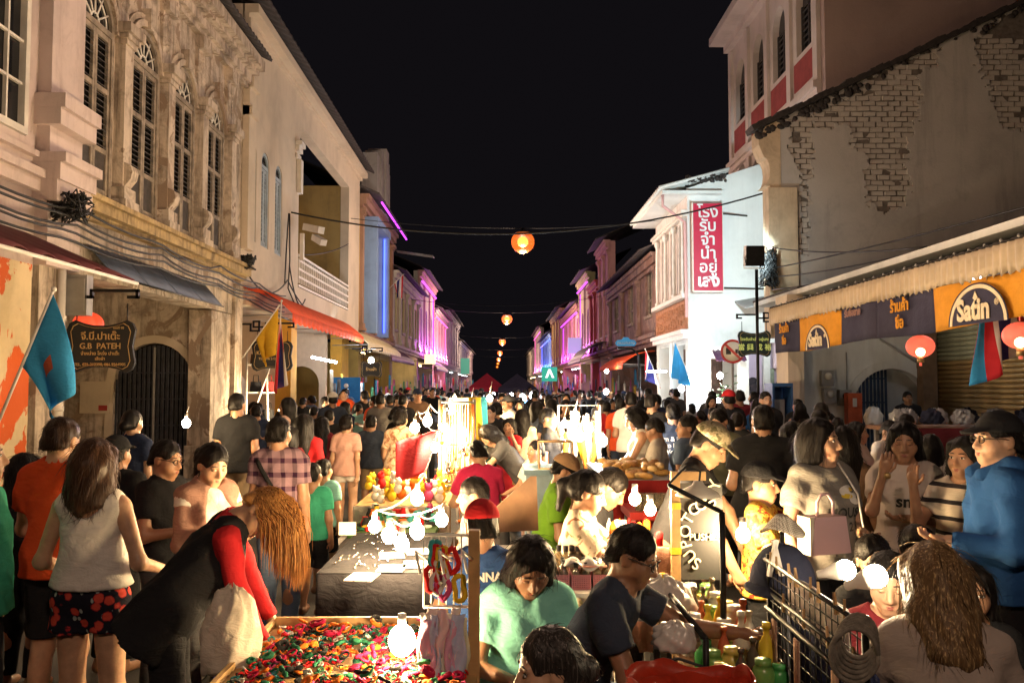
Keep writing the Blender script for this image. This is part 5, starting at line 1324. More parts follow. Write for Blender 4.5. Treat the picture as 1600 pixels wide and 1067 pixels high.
LANT = NT('lantern_red'); LANT.base((.5, .03, .02)); LANT.set(Emission_Color=(1, .10, .03, 1), Emission_Strength=.75, Roughness=.5, Alpha=.8); LANT = LANT.m
LANTP = NT('lantern_pink'); LANTP.base((.6, .10, .08)); LANTP.set(Emission_Color=(1, .16, .09, 1), Emission_Strength=.75, Roughness=.5, Alpha=.8); LANTP = LANTP.m
def lantern(label, c, r, m, en):
    l = empty('paper_lantern', c, 0, label, 'lantern', 'red paper lanterns'); mb = MB(); n, k_ = 24, 12; vs = []
    mb.sheet(lambda u, v: (r*(1+.035*abs(math.cos(u*PI*12)))*math.sin(.25+v*2.64)*math.cos(2*PI*u), r*(1+.035*abs(math.cos(u*PI*12)))*math.sin(.25+v*2.64)*math.sin(2*PI*u), -.86*r*math.cos(.25+v*2.64)), 48, 10)
    mb.build('paper', [m], l); MB().lathe([(.25*r, -.06), (.25*r, 0)], 12, 0, (0, 0, .88*r)).lathe([(.25*r, 0), (.25*r, -.08)], 12, 0, (0, 0, -.82*r)).build('rim', [GOLD], l)
    MB().ball((0, 0, -.45*r), r*.34, 10, 6).build('bulb', [glow('lantern_bulb', (1, .62, .3), 45)], l)
    MB().tube([(0, 0, .9*r), (0, 0, 1.6*r)], .006, 4).tube([(0, 0, -.9*r), (0, 0, -1.5*r)], .02, 5).build('tassel', [m], l)
lantern('red paper lantern glowing left of the roller shutter', P(1438, 541, 12.0), .19, LANTP, 0)
lantern('pink paper lantern at the right picture edge', P(1594, 524, 8.6), .165, LANTP, 0)
lantern('red paper lantern behind the gold lettered signboard', P(138, 506, 12.0), .2, LANT, 0)
# round traffic sign, blue street name sign, green cross sign, phone box
ts = empty('traffic_sign', (0, 0, 0), 0, 'round white traffic sign with red ring and slash', 'traffic sign'); p = P(1145, 549, 20)
mb = MB(); Mx = T4((p.x, 20, p.z), R(-25), R(90)); mb.lathe([(0, .01), (.24, .01), (.24, -.01), (0, -.01)], 24, 0, (0, 0, 0), Mx); mb.build('disc', [M_WHITEP], ts)
mb = MB(); mb.lathe([(.235, .0105), (.235, .014), (.29, .016), (.29, -.014), (.235, -.014)], 28, 0, (0, 0, 0), Mx, True, False); mb.box((-.03, -.25, .012), (.03, .25, .017), 0, Mx @ Matrix.Rotation(R(45), 4, 'Z')); mb.build('ring_and_slash', [plain('sign_ring_red', (.45, .03, .03), .4)], ts)
mb = MB(); mb.box((-.16, -.07, .0115), (-.04, .09, .0135), 0, Mx); mb.box((.06, -.05, .0115), (.19, .05, .0135), 0, Mx); mb.build('pictogram', [SIGNB], ts)
MB().tube([(p.x, 20.03, .1), (p.x, 20.03, p.z)], .03, 8).build('pole', [M_GREY], ts)
sn = empty('street_name_sign', (0, 0, 0), 0, 'light blue street name sign on a black curved post', 'sign'); p = P(978, 536, 24)
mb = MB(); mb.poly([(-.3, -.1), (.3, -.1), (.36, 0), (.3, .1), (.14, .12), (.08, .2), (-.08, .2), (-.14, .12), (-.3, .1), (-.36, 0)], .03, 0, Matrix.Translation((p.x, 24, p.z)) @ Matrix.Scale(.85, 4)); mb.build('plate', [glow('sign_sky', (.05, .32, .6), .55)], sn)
text('\u0e16\u0e19\u0e19\u0e16\u0e25\u0e32\u0e07', .13, M_WHITEP, upright((p.x, 23.985, p.z)), sn)
MB().tube([(p.x-.25, 24.05, p.z-.15), (p.x+.2, 24.05, p.z-.17), (p.x+.38, 24.05, p.z-.35), (p.x+.4, 24.05, .1)], .03, 8).build('post', [M_IRON], sn)
gs = empty('shop_sign', (0, 0, 0), 0, 'lit green square shop sign with white emblem', 'sign'); p = P(857, 584, 62)
MB().box((p.x-.5, 62, p.z-.55), (p.x+.65, 62.2, p.z+.5)).build('light_box', [glow('sign_green', (.02, .42, .24), 1.0)], gs); MB().poly([(-.3, -.3), (-.12, -.3), (.05, .1), (.2, -.3), (.38, -.3), (.1, .35), (-.05, .35)], .02, 0, Matrix.Translation((p.x+.05, 61.97, p.z))).build('emblem', [glow('sign_white', (1, 1, 1), 1.3)], gs)
gs = empty('shop_sign', (0, 0, 0), 0, 'pale green square shop sign high on the far left row', 'sign'); p = P(726, 572, 105)
MB().box((p.x-.5, 105, p.z-1.0), (p.x+.6, 105.2, p.z+1.0)).build('light_box', [glow('sign_mint', (.06, .3, .2), .8)], gs)
gs = empty('lit_sign', (0, 0, 0), 0, 'yellow lit square box sign at the far left row', 'sign'); p = P(671, 561, 52)
MB().box((p.x-.3, 52, p.z-.3), (p.x+.35, 52.2, p.z+.3)).build('light_box', [glow('sign_yellow', (1, .75, .35), 2.2)], gs)
gs = empty('lit_sign', (0, 0, 0), 0, 'lilac lit box sign on the rose house at right', 'sign'); p = P(898, 540, 63)
MB().box((p.x-.5, 63, p.z-.6), (p.x+.5, 63.2, p.z+.6)).build('light_box', [glow('sign_lilac', (.5, .45, .7), .7)], gs)
pb = empty('phone_box', (0, 0, 0), 0, 'blue public telephone box beside the cream pier', 'phone box'); p = P(1218, 635, 16.2); M_PB = plain('phone_blue', (.03, .10, .26), .45, 0, .1, 5, .05)
mb = MB(); mb.box((p.x-.2, 16.0, .9), (p.x-.16, 16.5, 1.85)); mb.box((p.x+.16, 16.0, .9), (p.x+.2, 16.5, 1.85)); mb.box((p.x-.2, 16.0, 1.852), (p.x+.2, 16.5, 1.92)); mb.box((p.x-.16, 16.46, .9), (p.x+.16, 16.5, 1.85)); mb.box((p.x-.04, 16.3, .15), (p.x+.04, 16.4, .9)); mb.box((p.x-.16, 16.02, .9), (p.x+.16, 16.45, .94)); mb.build('shell', [M_PB], pb)
MB().box((p.x-.1, 16.2, 1.1), (p.x+.1, 16.45, 1.6)).build('telephone', [M_GREY], pb)
ob = empty('donation_box', (0, 0, 0), 0, 'orange letter box in front of the arched gate', 'box'); p = P(1333, 632, 16.6)
MB().box((p.x-.14, 16.5, 1.1), (p.x+.14, 16.7, 1.72)).box((p.x-.03, 16.58, .15), (p.x+.03, 16.64, 1.1)).build('case', [plain('box_orange', (.5, .09, .03), .5)], ob); MB().box((p.x-.05, 16.485, 1.45), (p.x+.03, 16.498, 1.62)).build('slot_card', [M_WHITEP], ob)
bb = empty('standing_banner', (0, 0, 0), 0, 'blue rectangular standing banner with small white emblem on the left pavement', 'banner'); p = P(541, 616, 24.5)
MB().box((p.x-.4, 24.5, p.z-.9), (p.x+.4, 24.53, p.z+.5)).build('sheet', [cloth('banner_blue', (.03, .17, .45))], bb); MB().lathe([(0, .004), (.07, .004), (.07, 0), (0, 0)], 12, 0, (0, 0, 0), T4((p.x, 24.49, p.z+.25), 0, R(90))).build('emblem', [M_WHITEP], bb)
MB().tube([(p.x-.4, 24.55, .15), (p.x-.4, 24.55, p.z+.5)], .015, 5).tube([(p.x+.4, 24.55, .15), (p.x+.4, 24.55, p.z+.5)], .015, 5).build('frame', [M_GREY], bb)
# tents of the market far down
def tent(label, px, Y, w_, zt, m):
    x = P(px, 600, Y).x; t = empty('market_tent', (x, Y, 0), 0, label, 'tent', 'market tents'); a = w_/2
    mb = MB(); mb.add([(-a, -a, zt-.75), (a, -a, zt-.75), (a, a, zt-.75), (-a, a, zt-.75), (0, 0, zt), (-a, -a, zt-1.0), (a, -a, zt-1.0), (a, a, zt-1.0), (-a, a, zt-1.0)], [(0, 1, 4), (1, 2, 4), (2, 3, 4), (3, 0, 4), (5, 6, 1, 0), (6, 7, 2, 1), (7, 8, 3, 2), (8, 5, 0, 3)]); mb.build('canopy', [m], t)
    mb = MB()
    for sx in (-1, 1):
        for sy in (-1, 1): mb.tube([(sx*a*.97, sy*a*.97, 0), (sx*a*.97, sy*a*.97, zt-.76)], .025, 5)
    mb.build('legs', [M_GREY], t); MB().ball((-.3, 0, zt-1.1), .09, 8, 6).ball((.35, 0, zt-1.15), .09, 8, 6).build('bulb', [glow('bulb_cool', (.85, .93, 1), 260)], t)
tent('red market tent in the middle of the street', 761, 46, 1.9, 2.5, cloth('tent_red', (.42, .03, .06))); tent('dark navy market tent right of the red one', 808, 44, 2.0, 2.45, cloth('tent_navy', (.04, .035, .06)))
# ================================================================== light bulbs of the stalls
def bulb(px, py, Y, label, r=.04, S=420, col=(1, .70, .36), cord=None, group='bare bulbs over the stalls', led=False):
    if not led: r *= .9
    S *= 2.9
    p = P(px, py, Y); b = empty('light_bulb', p, 0, label, 'light bulb', group)
    m = glow('bulb_%d_%d' % (int(S), int(col[2]*100)), col, S)
    if led:
        d = led
        MB().ball((0, 0, 0), r, 12, 8).build('globe', [m], b)
        MB().lathe([(r*.93, -.4*r), (r*.9, -.9*r), (r*.45, -2.0*r), (r*.4, -2.7*r), (r*.3, -2.8*r)], 12, 0, (0, 0, 0), Matrix.Rotation(R(d[0]), 4, 'Y') @ Matrix.Rotation(R(d[1]), 4, 'X')).build('housing', [M_WHITEP], b)
    else:
        MB().ball((0, 0, 0), (r, r, r*1.15), 10, 7).build('globe', [m], b)
        MB().lathe([(.0, r), (.016, r), (.017, r+.05), (.0, r+.052)], 8).build('socket', [M_WHITEP], b)
    if cord: MB().tube([(0, 0, r+.05)]+[Vector(c)-p for c in cord], .006, 5).build('cord', [M_WHITEP], b)
    return b
BL = [(628, 1000, 3.35, 'big bare bulb over the hair accessory table', .06, 120), (608, 836, 4.7, 'leftmost of the bare bulbs over the jewellery cloth', .045, 300), (652, 830, 4.75, 'bare bulb over the jewellery cards, right of the leftmost one', .045, 260), (652, 778, 5.3, 'topmost bare bulb of the cluster over the jewellery cloth', .045, 300),
      (648, 668, 8.0, 'bare bulb left at the toy stall', .05, 380), (668, 658, 8.2, 'bare bulb at the toy stall, second from left', .05, 300), (706, 640, 8.6, 'bare bulb high above the necklace rack', .055, 420), (694, 668, 8.4, 'bare bulb low at the necklace rack', .045, 300),
      (736, 632, 14, 'bare bulb in the stalls behind the necklace rack', .06, 420), (765, 622, 18, 'bare bulb in the stalls left of the navy tent', .07, 420), (752, 648, 13, 'lower bare bulb behind the necklace rack', .05, 300),
      (899, 650, 9.6, 'upper bare bulb at the long balloon stall', .055, 420), (906, 682, 9.3, 'lower bare bulb at the long balloon stall', .055, 420), (898, 668, 9.8, 'middle bare bulb at the long balloon stall', .05, 300), (291, 661, 9.0, 'bare bulb before the arched folding gate', .05, 260)]
BL += [(690, 812, 4.9, 'bare bulb right of the jewellery cards', .04, 240), (585, 822, 5.1, 'bare bulb far left over the jewellery cloth', .04, 240), (628, 850, 4.4, 'lowest bare bulb over the jewellery cloth', .04, 240), (720, 655, 9.4, 'bare bulb right of the necklace rack', .045, 300), (680, 700, 7.9, 'bare bulb low in front of the toy stall', .04, 260), (882, 662, 11, 'bare bulb behind the black shirted woman', .05, 300), (925, 668, 10.5, 'bare bulb right of the long toys', .045, 300), (780, 640, 16, 'bare bulb in the middle of the far stalls', .06, 300), (845, 650, 17, 'bare bulb in the far stalls at right', .06, 300)]
for a in BL: bulb(*a[:4], r=a[4], S=a[5], cord=[P(a[0]+4, a[1]-26, a[2])])
for a in ((941, 689, 9.0, 'cool white bulb left of the white tank top girl', .06, 330), (816, 621, 24, 'cool white bulb under the navy tent, left', .09, 330), (832, 618, 25, 'cool white bulb under the navy tent, right', .1, 330), (1065, 607, 25.5, 'cool white bulb at the white house corner stall', .1, 160), (1125, 587, 25.2, 'warm white bulb under the purple awning', .1, 90), (1122, 626, 24, 'cool white bulb in the crowd below the purple awning', .08, 160), (947, 612, 30, 'white bulb at the ruin stall', .1, 200), (948, 580, 34, 'small white bulb below the ruin wall', .08, 160)):
    bulb(*a[:4], r=a[4], S=a[5], col=(.9, .95, 1) if a[3].startswith('cool') else (1, .88, .7))
mb = MB(); ends = sorted([P(a[0]+4, a[1]-26, a[2]) for a in BL if 400 < a[0] < 760 and a[2] < 10 and a[1] < 900], key=lambda p: p.y)
for p, q in zip(ends, ends[1:]): mb.tube(sagcable(p, q, .05, 6), .006, 4)
tag(mb.build('bulb_cable', [M_WHITEP]), 'white cable linking the bare bulbs of the left stalls', 'cable')
bulb(992, 779, 4.7, 'clear bulb near the black shirted young man, upper', .036, 420); bulb(1016, 796, 4.6, 'clear bulb near the black shirted young man, lower', .034, 420)
bulb(1161, 835, 4.3, 'bare bulb over the bottle table', .04, 520)
LEDB = glow('led_bulb', (1, .80, .52), 60)
bulb(1321, 890, 3.05, 'left white bulb clipped above the wire grid', .036, 110, (1, .80, .52), led=(75, 20)); bulb(1368, 900, 2.85, 'right white bulb clipped above the wire grid', .039, 110, (1, .80, .52), led=(60, 30))
b = empty('strip_light', P(506, 562, 22.6), 0, 'white strip light before the arch of the cream balcony house', 'strip light'); MB().box((-.35, 0, -.03), (.35, .06, .03), 0, Matrix.Rotation(R(12), 4, 'Y')).build('tube', [glow('tube_bright', (.9, .96, 1), 60)], b)
b = empty('strip_light', P(1026, 580, 29), 0, 'white strip light over the flag before the ruin', 'strip light'); MB().box((-.35, 0, -.03), (.35, .06, .03)).build('tube', [glow('tube_bright', (.9, .96, 1), 60)], b)
bulb(440, 640, 17.5, 'bright warm bulb at the bag stall', .07, 520, (1, .74, .42))
bulb(580, 563, 25.5, 'cool bulb over the shop below the purple awning', .09, 300, (.85, .93, 1))

# ================================================================== stalls of the left row
WOOD = plain('wood_pale', (.42, .25, .10), .6, 0, .25, 9, .2, 40); WOODB = plain('wood_board', (.23, .12, .06), .6, 0, .25, 6, .2)
CLB = cloth('black_table', (.016, .015, .018)); PLB = plain('plastic_blue', (.02, .04, .30), .35, 0, .08, 5, 0); PLR = plain('plastic_red', (.45, .02, .015), .35, 0, .08, 5, 0); PLP = plain('plastic_pink', (.62, .22, .26), .4, 0, .08, 5, 0)
t = empty('display_table', (0, 0, 0), 0, 'wooden table heaped with colourful hair accessories at the front', 'table')
a = PZ(470, 978, .76); c = PZ(735, 978, .76); x0, x1, y1, y0 = a.x-.12, c.x+.05, a.y, 2.75
MB().box((x0, y0, .72), (x1, y1, .76)).box((x0, y1, .70), (x1, y1+.02, .80)).box((x0-.02, y0, .70), (x0, y1+.02, .79)).build('table_top', [WOOD], t)
for sx in (x0+.05, x1-.08):
    for sy in (y0+.05, y1-.05): MB().box((sx, sy-.02, 0.002), (sx+.04, sy+.02, .72)).build('leg', [WOOD], t)
COLS = [('red', (.55, .02, .02)), ('dark green', (.02, .12, .06)), ('orange', (.65, .16, .02)), ('yellow', (.70, .45, .03)), ('pink', (.62, .08, .22)), ('black', (.02, .02, .02)), ('white', (.7, .66, .6)), ('teal', (.05, .3, .3)), ('crimson', (.35, .01, .05))]
cm = {n: cloth('acc_'+n.replace(' ', '_'), c, .1, 120) for n, c in COLS}
def torus(R_, r, n=12, m=6, rough=0, seed=0):
    mb = MB(); rn = random.Random(seed)
    mb.sheet(lambda u, v: ((R_+r*(1+rough*math.sin(u*2*PI*9))*math.cos(2*PI*v))*math.cos(2*PI*u), (R_+r*(1+rough*math.sin(u*2*PI*9))*math.cos(2*PI*v))*math.sin(2*PI*u), r*math.sin(2*PI*v)+r), n, m)
    return mb
shapes = {}
for nme, c in COLS:
    bow = MB(); bow.ball((-.022, 0, .012), (.024, .012, .013), 8, 5).ball((.022, 0, .012), (.024, .012, .013), 8, 5).ball((0, 0, .014), .008, 6, 4)
    shapes[nme] = [('scrunchie', torus(.022, .011, 22, 6, .3).mesh('scrunchie', [cm[nme]])), ('hair_bow', bow.mesh('hair_bow', [cm[nme]])), ('hair_ring', torus(.026, .006, 16, 5).mesh('hair_ring', [cm[nme]]))]
rn = random.Random(21); PZN = {'left': 0}
zone = ['red', 'dark green', 'black', 'orange', 'crimson', 'dark green', 'black', 'pink', 'white', 'teal', 'yellow', 'red', 'crimson', 'dark green']
mb = MB()
for k in range(700):
    cx, cy, r_ = x0+.04+(x1-x0-.08)*rn.random(), 2.95+(y1-3.0)*rn.random(), rn.uniform(.009, .016); q_ = Euler((rn.uniform(-.6, .6), rn.uniform(-.6, .6), 0)).to_matrix()
    n0 = len(mb.m); mb.tube([Vector((cx, cy, .768+.012*rn.random()))+q_ @ Vector((r_*math.cos(a), r_*math.sin(a), 0)) for a in [2*PI*j/8 for j in range(9)]], .0042, 4, rn.choice([0, 0, 1, 1, 2, 3, 3, 4, 5, 6, 7]), False)
tag(mb.build('hair_elastics', [cm[n] for n in ('black', 'dark green', 'teal', 'red', 'white', 'pink', 'orange', 'crimson')]), 'loose layer of small hair elastics covering the front table', 'hair elastics', kind='stuff')
for k in range(285):
    u, v = rn.random(), rn.random()
    x = x0+.04+(x1-x0-.1)*u; y = 3.05+(y1-3.1)*v
    n_ = zone[int((u*3.1+v*2.3+rn.random()*3.5)) % len(zone)]
    nm, me = rn.choice(shapes[n_]); s_ = rn.uniform(.55, .95)
    o = share(nm, me, None, (x, y, .763+rn.uniform(0, .05)*(1 if k > 140 else 0)), (rn.uniform(-.5, .5), rn.uniform(-.5, .5), rn.uniform(0, 6)), (s_, s_, s_))
    tag(o, '%s %s in the %s of the heaped accessory table' % (n_, nm.replace('_', ' '), ('left part', 'middle', 'right part')[int(u*2.99)]), 'hair accessory', 'hair accessories on the front table')
# jewellery cloth behind it
t = empty('display_table', (0, 0, 0), 0, 'black draped table with jewellery and white cards', 'table')
x0, x1, y0, y1, z = -1.02, -.36, 4.75, 6.0, .84
MB().box((x0+.03, y0+.03, 0.002), (x0+.08, y0+.08, z-.03)).box((x1-.08, y0+.03, .002), (x1-.03, y0+.08, z-.03)).box((x0+.03, y1-.08, 0.002), (x0+.08, y1-.03, z-.03)).box((x1-.08, y1-.08, .002), (x1-.03, y1-.03, z-.03)).box((x0, y0, z-.03), (x1, y1, z-.006)).build('trestle', [WOOD], t)
mb = MB(); mb.box((x0-.02, y0-.02, z-.005), (x1+.02, y1, z+.004))
mb.sheet(lambda u, v: (x0-.02+(x1-x0+.04)*u, y0-.022-.012*math.sin(u*26)*v-.01, z-.72*v), 40, 4, thick=.004).sheet(lambda u, v: (x0-.022-.012*math.sin(u*26)*v, y0+(y1-y0)*u, z-.7*v), 30, 4, thick=.004); mb.build('black_cloth', [CLB], t)
SILV = plain('silver', (.62, .58, .52), .22, 1, .1, 9, 0)
rn = random.Random(8); me = MB().ball((0, 0, .004), (.008, .006, .005), 6, 4).mesh('earring', [SILV])
for k in range(90):
    tag(share('earring', me, None, (x0+.03+.55*rn.random()*(x1-x0), y0+.05+(y1-y0-.1)*rn.random(), z+.004), (0, 0, rn.random()*6), (rn.uniform(.7, 1.6),)*3), 'small silver earring laid out on the black draped table', 'earring', 'earrings on the black table')
CARD = NT('jewel_card'); br = CARD.node('ShaderNodeTexBrick'); br.inputs['Scale'].default_value = 26; br.inputs['Color1'].default_value = (.75, .7, .6, 1); br.inputs['Color2'].default_value = (.7, .66, .58, 1); br.inputs['Mortar'].default_value = (.25, .22, .2, 1); br.inputs['Mortar Size'].default_value = .018
CARD.L(CARD.co(), br.inputs[0]); CARD.base(br.outputs[0]); CARD.set(Roughness=.8); CARD = CARD.m
for k, (px, py) in enumerate(((566, 902), (612, 888), (650, 882), (612, 868), (652, 862))):
    p = PZ(px, py, z+.01); tag(MB().box((-.075, -.09, 0), (.075, .09, .006), 0, Matrix.Rotation(R(-8+6*k), 4, 'Z')).build('jewel_card', [CARD], None, p), ('white card of earrings at the front left of the black table', 'white card of earrings in the front middle of the black table', 'white card of earrings at the front right of the black table', 'white card of earrings behind, left', 'white card of earrings behind, right')[k], 'card', 'cards of earrings')
p = PZ(505, 850, .86); tag(MB().box((-.06, 0, 0), (.06, .01, .09)).build('price_card', [M_WHITEP], None, (p.x+.08, 5.9, .845)), 'blank white card standing on the black table', 'card')
t = empty('display_table', (0, 0, 0), 0, 'low table with a green mat beyond the jewellery table', 'table'); CLG = cloth('green_mat', (.08, .16, .04))
MB().box((-1.15, 6.25, .76), (-.5, 7.3, .80)).build('mat', [CLG], t)
for sx in (-1.1, -.58):
    for sy in (6.3, 7.2): MB().box((sx, sy, 0.002), (sx+.04, sy+.04, .758)).build('leg', [WOOD], t)
rn = random.Random(44)
for k in range(70):
    n_ = rn.choice(['white', 'yellow', 'dark green', 'pink', 'teal', 'orange', 'red', 'black']); x = -1.12+.58*rn.random(); y = 6.3+.95*rn.random(); mb = MB()
    if k % 3 == 0: mb.lathe([(0, 0), (.03, 0), (.035, .03), (.02, .06), (.022, .075), (0, .076)], 10)
    elif k % 3 == 1: mb.box((-.04, -.03, 0), (.04, .03, .022)); mb.box((-.032, -.022, .0222), (.032, .022, .028))
    else: mb.sheet(lambda u, v: ((.028+.008*math.cos(2*PI*v))*math.cos(2*PI*u), (.028+.008*math.cos(2*PI*v))*math.sin(2*PI*u), .008+.008*math.sin(2*PI*v)), 12, 5)
    o = mb.build(('trinket_pot', 'trinket_box', 'bangle')[k % 3], [cm[n_]], None, (x, y, .801), rn.random()*3); tag(o, '%s %s on the green mat, %s' % (n_, ('pot', 'flat box', 'bangle')[k % 3], ('left', 'middle', 'right')[min(2, int((x+1.12)/.2))]), 'trinket', 'trinkets on the green mat')
def stool(loc, m, label, h=.44, w_=.30):
    s = empty('plastic_stool', loc, random.random(), label, 'stool', 'plastic stools'); a = w_/2
    mb = MB(); mb.box((-a, -a, h-.03), (a, a, h)); mb.box((-a-.012, -a-.012, h-.07), (a+.012, a+.012, h-.03)); mb.build('seat', [m], s)
    for sx in (-1, 1):
        for sy in (-1, 1):
            mb = MB(); mb.tube([(sx*a*.92, sy*a*.92, h-.06), (sx*a*1.25, sy*a*1.25, 0.005)], [.03, .022], 5); mb.build('leg', [m], s)
    mb = MB()
    for sx in (-1, 1): mb.box((sx*a*1.08-.008, -a*1.0, .17), (sx*a*1.08+.008, a*1.0, .2)); mb.box((-a*1.0, sx*a*1.08-.008, .172), (a*1.0, sx*a*1.08+.008, .202))
    mb.build('brace', [m], s); return s
stool((PZ(498, 905, .44).x, 4.75, 0), PLB, 'blue plastic stool left of the black draped table, farther'); stool((PZ(478, 960, .40).x, 4.2, 0), PLB, 'blue plastic stool left of the black draped table, nearer')
# hanging rack at the front with ribbons and dotted cloth
rk = empty('ribbon_rack', (0, 0, 0), 0, 'white wire rack with pale wooden post between the table and the sellers', 'rack'); ry = 3.35
wp = P(741, 850, ry)
MB().box((wp.x-.022, ry-.02, 0.002), (wp.x+.022, ry+.03, 1.32)).build('post', [WOOD], rk)
mb = MB(); xl = P(662, 880, ry).x
for z in (.86, 1.02, 1.22, 1.3): mb.tube([(xl, ry, z), (wp.x, ry, z)], .006, 5)
for k in range(7): mb.tube([(xl+.03*k, ry, 1.3), (xl+.03*k, ry+.0, 1.02)], .004, 4)
for k in range(3): mb.tube([(xl+.02+.09*k, ry, 1.2), (xl-.02+.09*k, ry-.12, 1.26), (xl+.0+.09*k, ry-.14, 1.18)], .006, 5)
mb.build('wire_frame', [M_WHITEP], rk)
pastel = [cloth('pastel%d' % i, c, .1, 150) for i, c in enumerate(((.75, .7, .62), (.62, .35, .5), (.72, .62, .6), (.45, .5, .68), (.7, .66, .45), (.72, .55, .58)))]
DOT = NT('red_dots'); vo = DOT.node('ShaderNodeTexVoronoi'); vo.inputs['Scale'].default_value = 19; vo.inputs['Randomness'].default_value = .35; DOT.L(DOT.co(), vo.inputs['Vector'])
DOT.base(DOT.ramp(vo.outputs['Distance'], [(.22, (.75, .7, .65)), (.26, (.42, .01, .035))])); DOT.set(Roughness=.9); DOT = DOT.m
rn = random.Random(9)
for k in range(11):
    xx = xl+.005+(wp.x-xl-.05)*k/10; zz = (1.0, .98, 1.02)[k % 3]; L = rn.uniform(.18, .34); ww = rn.uniform(.03, .05)
    o = MB().sheet(lambda u, v: (xx+ww*(u-.5)*(1+.3*v)+.006*math.sin(v*9+k), ry-.02-.02*(k % 2)+.012*math.sin(u*5+v*7+k), zz-L*v), 5, 10, thick=.003).build('ribbon_bow', [pastel[k % 6]])
    tag(o, '%s ribbon hanging %s on the white wire rack' % (('cream', 'mauve', 'blush', 'pale blue', 'pale yellow', 'pale rose')[k % 6], 'at the left' if k < 6 else 'at the right'), 'ribbon', 'ribbons on the wire rack')
for k in range(9):
    xx = xl+.02+(wp.x-xl-.06)*rn.random(); n_ = ('yellow', 'red', 'red', 'pink', 'white', 'red', 'teal', 'yellow', 'white')[k]; zz = rn.uniform(1.12, 1.28)
    o = MB().tube([(xx+.022*math.sin(a)+.006*math.sin(3*a+k), ry-.03, zz-.03+.05*math.cos(a)) for a in [2*PI*q/14 for q in range(15)]], .011, 6).build('hair_tie', [cm[n_]]); tag(o, '%s hair tie clipped on the wire rack' % n_, 'hair tie', 'hair ties on the wire rack')
for k, (za, zb, xa, xb) in enumerate(((.74, .2, xl-.03, xl+.09), (.72, .15, xl+.1, wp.x-.03))):
    o = MB().sheet(lambda u, v: (xa+(xb-xa)*u, ry-.03+.012*math.sin(u*12+k), za+(zb-za)*v+.0), 10, 6, thick=.004).build('dotted_cloth', [DOT]); tag(o, ('left', 'right')[k]+' red cloth with white dots hanging under the wire rack', 'cloth')
# toy stall with white drapes and the necklace rack
t = empty('toy_stall', (0, 0, 0), 0, 'toy stall table draped in white behind the green mat', 'stall'); DRP = cloth('drape_white', (.62, .55, .45))
MB().box((-1.35, 7.7, .74), (-.5, 8.9, .79)).build('table_top', [WOOD], t)
MB().sheet(lambda u, v: (-1.36+.88*u, 7.68-.02*math.sin(u*40)*v-.01, .79-.7*v), 50, 4, thick=.005).build('drape', [DRP], t)
for sx in (-1.3, -.58):
    for sy in (7.8, 8.8): MB().box((sx, sy, 0.002), (sx+.04, sy+.04, .738)).build('leg', [WOOD], t)
rn = random.Random(12)
for k in range(46):
    n_ = rn.choice(['yellow', 'yellow', 'red', 'white', 'white', 'orange', 'pink']); x = -1.3+.75*rn.random(); y = 7.75+1.0*rn.random(); s_ = rn.uniform(.7, 1.3)
    mb = MB(); mb.ball((0, 0, .05), (.045, .04, .05), 8, 6).ball((0, -.01, .12), .035, 8, 6).ball((-.025, 0, .15), .013, 6, 4).ball((.025, 0, .15), .013, 6, 4)
    o = mb.build('plush_toy', [cm[n_]], None, (x, y, .79+(.09 if k > 28 else 0)), rn.random()*6); o.scale = (s_,)*3; tag(o, '%s plush toy piled on the white draped stall' % n_, 'toy', 'plush toys on the toy stall')
o = MB().sheet(lambda u, v: (-1.02+.42*u*(1-.3*v), 8.0+.05*math.sin(u*8), 1.35-.4*v+.12*u), 12, 10, thick=.01).build('red_fabric', [cloth('fabric_red', (.36, .03, .04))]); tag(o, 'dark red fabric hung over the toy stall', 'cloth')
rk = empty('necklace_rack', (0, 0, 0), 0, 'upright rack of long hanging necklaces in the glare of the bulbs', 'rack')
mb = MB()
for xx in (-.62, -.28): mb.tube([(xx, 8.3, .005), (xx, 8.3, 1.75)], .018, 6)
for zz in (1.72, 1.3, .9): mb.tube([(-.62, 8.3, zz), (-.28, 8.3, zz)], .012, 5)
mb.build('frame', [M_GREY], rk)
rn = random.Random(14)
for k in range(26):
    xx = -.60+.31*(k % 13)/12; z1 = 1.7 if k < 13 else 1.28; L = rn.uniform(.3, .75); mb = MB(); m_ = rn.choice([M_WHITEP, GOLD, SILV, WOOD, cm['white'], cm['orange']])
    mb.tube([(xx-.008, 8.27, z1), (xx-.012, 8.26, z1-L*.8), (xx, 8.26, z1-L), (xx+.012, 8.26, z1-L*.8), (xx+.008, 8.27, z1)], .006, 5); mb.ball((xx, 8.255, z1-L-.03), .02, 6, 4)
    tag(mb.build('necklace', [m_]), '%s necklace hanging %s in the %s row of the upright rack' % ({'white_paint': 'white', 'sign_gold': 'gold', 'silver': 'silver', 'wood_pale': 'wooden', 'cloth_acc_white': 'ivory', 'cloth_acc_orange': 'orange'}[m_.name], ('far left', 'left', 'right', 'far right')[min(3, (k % 13)//3)], 'upper' if k < 13 else 'lower'), 'necklace', 'necklaces on the upright rack')
for k, (px, Y, c) in enumerate(((735, 9.5, 'yellow'), (745, 9.6, 'teal'), (728, 9.3, 'yellow'), (716, 9.1, 'white'))):
    p = P(px, 650, Y); o = MB().sheet(lambda u, v: (p.x+.22*(u-.5)*(1+.4*v), Y+.04*math.sin(u*7+k), 1.75-.75*v), 8, 8, thick=.01).build('hanging_shirt', [cm[c]]); tag(o, ('yellow', 'teal', 'second yellow', 'white')[k]+' small shirt hanging behind the necklace rack', 'shirt', 'small shirts behind the necklace rack')

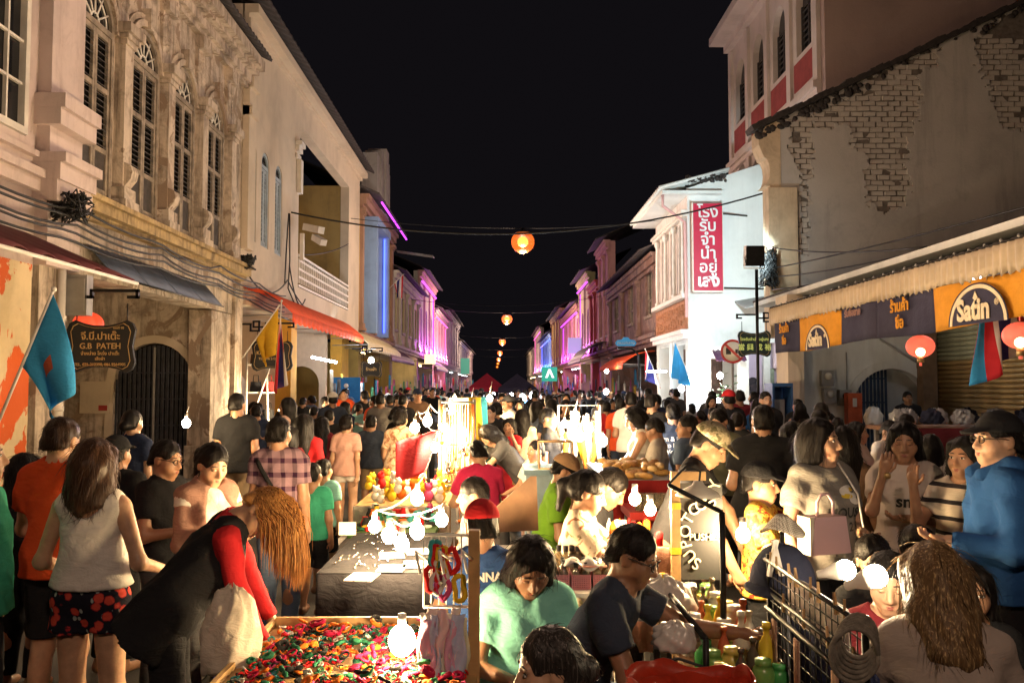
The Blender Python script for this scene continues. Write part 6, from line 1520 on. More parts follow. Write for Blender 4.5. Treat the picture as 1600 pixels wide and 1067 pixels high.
# ================================================================== stalls of the right row
sh = empty('shelf', (0, 0, 0), 0, 'white low shelf carrying pink baskets of glass bottles', 'shelf'); a = P(872, 912, 4.4); zz = a.z
MB().box((a.x-.05, 4.2, zz-.02), (a.x+.3, 4.75, zz)).box((a.x-.05, 4.6, .3), (a.x+.3, 4.62, zz-.021)).box((a.x-.05, 4.2, .3), (a.x+.3, 4.75, .32)).build('boards', [M_WHITEP], sh)
for sx in (a.x-.04, a.x+.27): MB().box((sx, 4.22, 0.002), (sx+.02, 4.25, zz-.021)).box((sx, 4.7, 0.002), (sx+.02, 4.73, zz-.021)).build('leg', [M_WHITEP], sh)
BGL = NT('bottle_glass'); BGL.base((.75, .62, .42)); BGL.set(Roughness=.06, Transmission_Weight=.85, IOR=1.3); BGL = BGL.m
prof = [(0, 0), (.022, 0), (.024, .05), (.022, .075), (.009, .09), (.009, .105)]
bme = MB().lathe(prof, 10).mesh('bottle', [BGL]); cme = MB().lathe([(.011, .1), (.012, .125), (0, .126)], 8).mesh('cap', [SIGNB])
def bottle(loc, label, group, s=1.0, me=bme, cap=cme):
    o = share('bottle', me, None, loc, (0, 0, random.random()), (s,)*3); tag(o, label, 'bottle', group)
    if cap: share('cap', cap, o)
    return o
for j, bx in enumerate((a.x+.0, a.x+.11, a.x+.22)):
    bk = empty('basket', (bx, 4.36, zz+.002), 0, ('left', 'middle', 'right')[j]+' pink plastic basket of bottles on the white shelf', 'basket', 'pink baskets on the white shelf')
    mb = MB()
    for k in range(7): mb.box((-.05, -.09, .003+k*.0105), (.05, -.086, .009+k*.0105)); mb.box((-.05, .086, .003+k*.0105), (.05, .09, .009+k*.0105)); mb.box((-.05, -.086, .003+k*.0105), (-.046, .086, .009+k*.0105)); mb.box((.046, -.086, .003+k*.0105), (.05, .086, .009+k*.0105))
    for k in range(9): mb.box((-.05+k*.0115, -.092, 0), (-.045+k*.0115, -.0905, .075))
    mb.box((-.048, -.085, 0), (.048, .085, .004)); mb.build('lattice', [PLP], bk)
    for k in range(6): bottle((bx-.025+.05*(k % 2), 4.30+.06*(k//2), zz+.008), 'little glass bottle with black cap in the %s pink basket' % ('left', 'middle', 'right')[j], 'bottles in the pink baskets')
for k in range(12): bottle((a.x+.0+.05*(k % 6), 4.28+.1*(k//6), .322+.0), 'little glass bottle with black cap on the bottom board of the white shelf', 'bottles on the bottom board', 1.1)
for k in range(8): bottle((a.x+.02+.035*k, 4.62-.02*(k % 2), zz+.002), 'little glass bottle with black cap at the back of the white shelf', 'bottles at the back of the white shelf', 1.25)
o = MB().sheet(lambda u, v: (a.x+.02+.2*u, 4.25+.16*v, zz+.125+.03*math.sin(u*7)*math.sin(v*6+u*3)), 12, 8, thick=.004).build('plastic_bag', [plain('film', (.5, .45, .42), .2)]); tag(o, 'crumpled clear plastic bag lying on the pink baskets', 'bag')
o = MB().box((a.x+.1, 4.26, zz+.115), (a.x+.24, 4.38, zz+.122), 0).build('bubble_packet', [plain('packet', (.55, .25, .18), .3)]); tag(o, 'reddish packet lying on the pink baskets', 'packet')
# bottle table in its black tube frame
t = empty('bottle_table', (0, 0, 0), 0, 'narrow table with bottles in a black tube frame', 'table')
x0, x1, y0, y1, z = .78, 1.12, 3.15, 4.5, .70
MB().box((x0, y0, z-.03), (x1, y1, z)).build('table_top', [WOODB], t)
for sx in (x0+.02, x1-.05):
    for sy in (y0+.02, y1-.05): MB().box((sx, sy, 0.002), (sx+.03, sy+.03, z-.031)).build('leg', [M_IRON], t)
MB().tube([(x0-.02, y0, .95), (x0-.02, y1, .95)], .012, 6).tube([(x0-.02, y0, z), (x0-.02, y0, .95)], .012, 6).tube([(x0-.02, y1, z), (x0-.02, y1, .95)], .012, 6).build('rail', [M_IRON], t)
cols = [(.70, .55, .12), (.66, .62, .5), (.06, .3, .08), (.10, .08, .06), (.7, .68, .62), (.55, .12, .05), (.18, .4, .1), (.8, .6, .05)]
names = ['yellow', 'milky', 'green', 'dark', 'white', 'red', 'light green', 'amber']
tall = [(0, 0), (.035, 0), (.036, .13), (.03, .16), (.013, .19), (.013, .215), (.018, .216), (.018, .235), (0, .236)]
jar = [(0, 0), (.05, 0), (.052, .11), (.045, .13), (.035, .14), (.037, .141), (.037, .165), (0, .166)]
bms = [(MB().lathe(tall if i % 2 else jar, 12).mesh('bottle', [plain('bottle_'+names[i].replace(' ', '_'), cols[i], .25, 0, .1, 9, 0)]), names[i], 'tall' if i % 2 else 'squat') for i in range(8)]
rn = random.Random(31); k = 0
for iy in range(10):
    for ix in range(4):
        me, n_, kd = bms[(ix*3+iy*5+rn.randrange(3)) % 8]; x = x0+.06+.075*ix+rn.uniform(-.01, .01); y = y0+.08+.13*iy+rn.uniform(-.02, .02)
        s_ = rn.uniform(.75, 1.1); o = share('bottle', me, None, (x, y, z+.001), (0, 0, rn.random()), (s_*.9, s_*.9, s_)); tag(o, '%s %s bottle standing in row %d from the front on the black framed table' % (kd, n_, iy+1), 'bottle', 'bottles on the black framed table')
# gooseneck work lamp, wooden frame with black lettered shirt
lm = empty('work_lamp', (0, 0, 0), 0, 'black jointed work lamp with a cream enamel shade', 'lamp'); pa = P(1131, 985, 3.75); pb_ = P(1128, 800, 3.75); pc = P(1044, 757, 3.75); ps = P(1091, 768, 3.9)
MB().tube([(pa.x, 3.75, .7), pb_, ], .014, 6).tube([pb_, pc], .011, 6).build('arm', [M_IRON], lm)
MB().tube([pc, P(1070, 730, 3.8), P(1094, 736, 3.9), ps], .006, 5).build('cord', [BLACKC], lm)
MB().lathe([(.02, .05), (.03, .03), (.09, .0), (.105, -.02), (.1, -.022), (.085, -.004), (.02, .02)], 20, 0, ps).build('shade', [plain('enamel_cream', (.72, .66, .55), .3)], lm)
wf = empty('wooden_frame', (0, 0, 0), 0, 'pale wooden frame tied with yellow tape, dark board inside', 'frame'); y_ = 4.35; p1 = P(1049, 737, y_); p2 = P(1103, 747, y_); p3 = P(1062, 930, y_)
MB().box((p1.x, y_, .3), (p1.x+.045, y_+.04, p1.z)).build('post', [WOOD], wf); MB().box((p1.x+.046, y_, p1.z-.045), (p2.x, y_+.04, p1.z)).build('crossbar', [WOOD], wf)
TAPE = plain('tape_yellow', (.65, .42, .03), .4)
for z in (1.25, 1.02): MB().box((p1.x-.003, y_-.003, z), (p1.x+.048, y_+.043, z+.035)).build('tape', [TAPE], wf)
ap = empty('lettered_board', (0, 0, 0), 0, 'black board with cream hand lettering inside the wooden frame', 'board'); q1 = P(1062, 755, 4.42); q2 = P(1130, 905, 4.42)
MB().box((q1.x, 4.42, q2.z), (q2.x, 4.44, q1.z)).build('panel', [SIGNB], ap)
LETC = plain('chalk_cream', (.6, .52, .36), .7)
text('SPY', .09, LETC, Matrix.Translation((q2.x-.05, 4.412, q1.z-.05)) @ Matrix.Rotation(R(-75), 4, 'Y') @ Matrix.Rotation(R(90), 4, 'X'), ap)
for k, ch in enumerate('OCTOPUS'):
    a_ = R(100+k*24); c = ((q1.x+q2.x)/2+.015, (q1.z+q2.z)/2-.02)
    text(ch, .085, LETC, Matrix.Translation((c[0]+.10*math.cos(a_), 4.412, c[1]+.16*math.sin(a_))) @ Matrix.Rotation(-(a_-R(90)), 4, 'Y') @ Matrix.Rotation(R(90), 4, 'X'), ap)
text('PUSHER', .05, LETC, upright(((q1.x+q2.x)/2+.02, 4.412, (q1.z+q2.z)/2-.03)), ap)
# red tarpaulin bag, plastic bag
def lumpy(name, c, r, m, label, cat, seed=0, amp=.12, flat=.4):
    mb = MB(); c = Vector(c)
    def f(u, v):
        a = 2*PI*u; t_ = PI*(.02+.96*v); d = Vector((math.sin(t_)*math.cos(a), math.sin(t_)*math.sin(a), -math.cos(t_)))
        k = 1+amp*math.sin(5*a+seed+3*d.z)*math.sin(4*t_+seed)+.6*amp*math.sin(11*a-7*t_+seed)
        return c+Vector((r[0]*d.x*k, r[1]*d.y*k, r[2]*max(d.z, -flat)*k))
    mb.sheet(f, 36, 20); return tag(mb.build(name, [m]), label, cat)
TARP = plain('tarp_red', (.38, .035, .015), .28, 0, .2, 5, .4, 18)
bg_ = P(1078, 1040, 2.95); tb_ = empty('tarpaulin_bag', (0, 0, 0), 0, 'large red tarpaulin bag with black handles at the front', 'bag')
mb = MB(); gx, gy = bg_.x, 2.95
def tf(u, v):
    a = 2*PI*u; k = 1-.12*v; ex = 2.6; ca, sa = math.cos(a), math.sin(a); rr = (abs(ca)**ex+abs(sa)**ex)**(-1/ex)
    return (gx+.24*rr*ca*k+.012*math.sin(9*v+5*a), gy+.16*rr*sa*k+.012*math.sin(7*v+4*a), .05+.84*v+.015*math.sin(3*a+1)*v+.008*math.sin(8*a)*v)
mb.sheet(tf, 48, 12, thick=.005).sheet(lambda u, v: (gx-.21+.42*u, gy-.14+.28*v, .85+.02*math.sin(u*9+2*v)*math.sin(v*7)-.05*math.sin(u*PI)*math.sin(v*PI)), 10, 8).box((gx-.2, gy-.13, .02), (gx+.2, gy+.13, .06)); mb.build('body', [TARP], tb_)
mb = MB()
for s_ in (-1, 1): mb.tube([(gx-.12, gy+s_*.15, .75), (gx-.1, gy+s_*.19, .86), (gx, gy+s_*.2, .88), (gx+.1, gy+s_*.19, .85), (gx+.12, gy+s_*.15, .75)], .006, 5)
mb.tube([(gx-.2, gy-.16, .86), (gx, gy-.175, .82), (gx+.22, gy-.15, .9)], .008, 5); mb.build('handle', [BLACKC], tb_)
p = P(1035, 930, 3.9); lumpy('plastic_bag', (p.x, 3.9, p.z-.05), (.14, .12, .13), plain('film_white', (.58, .54, .5), .25, 0, .1, 9, .4, 12), 'white plastic carrier bag leaning on the bottle table', 'bag', 2)
p = P(1055, 1000, 3.3); lumpy('plastic_bag', (p.x, 3.3, p.z), (.09, .08, .07), plain('film_white', (.58, .54, .5), .25), 'small white plastic bag on the red tarpaulin bag', 'bag', 5)
# wire grid with hanging cloth, pegs, rope
gd = empty('wire_grid', (0, 0, 0), 0, 'black wire grid stall wall with dark blue cloth behind', 'grid'); gx = 1.10
mb = MB()
for k in range(19): mb.tube([(gx, 2.56+.05*k, .2), (gx, 2.56+.05*k, 1.17)], .0028, 4)
for k in range(20): mb.tube([(gx, 2.54, .2+.051*k), (gx, 3.48, .2+.051*k)], .0028, 4)
mb.build('wires', [M_IRON], gd)
mb = MB()
for z in (1.175, 1.05, .98): mb.tube([(gx-.01, 2.52, z), (gx-.01, 3.48, z)], .009, 6)
for y in (2.55, 3.46): mb.tube([(gx, y, 0.005), (gx, y, 1.2)], .012, 6)
mb.build('rail', [M_IRON], gd)
o = MB().sheet(lambda u, v: (gx+.05+.01*math.sin(u*20), 2.58+.86*u, 1.0-.8*v), 40, 6, thick=.004).build('blue_cloth', [cloth('grid_blue', (.025, .035, .10))]); tag(o, 'dark blue cloth hung inside the wire grid', 'cloth')
o = MB().sheet(lambda u, v: (gx+.03+.008*math.sin(u*14), 2.75+.6*u, 1.16-.17*v), 20, 4, thick=.004).build('white_cloth', [cloth('grid_white', (.5, .42, .38))]); tag(o, 'strip of pale cloth pegged along the grid top', 'cloth')
for k, (y, m) in enumerate(((3.3, .2), (3.05, .3), (2.7, .1))):
    o = MB().sheet(lambda u, v: (gx-.03, y+.05*u, .97-.42*v+.01*math.sin(v*9)), 3, 8, thick=.006).build('strap', [cloth('strap_tan', (.33, .2, .14))]); tag(o, 'narrow tan strap hanging on the %s of the wire grid' % ('far end', 'middle', 'near end')[k], 'strap', 'straps on the wire grid')
mb = MB(); mb.box((-.006, -.004, -.035), (-.001, .004, .035), 0, Matrix.Rotation(R(6), 4, 'Y')); mb.box((.001, -.004, -.035), (.006, .004, .035), 0, Matrix.Rotation(R(-6), 4, 'Y')); pg = mb.mesh('clothes_peg', [WOOD]); 
mb = MB(); mb.box((-.012, -.006, -.05), (-.002, .006, .05), 0, Matrix.Rotation(R(14), 4, 'Y')); mb.box((.002, -.006, -.05), (.012, .006, .05), 0, Matrix.Rotation(R(-14), 4, 'Y')); pgw = mb.mesh('clothes_peg', [M_WHITEP])
rn = random.Random(2)
for k in range(12): tag(share('clothes_peg', pg, None, (gx-.012, 2.6+.073*k, 1.185+(0 if k % 3 else -.13)), (0, rn.uniform(-.3, .3), R(90)+rn.uniform(-.4, .4))), 'wooden clothes peg on the rails of the wire grid', 'peg', 'wooden pegs on the wire grid')
p = P(1211, 872, 3.4); tag(share('clothes_peg', pgw, None, p, (0, 0, .2), (1.5, 1.5, 1.5)), 'large white plastic peg at the far end of the wire grid', 'peg')
p = P(1336, 990, 2.5); mb = MB()
for k in range(6): mb.tube([(p.x+(.055+.003*k)*math.cos(a)-.004*k, p.y-.02-.004*k+.004*math.sin(5*a), p.z+(.062+.003*k)*math.sin(a)-.010*k) for a in [2*PI*q/20 for q in range(21)]], .0075, 6)
tag(mb.build('rope_coil', [plain('rope_grey', (.16, .14, .11), .9, 0, .4, 40, .5, 90)]), 'coil of grey rope hanging on the wire grid', 'rope')
# caps shown over the grid: navy cap, white woven hat
NAVY = cloth('navy', (.03, .035, .065))
p = P(1222, 862, 3.55)
cp = tag(MB().sheet(lambda u, v: (p.x+.13*math.sin(v*PI/2)*math.cos(2*PI*u), p.y+.13*math.sin(v*PI/2)*math.sin(2*PI*u), p.z-.13+.16*math.cos(v*PI/2)), 24, 8, thick=.006).sheet(lambda u, v: (p.x+(.115+.1*v*max(0, math.cos(PI*(u-.5))))*math.cos(PI*(u+.85)), p.y+(.115+.1*v*max(0, math.cos(PI*(u-.5))))*math.sin(PI*(u+.85)), p.z-.125-.025*v*math.sin(u*PI)), 16, 5, thick=.006).build('baseball_cap', [NAVY]), 'navy cap displayed above the wire grid', 'cap')
MB().ball((p.x, p.y, p.z+.032), .009, 8, 5).build('button', [NAVY], cp)
tag(MB().tube([(p.x, p.y, .005), (p.x, p.y, p.z+.02)], .01, 6).build('display_stand', [M_IRON]), 'thin black stand holding the navy cap', 'stand')
WEAVE = NT('weave_white'); ck = WEAVE.node('ShaderNodeTexChecker'); ck.inputs['Scale'].default_value = 130; ck.inputs['Color1'].default_value = (.7, .64, .54, 1); ck.inputs['Color2'].default_value = (.28, .24, .19, 1); WEAVE.L(WEAVE.co(), ck.inputs[0]); WEAVE.base(ck.outputs[0]); WEAVE.set(Roughness=.8); WEAVE = WEAVE.m
p = P(1222, 826, 3.75); tag(MB().sheet(lambda u, v: (p.x+(.02+.075*v)*math.cos(2*PI*u), p.y+(.02+.08*v)*math.sin(2*PI*u), p.z+.06-.07*v+.02*math.sin(4*PI*u)*v), 28, 6, thick=.006).build('woven_hat', [WEAVE]), 'white woven hat lying tilted behind the navy cap', 'hat')
tag(MB().tube([(p.x, p.y, .005), (p.x, p.y, p.z+.04)], .01, 6).build('display_stand', [M_IRON]), 'thin black stand holding the white woven hat', 'stand')
# centre back: chest, acrylic case, snacks, boards, chairs
ch = empty('cool_box', (0, 0, 0), 0, 'pale blue cool box stall before the black shirted woman', 'cool box'); a = P(822, 742, 8.2); b = P(878, 742, 8.2)
MB().box((a.x, 8.2, .12), (b.x, 8.8, a.z)).build('case', [plain('case_blue', (.25, .38, .45), .4)], ch); MB().box((a.x-.02, 8.18, a.z+.001), (b.x+.02, 8.82, a.z+.05)).build('lid', [plain('lid_blue', (.18, .32, .40), .4)], ch)
for sx in (a.x+.02, b.x-.06): MB().box((sx, 8.25, .002), (sx+.04, 8.75, .12)).build('foot', [M_IRON], ch)
ac = empty('acrylic_case', (0, 0, 0), 0, 'clear slanted food case on the pale blue cool box', 'case'); zt = a.z+.052; ACR = NT('acrylic'); ACR.base((.8, .75, .65)); ACR.set(Transmission_Weight=.9, Roughness=.08, IOR=1.1); ACR = ACR.m
mb = MB(); xa, xb = b.x-.22, b.x+.12
mb.poly([(0, 0), (.45, 0), (.45, .26), (.15, .26)], .008, 0, Matrix.Translation((xa, 0, 0)) @ Matrix(((0, 1, 0, 0), (1, 0, 0, 8.25), (0, 0, 1, zt), (0, 0, 0, 1)))).poly([(0, 0), (.45, 0), (.45, .26), (.15, .26)], .008, 0, Matrix.Translation((xb, 0, 0)) @ Matrix(((0, 1, 0, 0), (1, 0, 0, 8.25), (0, 0, 1, zt), (0, 0, 0, 1)))); mb.box((xa+.009, 8.4, zt+.255), (xb-.001, 8.7, zt+.263)); mb.build('panels', [ACR], ac)
MB().tube([(xa, 8.25, zt), (xb, 8.25, zt)], .01, 5).tube([(xa, 8.4, zt+.26), (xb, 8.4, zt+.26)], .01, 5).tube([(xa, 8.25, zt), (xa, 8.4, zt+.26)], .01, 5).tube([(xb, 8.25, zt), (xb, 8.4, zt+.26)], .01, 5).build('edge_trim', [WOOD], ac)
bd = P(805, 830, 5.6); o = MB().poly([(-.13, 0), (.16, 0), (.16, .36), (.12, .36), (-.13, .16)], .02, 0, T4((bd.x, 5.6, bd.z), R(12), R(-8))).build('leaning_board', [WOODB]); tag(o, 'brown slanted board behind the seated teal girl', 'board')
pc_ = empty('plastic_chair', (P(790, 800, 7.4).x, 7.5, 0), 0, 'white plastic chair of the pink shirted seller', 'chair')
MB().box((-.2, -.2, .40), (.2, .2, .43)).build('seat', [M_WHITEP], pc_); MB().tube([(-.2, -.2, .43), (-.2, -.22, .62), (-.14, -.23, .74), (.14, -.23, .74), (.2, -.22, .62), (.2, -.2, .43)], .016, 6).build('backrest', [M_WHITEP], pc_)
for sx in (-.18, .18):
    for sy in (-.18, .18): MB().tube([(sx, sy, .4), (sx*1.15, sy*1.15, .005)], .016, 5).build('leg', [M_WHITEP], pc_)
sn_ = empty('snack_table', (0, 0, 0), 0, 'table of fried snacks on trays at the right row', 'table'); a = P(930, 735, 8.0); b = P(1035, 735, 8.0)
MB().box((a.x, 7.2, a.z-.04), (b.x, 8.8, a.z)).build('table_top', [M_GREY], sn_); MB().sheet(lambda u, v: (a.x+(b.x-a.x)*u, 7.18-.015*math.sin(u*40)*v, a.z-.8*v), 40, 3, thick=.004).build('table_cloth', [cloth('red_cloth', (.28, .02, .02))], sn_)
for sx in (a.x+.04, b.x-.08):
    for sy in (7.3, 8.7): MB().box((sx, sy, .002), (sx+.04, sy+.04, a.z-.041)).build('leg', [M_GREY], sn_)
rn = random.Random(6); SNK = [plain('snack%d' % i, c, .6, 0, .2, 30, .3, 60) for i, c in enumerate(((.5, .27, .07), (.42, .2, .06), (.55, .36, .14)))]
for k in range(70):
    o = MB().ball((0, 0, 0), (rn.uniform(.05, .09), .035, .03), 8, 5).build('fried_snack', [rn.choice(SNK)], None, (a.x+.06+(b.x-a.x-.12)*rn.random(), 7.25+1.0*rn.random(), a.z+.03+.05*(k % 2)), rn.random()*3); tag(o, 'golden fried snack in the %s %s of the snack table heap' % (('left', 'middle', 'right')[min(2, int((o.location.x-a.x)/(b.x-a.x)*3))], 'front' if o.location.y < 7.6 else ('centre' if o.location.y < 7.95 else 'back')), 'snack', 'fried snacks on the snack table')
for k in range(10):
    p = P(1000+4.5*k, 760, 6.4); o = MB().lathe([(0, 0), (.04, 0), (.042, .09), (.03, .1), (.03, .12), (0, .121)], 10, 0, (p.x, 6.4+.08*(k % 2), .94)).build('spice_jar', [BGL]); tag(o, 'small glass jar in the row behind the wooden frame', 'jar', 'small jars behind the wooden frame')
tb2 = empty('jar_table', (0, 0, 0), 0, 'red topped table with jars behind the wooden frame', 'table'); p = P(1022, 780, 6.4); MB().box((p.x-.2, 6.3, .88), (p.x+.26, 6.8, .938)).build('table_top', [PLR], tb2)
for sx in (p.x-.18, p.x+.22): MB().box((sx, 6.34, .002), (sx+.03, 6.37, .879)).box((sx, 6.7, .002), (sx+.03, 6.73, .879)).build('leg', [M_GREY], tb2)
# work table of the pattern bloused seller: white box, parts
wt = empty('work_table', (0, 0, 0), 0, 'cluttered work table under the two clear bulbs', 'table'); a = P(945, 845, 4.75); b = P(1040, 845, 4.75)
MB().box((a.x, 4.55, a.z-.04), (b.x, 5.2, a.z)).build('table_top', [WOODB], wt); MB().sheet(lambda u, v: (a.x+(b.x-a.x)*u, 4.54-.01*math.sin(u*30)*v, a.z-.55*v), 26, 3, thick=.004).build('skirt', [cloth('skirt_rose', (.40, .2, .14))], wt)
for sx in (a.x+.03, b.x-.06): MB().box((sx, 4.6, .002), (sx+.03, 4.63, a.z-.041)).box((sx, 5.12, .002), (sx+.03, 5.15, a.z-.041)).build('leg', [M_GREY], wt)
rn = random.Random(17)
for k in range(26):
    n_ = rn.choice(['white', 'orange', 'yellow', 'red', 'white']); o = MB().lathe([(0, 0), (.02, 0), (.02, rn.uniform(.03, .08)), (0, .081)], 8).build('small_pot', [cm[n_]], None, (a.x+.04+(b.x-a.x-.08)*rn.random(), 4.6+.5*rn.random(), a.z)); tag(o, 'small %s pot on the cluttered work table' % n_, 'pot', 'small pots on the work table')
# long balloons and soft goods by the bright bulbs
rn = random.Random(19)
for k in range(12):
    p = P(878+5*k, 690+rn.uniform(-15, 20), 9.6+rn.uniform(-.2, .3)); n_ = rn.choice(['white', 'orange', 'red', 'yellow']); o = MB().tube([p+Vector((0, 0, .25)), p+Vector((rn.uniform(-.04, .04), 0, 0)), p+Vector((rn.uniform(-.06, .06), 0, -.3))], [.02, .035, .02], 8).build('hanging_toy', [cm[n_]]); tag(o, '%s long toy hanging under the upper bare bulb' % n_, 'toy', 'long toys hanging at the balloon stall')
st = empty('stall_frame', (0, 0, 0), 0, 'thin metal frame of the long toy stall', 'stall frame'); a = P(872, 640, 9.7); b = P(938, 640, 9.7)
MB().tube([(a.x, 9.7, .005), (a.x, 9.7, a.z+.05), (b.x, 9.7, a.z+.05), (b.x, 9.7, .005)], .015, 6).tube([(a.x, 9.7, 1.3), (b.x, 9.7, 1.3)], .012, 6).build('tubes', [M_GREY], st)
# food tables by the roller shutter
ft = empty('food_table', (0, 0, 0), 0, 'dark food table with plastic bags before the roller shutter', 'table'); a = P(1395, 668, 10.5); b = P(1545, 668, 10.5)
MB().box((a.x, 10.4, a.z-.05), (b.x+1.2, 11.3, a.z)).build('table_top', [WOODB], ft); MB().sheet(lambda u, v: (a.x+(b.x+1.2-a.x)*u, 10.38-.015*math.sin(u*60)*v, a.z-1.1*v), 60, 3, thick=.004).build('table_cloth', [cloth('maroon_cloth', (.10, .015, .02))], ft)
for sx in (a.x+.05, b.x+1.1): MB().box((sx, 10.5, .002), (sx+.05, 10.55, a.z-.051)).box((sx, 11.1, .002), (sx+.05, 11.15, a.z-.051)).build('leg', [M_GREY], ft)
rn = random.Random(3); FILM = NT('film_clear'); FILM.base((.6, .62, .66)); FILM.set(Roughness=.2, Transmission_Weight=.5); FILM = FILM.m
for k in range(9):
    lumpy('food_bag', (a.x+.15+.2*k, 10.6+.25*(k % 2), a.z+.1), (.13, .1, .12), [FILM, FILM, NAVY][k % 3], ('clear plastic bag of food, number %s from the left on the dark food table' % ('one', 'two', 'three', 'four', 'five', 'six', 'seven', 'eight', 'nine')[k]).replace('number ', ''), 'bag', k, .18)
for k, (px, py, Y, m, lb) in enumerate(((1478, 712, 8.2, plain('tub_green', (.06, .3, .1), .4), 'green plastic tub on the dining table'), (1452, 716, 8.2, M_WHITEP, 'white bowl on the dining table'), (1375, 715, 8.0, M_WHITEP, 'white tub at the left of the dining table'))):
    p = P(px, py, Y); o = MB().lathe([(0, 0), (.08, 0), (.11, .12), (.12, .125), (.1, .118), (.075, .01)], 16, 0, (p.x, Y, .97)).build('bowl', [m]); tag(o, lb, 'bowl')
dt = empty('dining_table', (0, 0, 0), 0, 'white folding table behind the standing women at right', 'table'); a = P(1350, 725, 8.0); b = P(1500, 725, 8.0)
MB().box((a.x, 7.8, .93), (b.x, 8.5, .968)).build('table_top', [plain('table_rose', (.45, .12, .14), .4)], dt)
for sx in (a.x+.05, b.x-.08): MB().tube([(sx, 7.85, .93), (sx, 8.4, .005)], .015, 5).tube([(sx, 8.4, .93), (sx, 7.85, .005)], .015, 5).build('leg', [M_GREY], dt)
for k, px in enumerate((1292, 1335)): stool((P(px, 700, 9).x, 9, 0), PLB, ('blue plastic stool behind the grey shirted woman', 'second blue plastic stool behind the grey shirted woman')[k])
p = P(1325, 660, 14.5); tag(lumpy('carrier_bag', (P(1365, 655, 15).x, 15, P(1365, 655, 15).z), (.16, .1, .22), M_WHITEP, 'white carrier bag hanging before the dark arched gate', 'bag', 4), None)
pl = empty('potted_plant', (P(1275, 660, 15.5).x, 15.6, .15), 0, 'leafy potted plant on the pavement left of the orange box', 'plant'); LEAF = plain('leaf_green', (.04, .09, .03), .5, 0, .3, 9, .1)
MB().lathe([(0, 0), (.16, 0), (.22, .35), (.2, .36), (.18, .3), (0, .3)], 14).build('pot', [plain('pot_brown', (.2, .09, .05))], pl); rn = random.Random(1)
for k in range(26):
    a_ = rn.random()*6.28; t_ = rn.uniform(.2, .9); L = rn.uniform(.5, 1.1); d = Vector((math.cos(a_)*t_, math.sin(a_)*t_, 1)).normalized(); s_ = Vector((-math.sin(a_), math.cos(a_), 0))
    MB().sheet(lambda u, v: Vector((0, 0, .3))+d*L*u+s_*(.06*math.sin(u*PI)*(v-.5)*2)-Vector((0, 0, .35*u*u*t_)), 6, 2, thick=.003).build('leaf', [LEAF], pl)
pl2 = empty('potted_plant', (P(1135, 605, 24).x, 24.3, .15), 0, 'bushy potted plant lit by the bulb under the purple awning', 'plant'); MB().lathe([(0, 0), (.2, 0), (.28, .5), (0, .48)], 14).build('pot', [plain('pot_brown', (.2, .09, .05))], pl2)
for k in range(60):
    c = Vector((rn.gauss(0, .25), rn.gauss(0, .2), 1.35+rn.gauss(0, .3))); a_ = rn.random()*6; d = Vector((math.cos(a_), math.sin(a_), .3)); s_ = Vector((-math.sin(a_), math.cos(a_), 0)); MB().sheet(lambda u, v: c+d*.2*u+s_*.06*math.sin(u*PI)*(v-.5)*2, 3, 2, thick=.003).build('leaf', [LEAF], pl2)
MB().tube([(0, 0, .4), (.02, 0, 1.4)], .03, 6).build('stem', [WOODB], pl2)
# left: bag stall at the cream pier, shelves with bags, lit plant
rn = random.Random(23)
sf = empty('bag_shelf', (0, 0, 0), 0, 'white ladder shelf with handbags beside the old house column', 'shelf'); a = P(386, 560, 17.9); b = P(416, 560, 17.9)
mb = MB()
for z in (.5, 1.1, 1.7, 2.3): mb.box((a.x, 17.9, z), (b.x+.1, 18.3, z+.03))
mb.tube([(a.x, 17.9, .15), (a.x, 17.9, 2.6)], .025, 5).tube([(b.x+.1, 17.9, .15), (b.x-.0, 17.9, 2.6)], .025, 5).tube([(a.x+.05, 17.88, .9), (b.x+.1, 17.88, 2.3)], .02, 5); mb.build('ladder_frame', [M_WHITEP], sf)
for k in range(6):
    z = (1.13, 1.73, 2.33)[k//2]; x = a.x+.14+.28*(k % 2); bb_ = empty('handbag', (x, 18.05, z), 0, ('dark red', 'black', 'black', 'red', 'brown', 'dark blue')[k]+' handbag on the white ladder shelf, '+('lower', 'middle', 'upper')[k//2]+' board', 'handbag', 'handbags on the ladder shelf')
    m_ = cloth('bag%d' % k, ((.25, .02, .03), (.02, .02, .02), (.025, .025, .03), (.35, .03, .03), (.12, .06, .03), (.03, .04, .1))[k]); MB().poly([(-.12, 0), (.12, 0), (.1, .22), (-.1, .22)], .1).build('body', [m_], bb_); MB().tube([(-.06, .05, .22), (-.05, .05, .36), (.05, .05, .36), (.06, .05, .22)], .01, 5).build('handle', [m_], bb_)
# many hanging wares at the left shops
for k in range(34):
    px = rn.uniform(482, 640); Y = 7150/(785-px)*.96; x = LX+.5+rn.uniform(0, .5); z = rn.uniform(1.3, 2.4); m_ = rn.choice(GOODS); w_ = rn.uniform(.25, .4)
    o = MB().sheet(lambda u, v: (x+.03*math.sin(u*8), Y+w_*(u-.5)*(.8+.3*v), z-.6*v), 5, 4, thick=.02).build('hanging_garment', [m_]); tag(o, '%s garment hanging beneath the %s awning at left' % (GNAME[GOODS.index(m_)], 'orange' if Y < 26.8 else 'beige'), 'garment', 'garments beneath the left awnings')
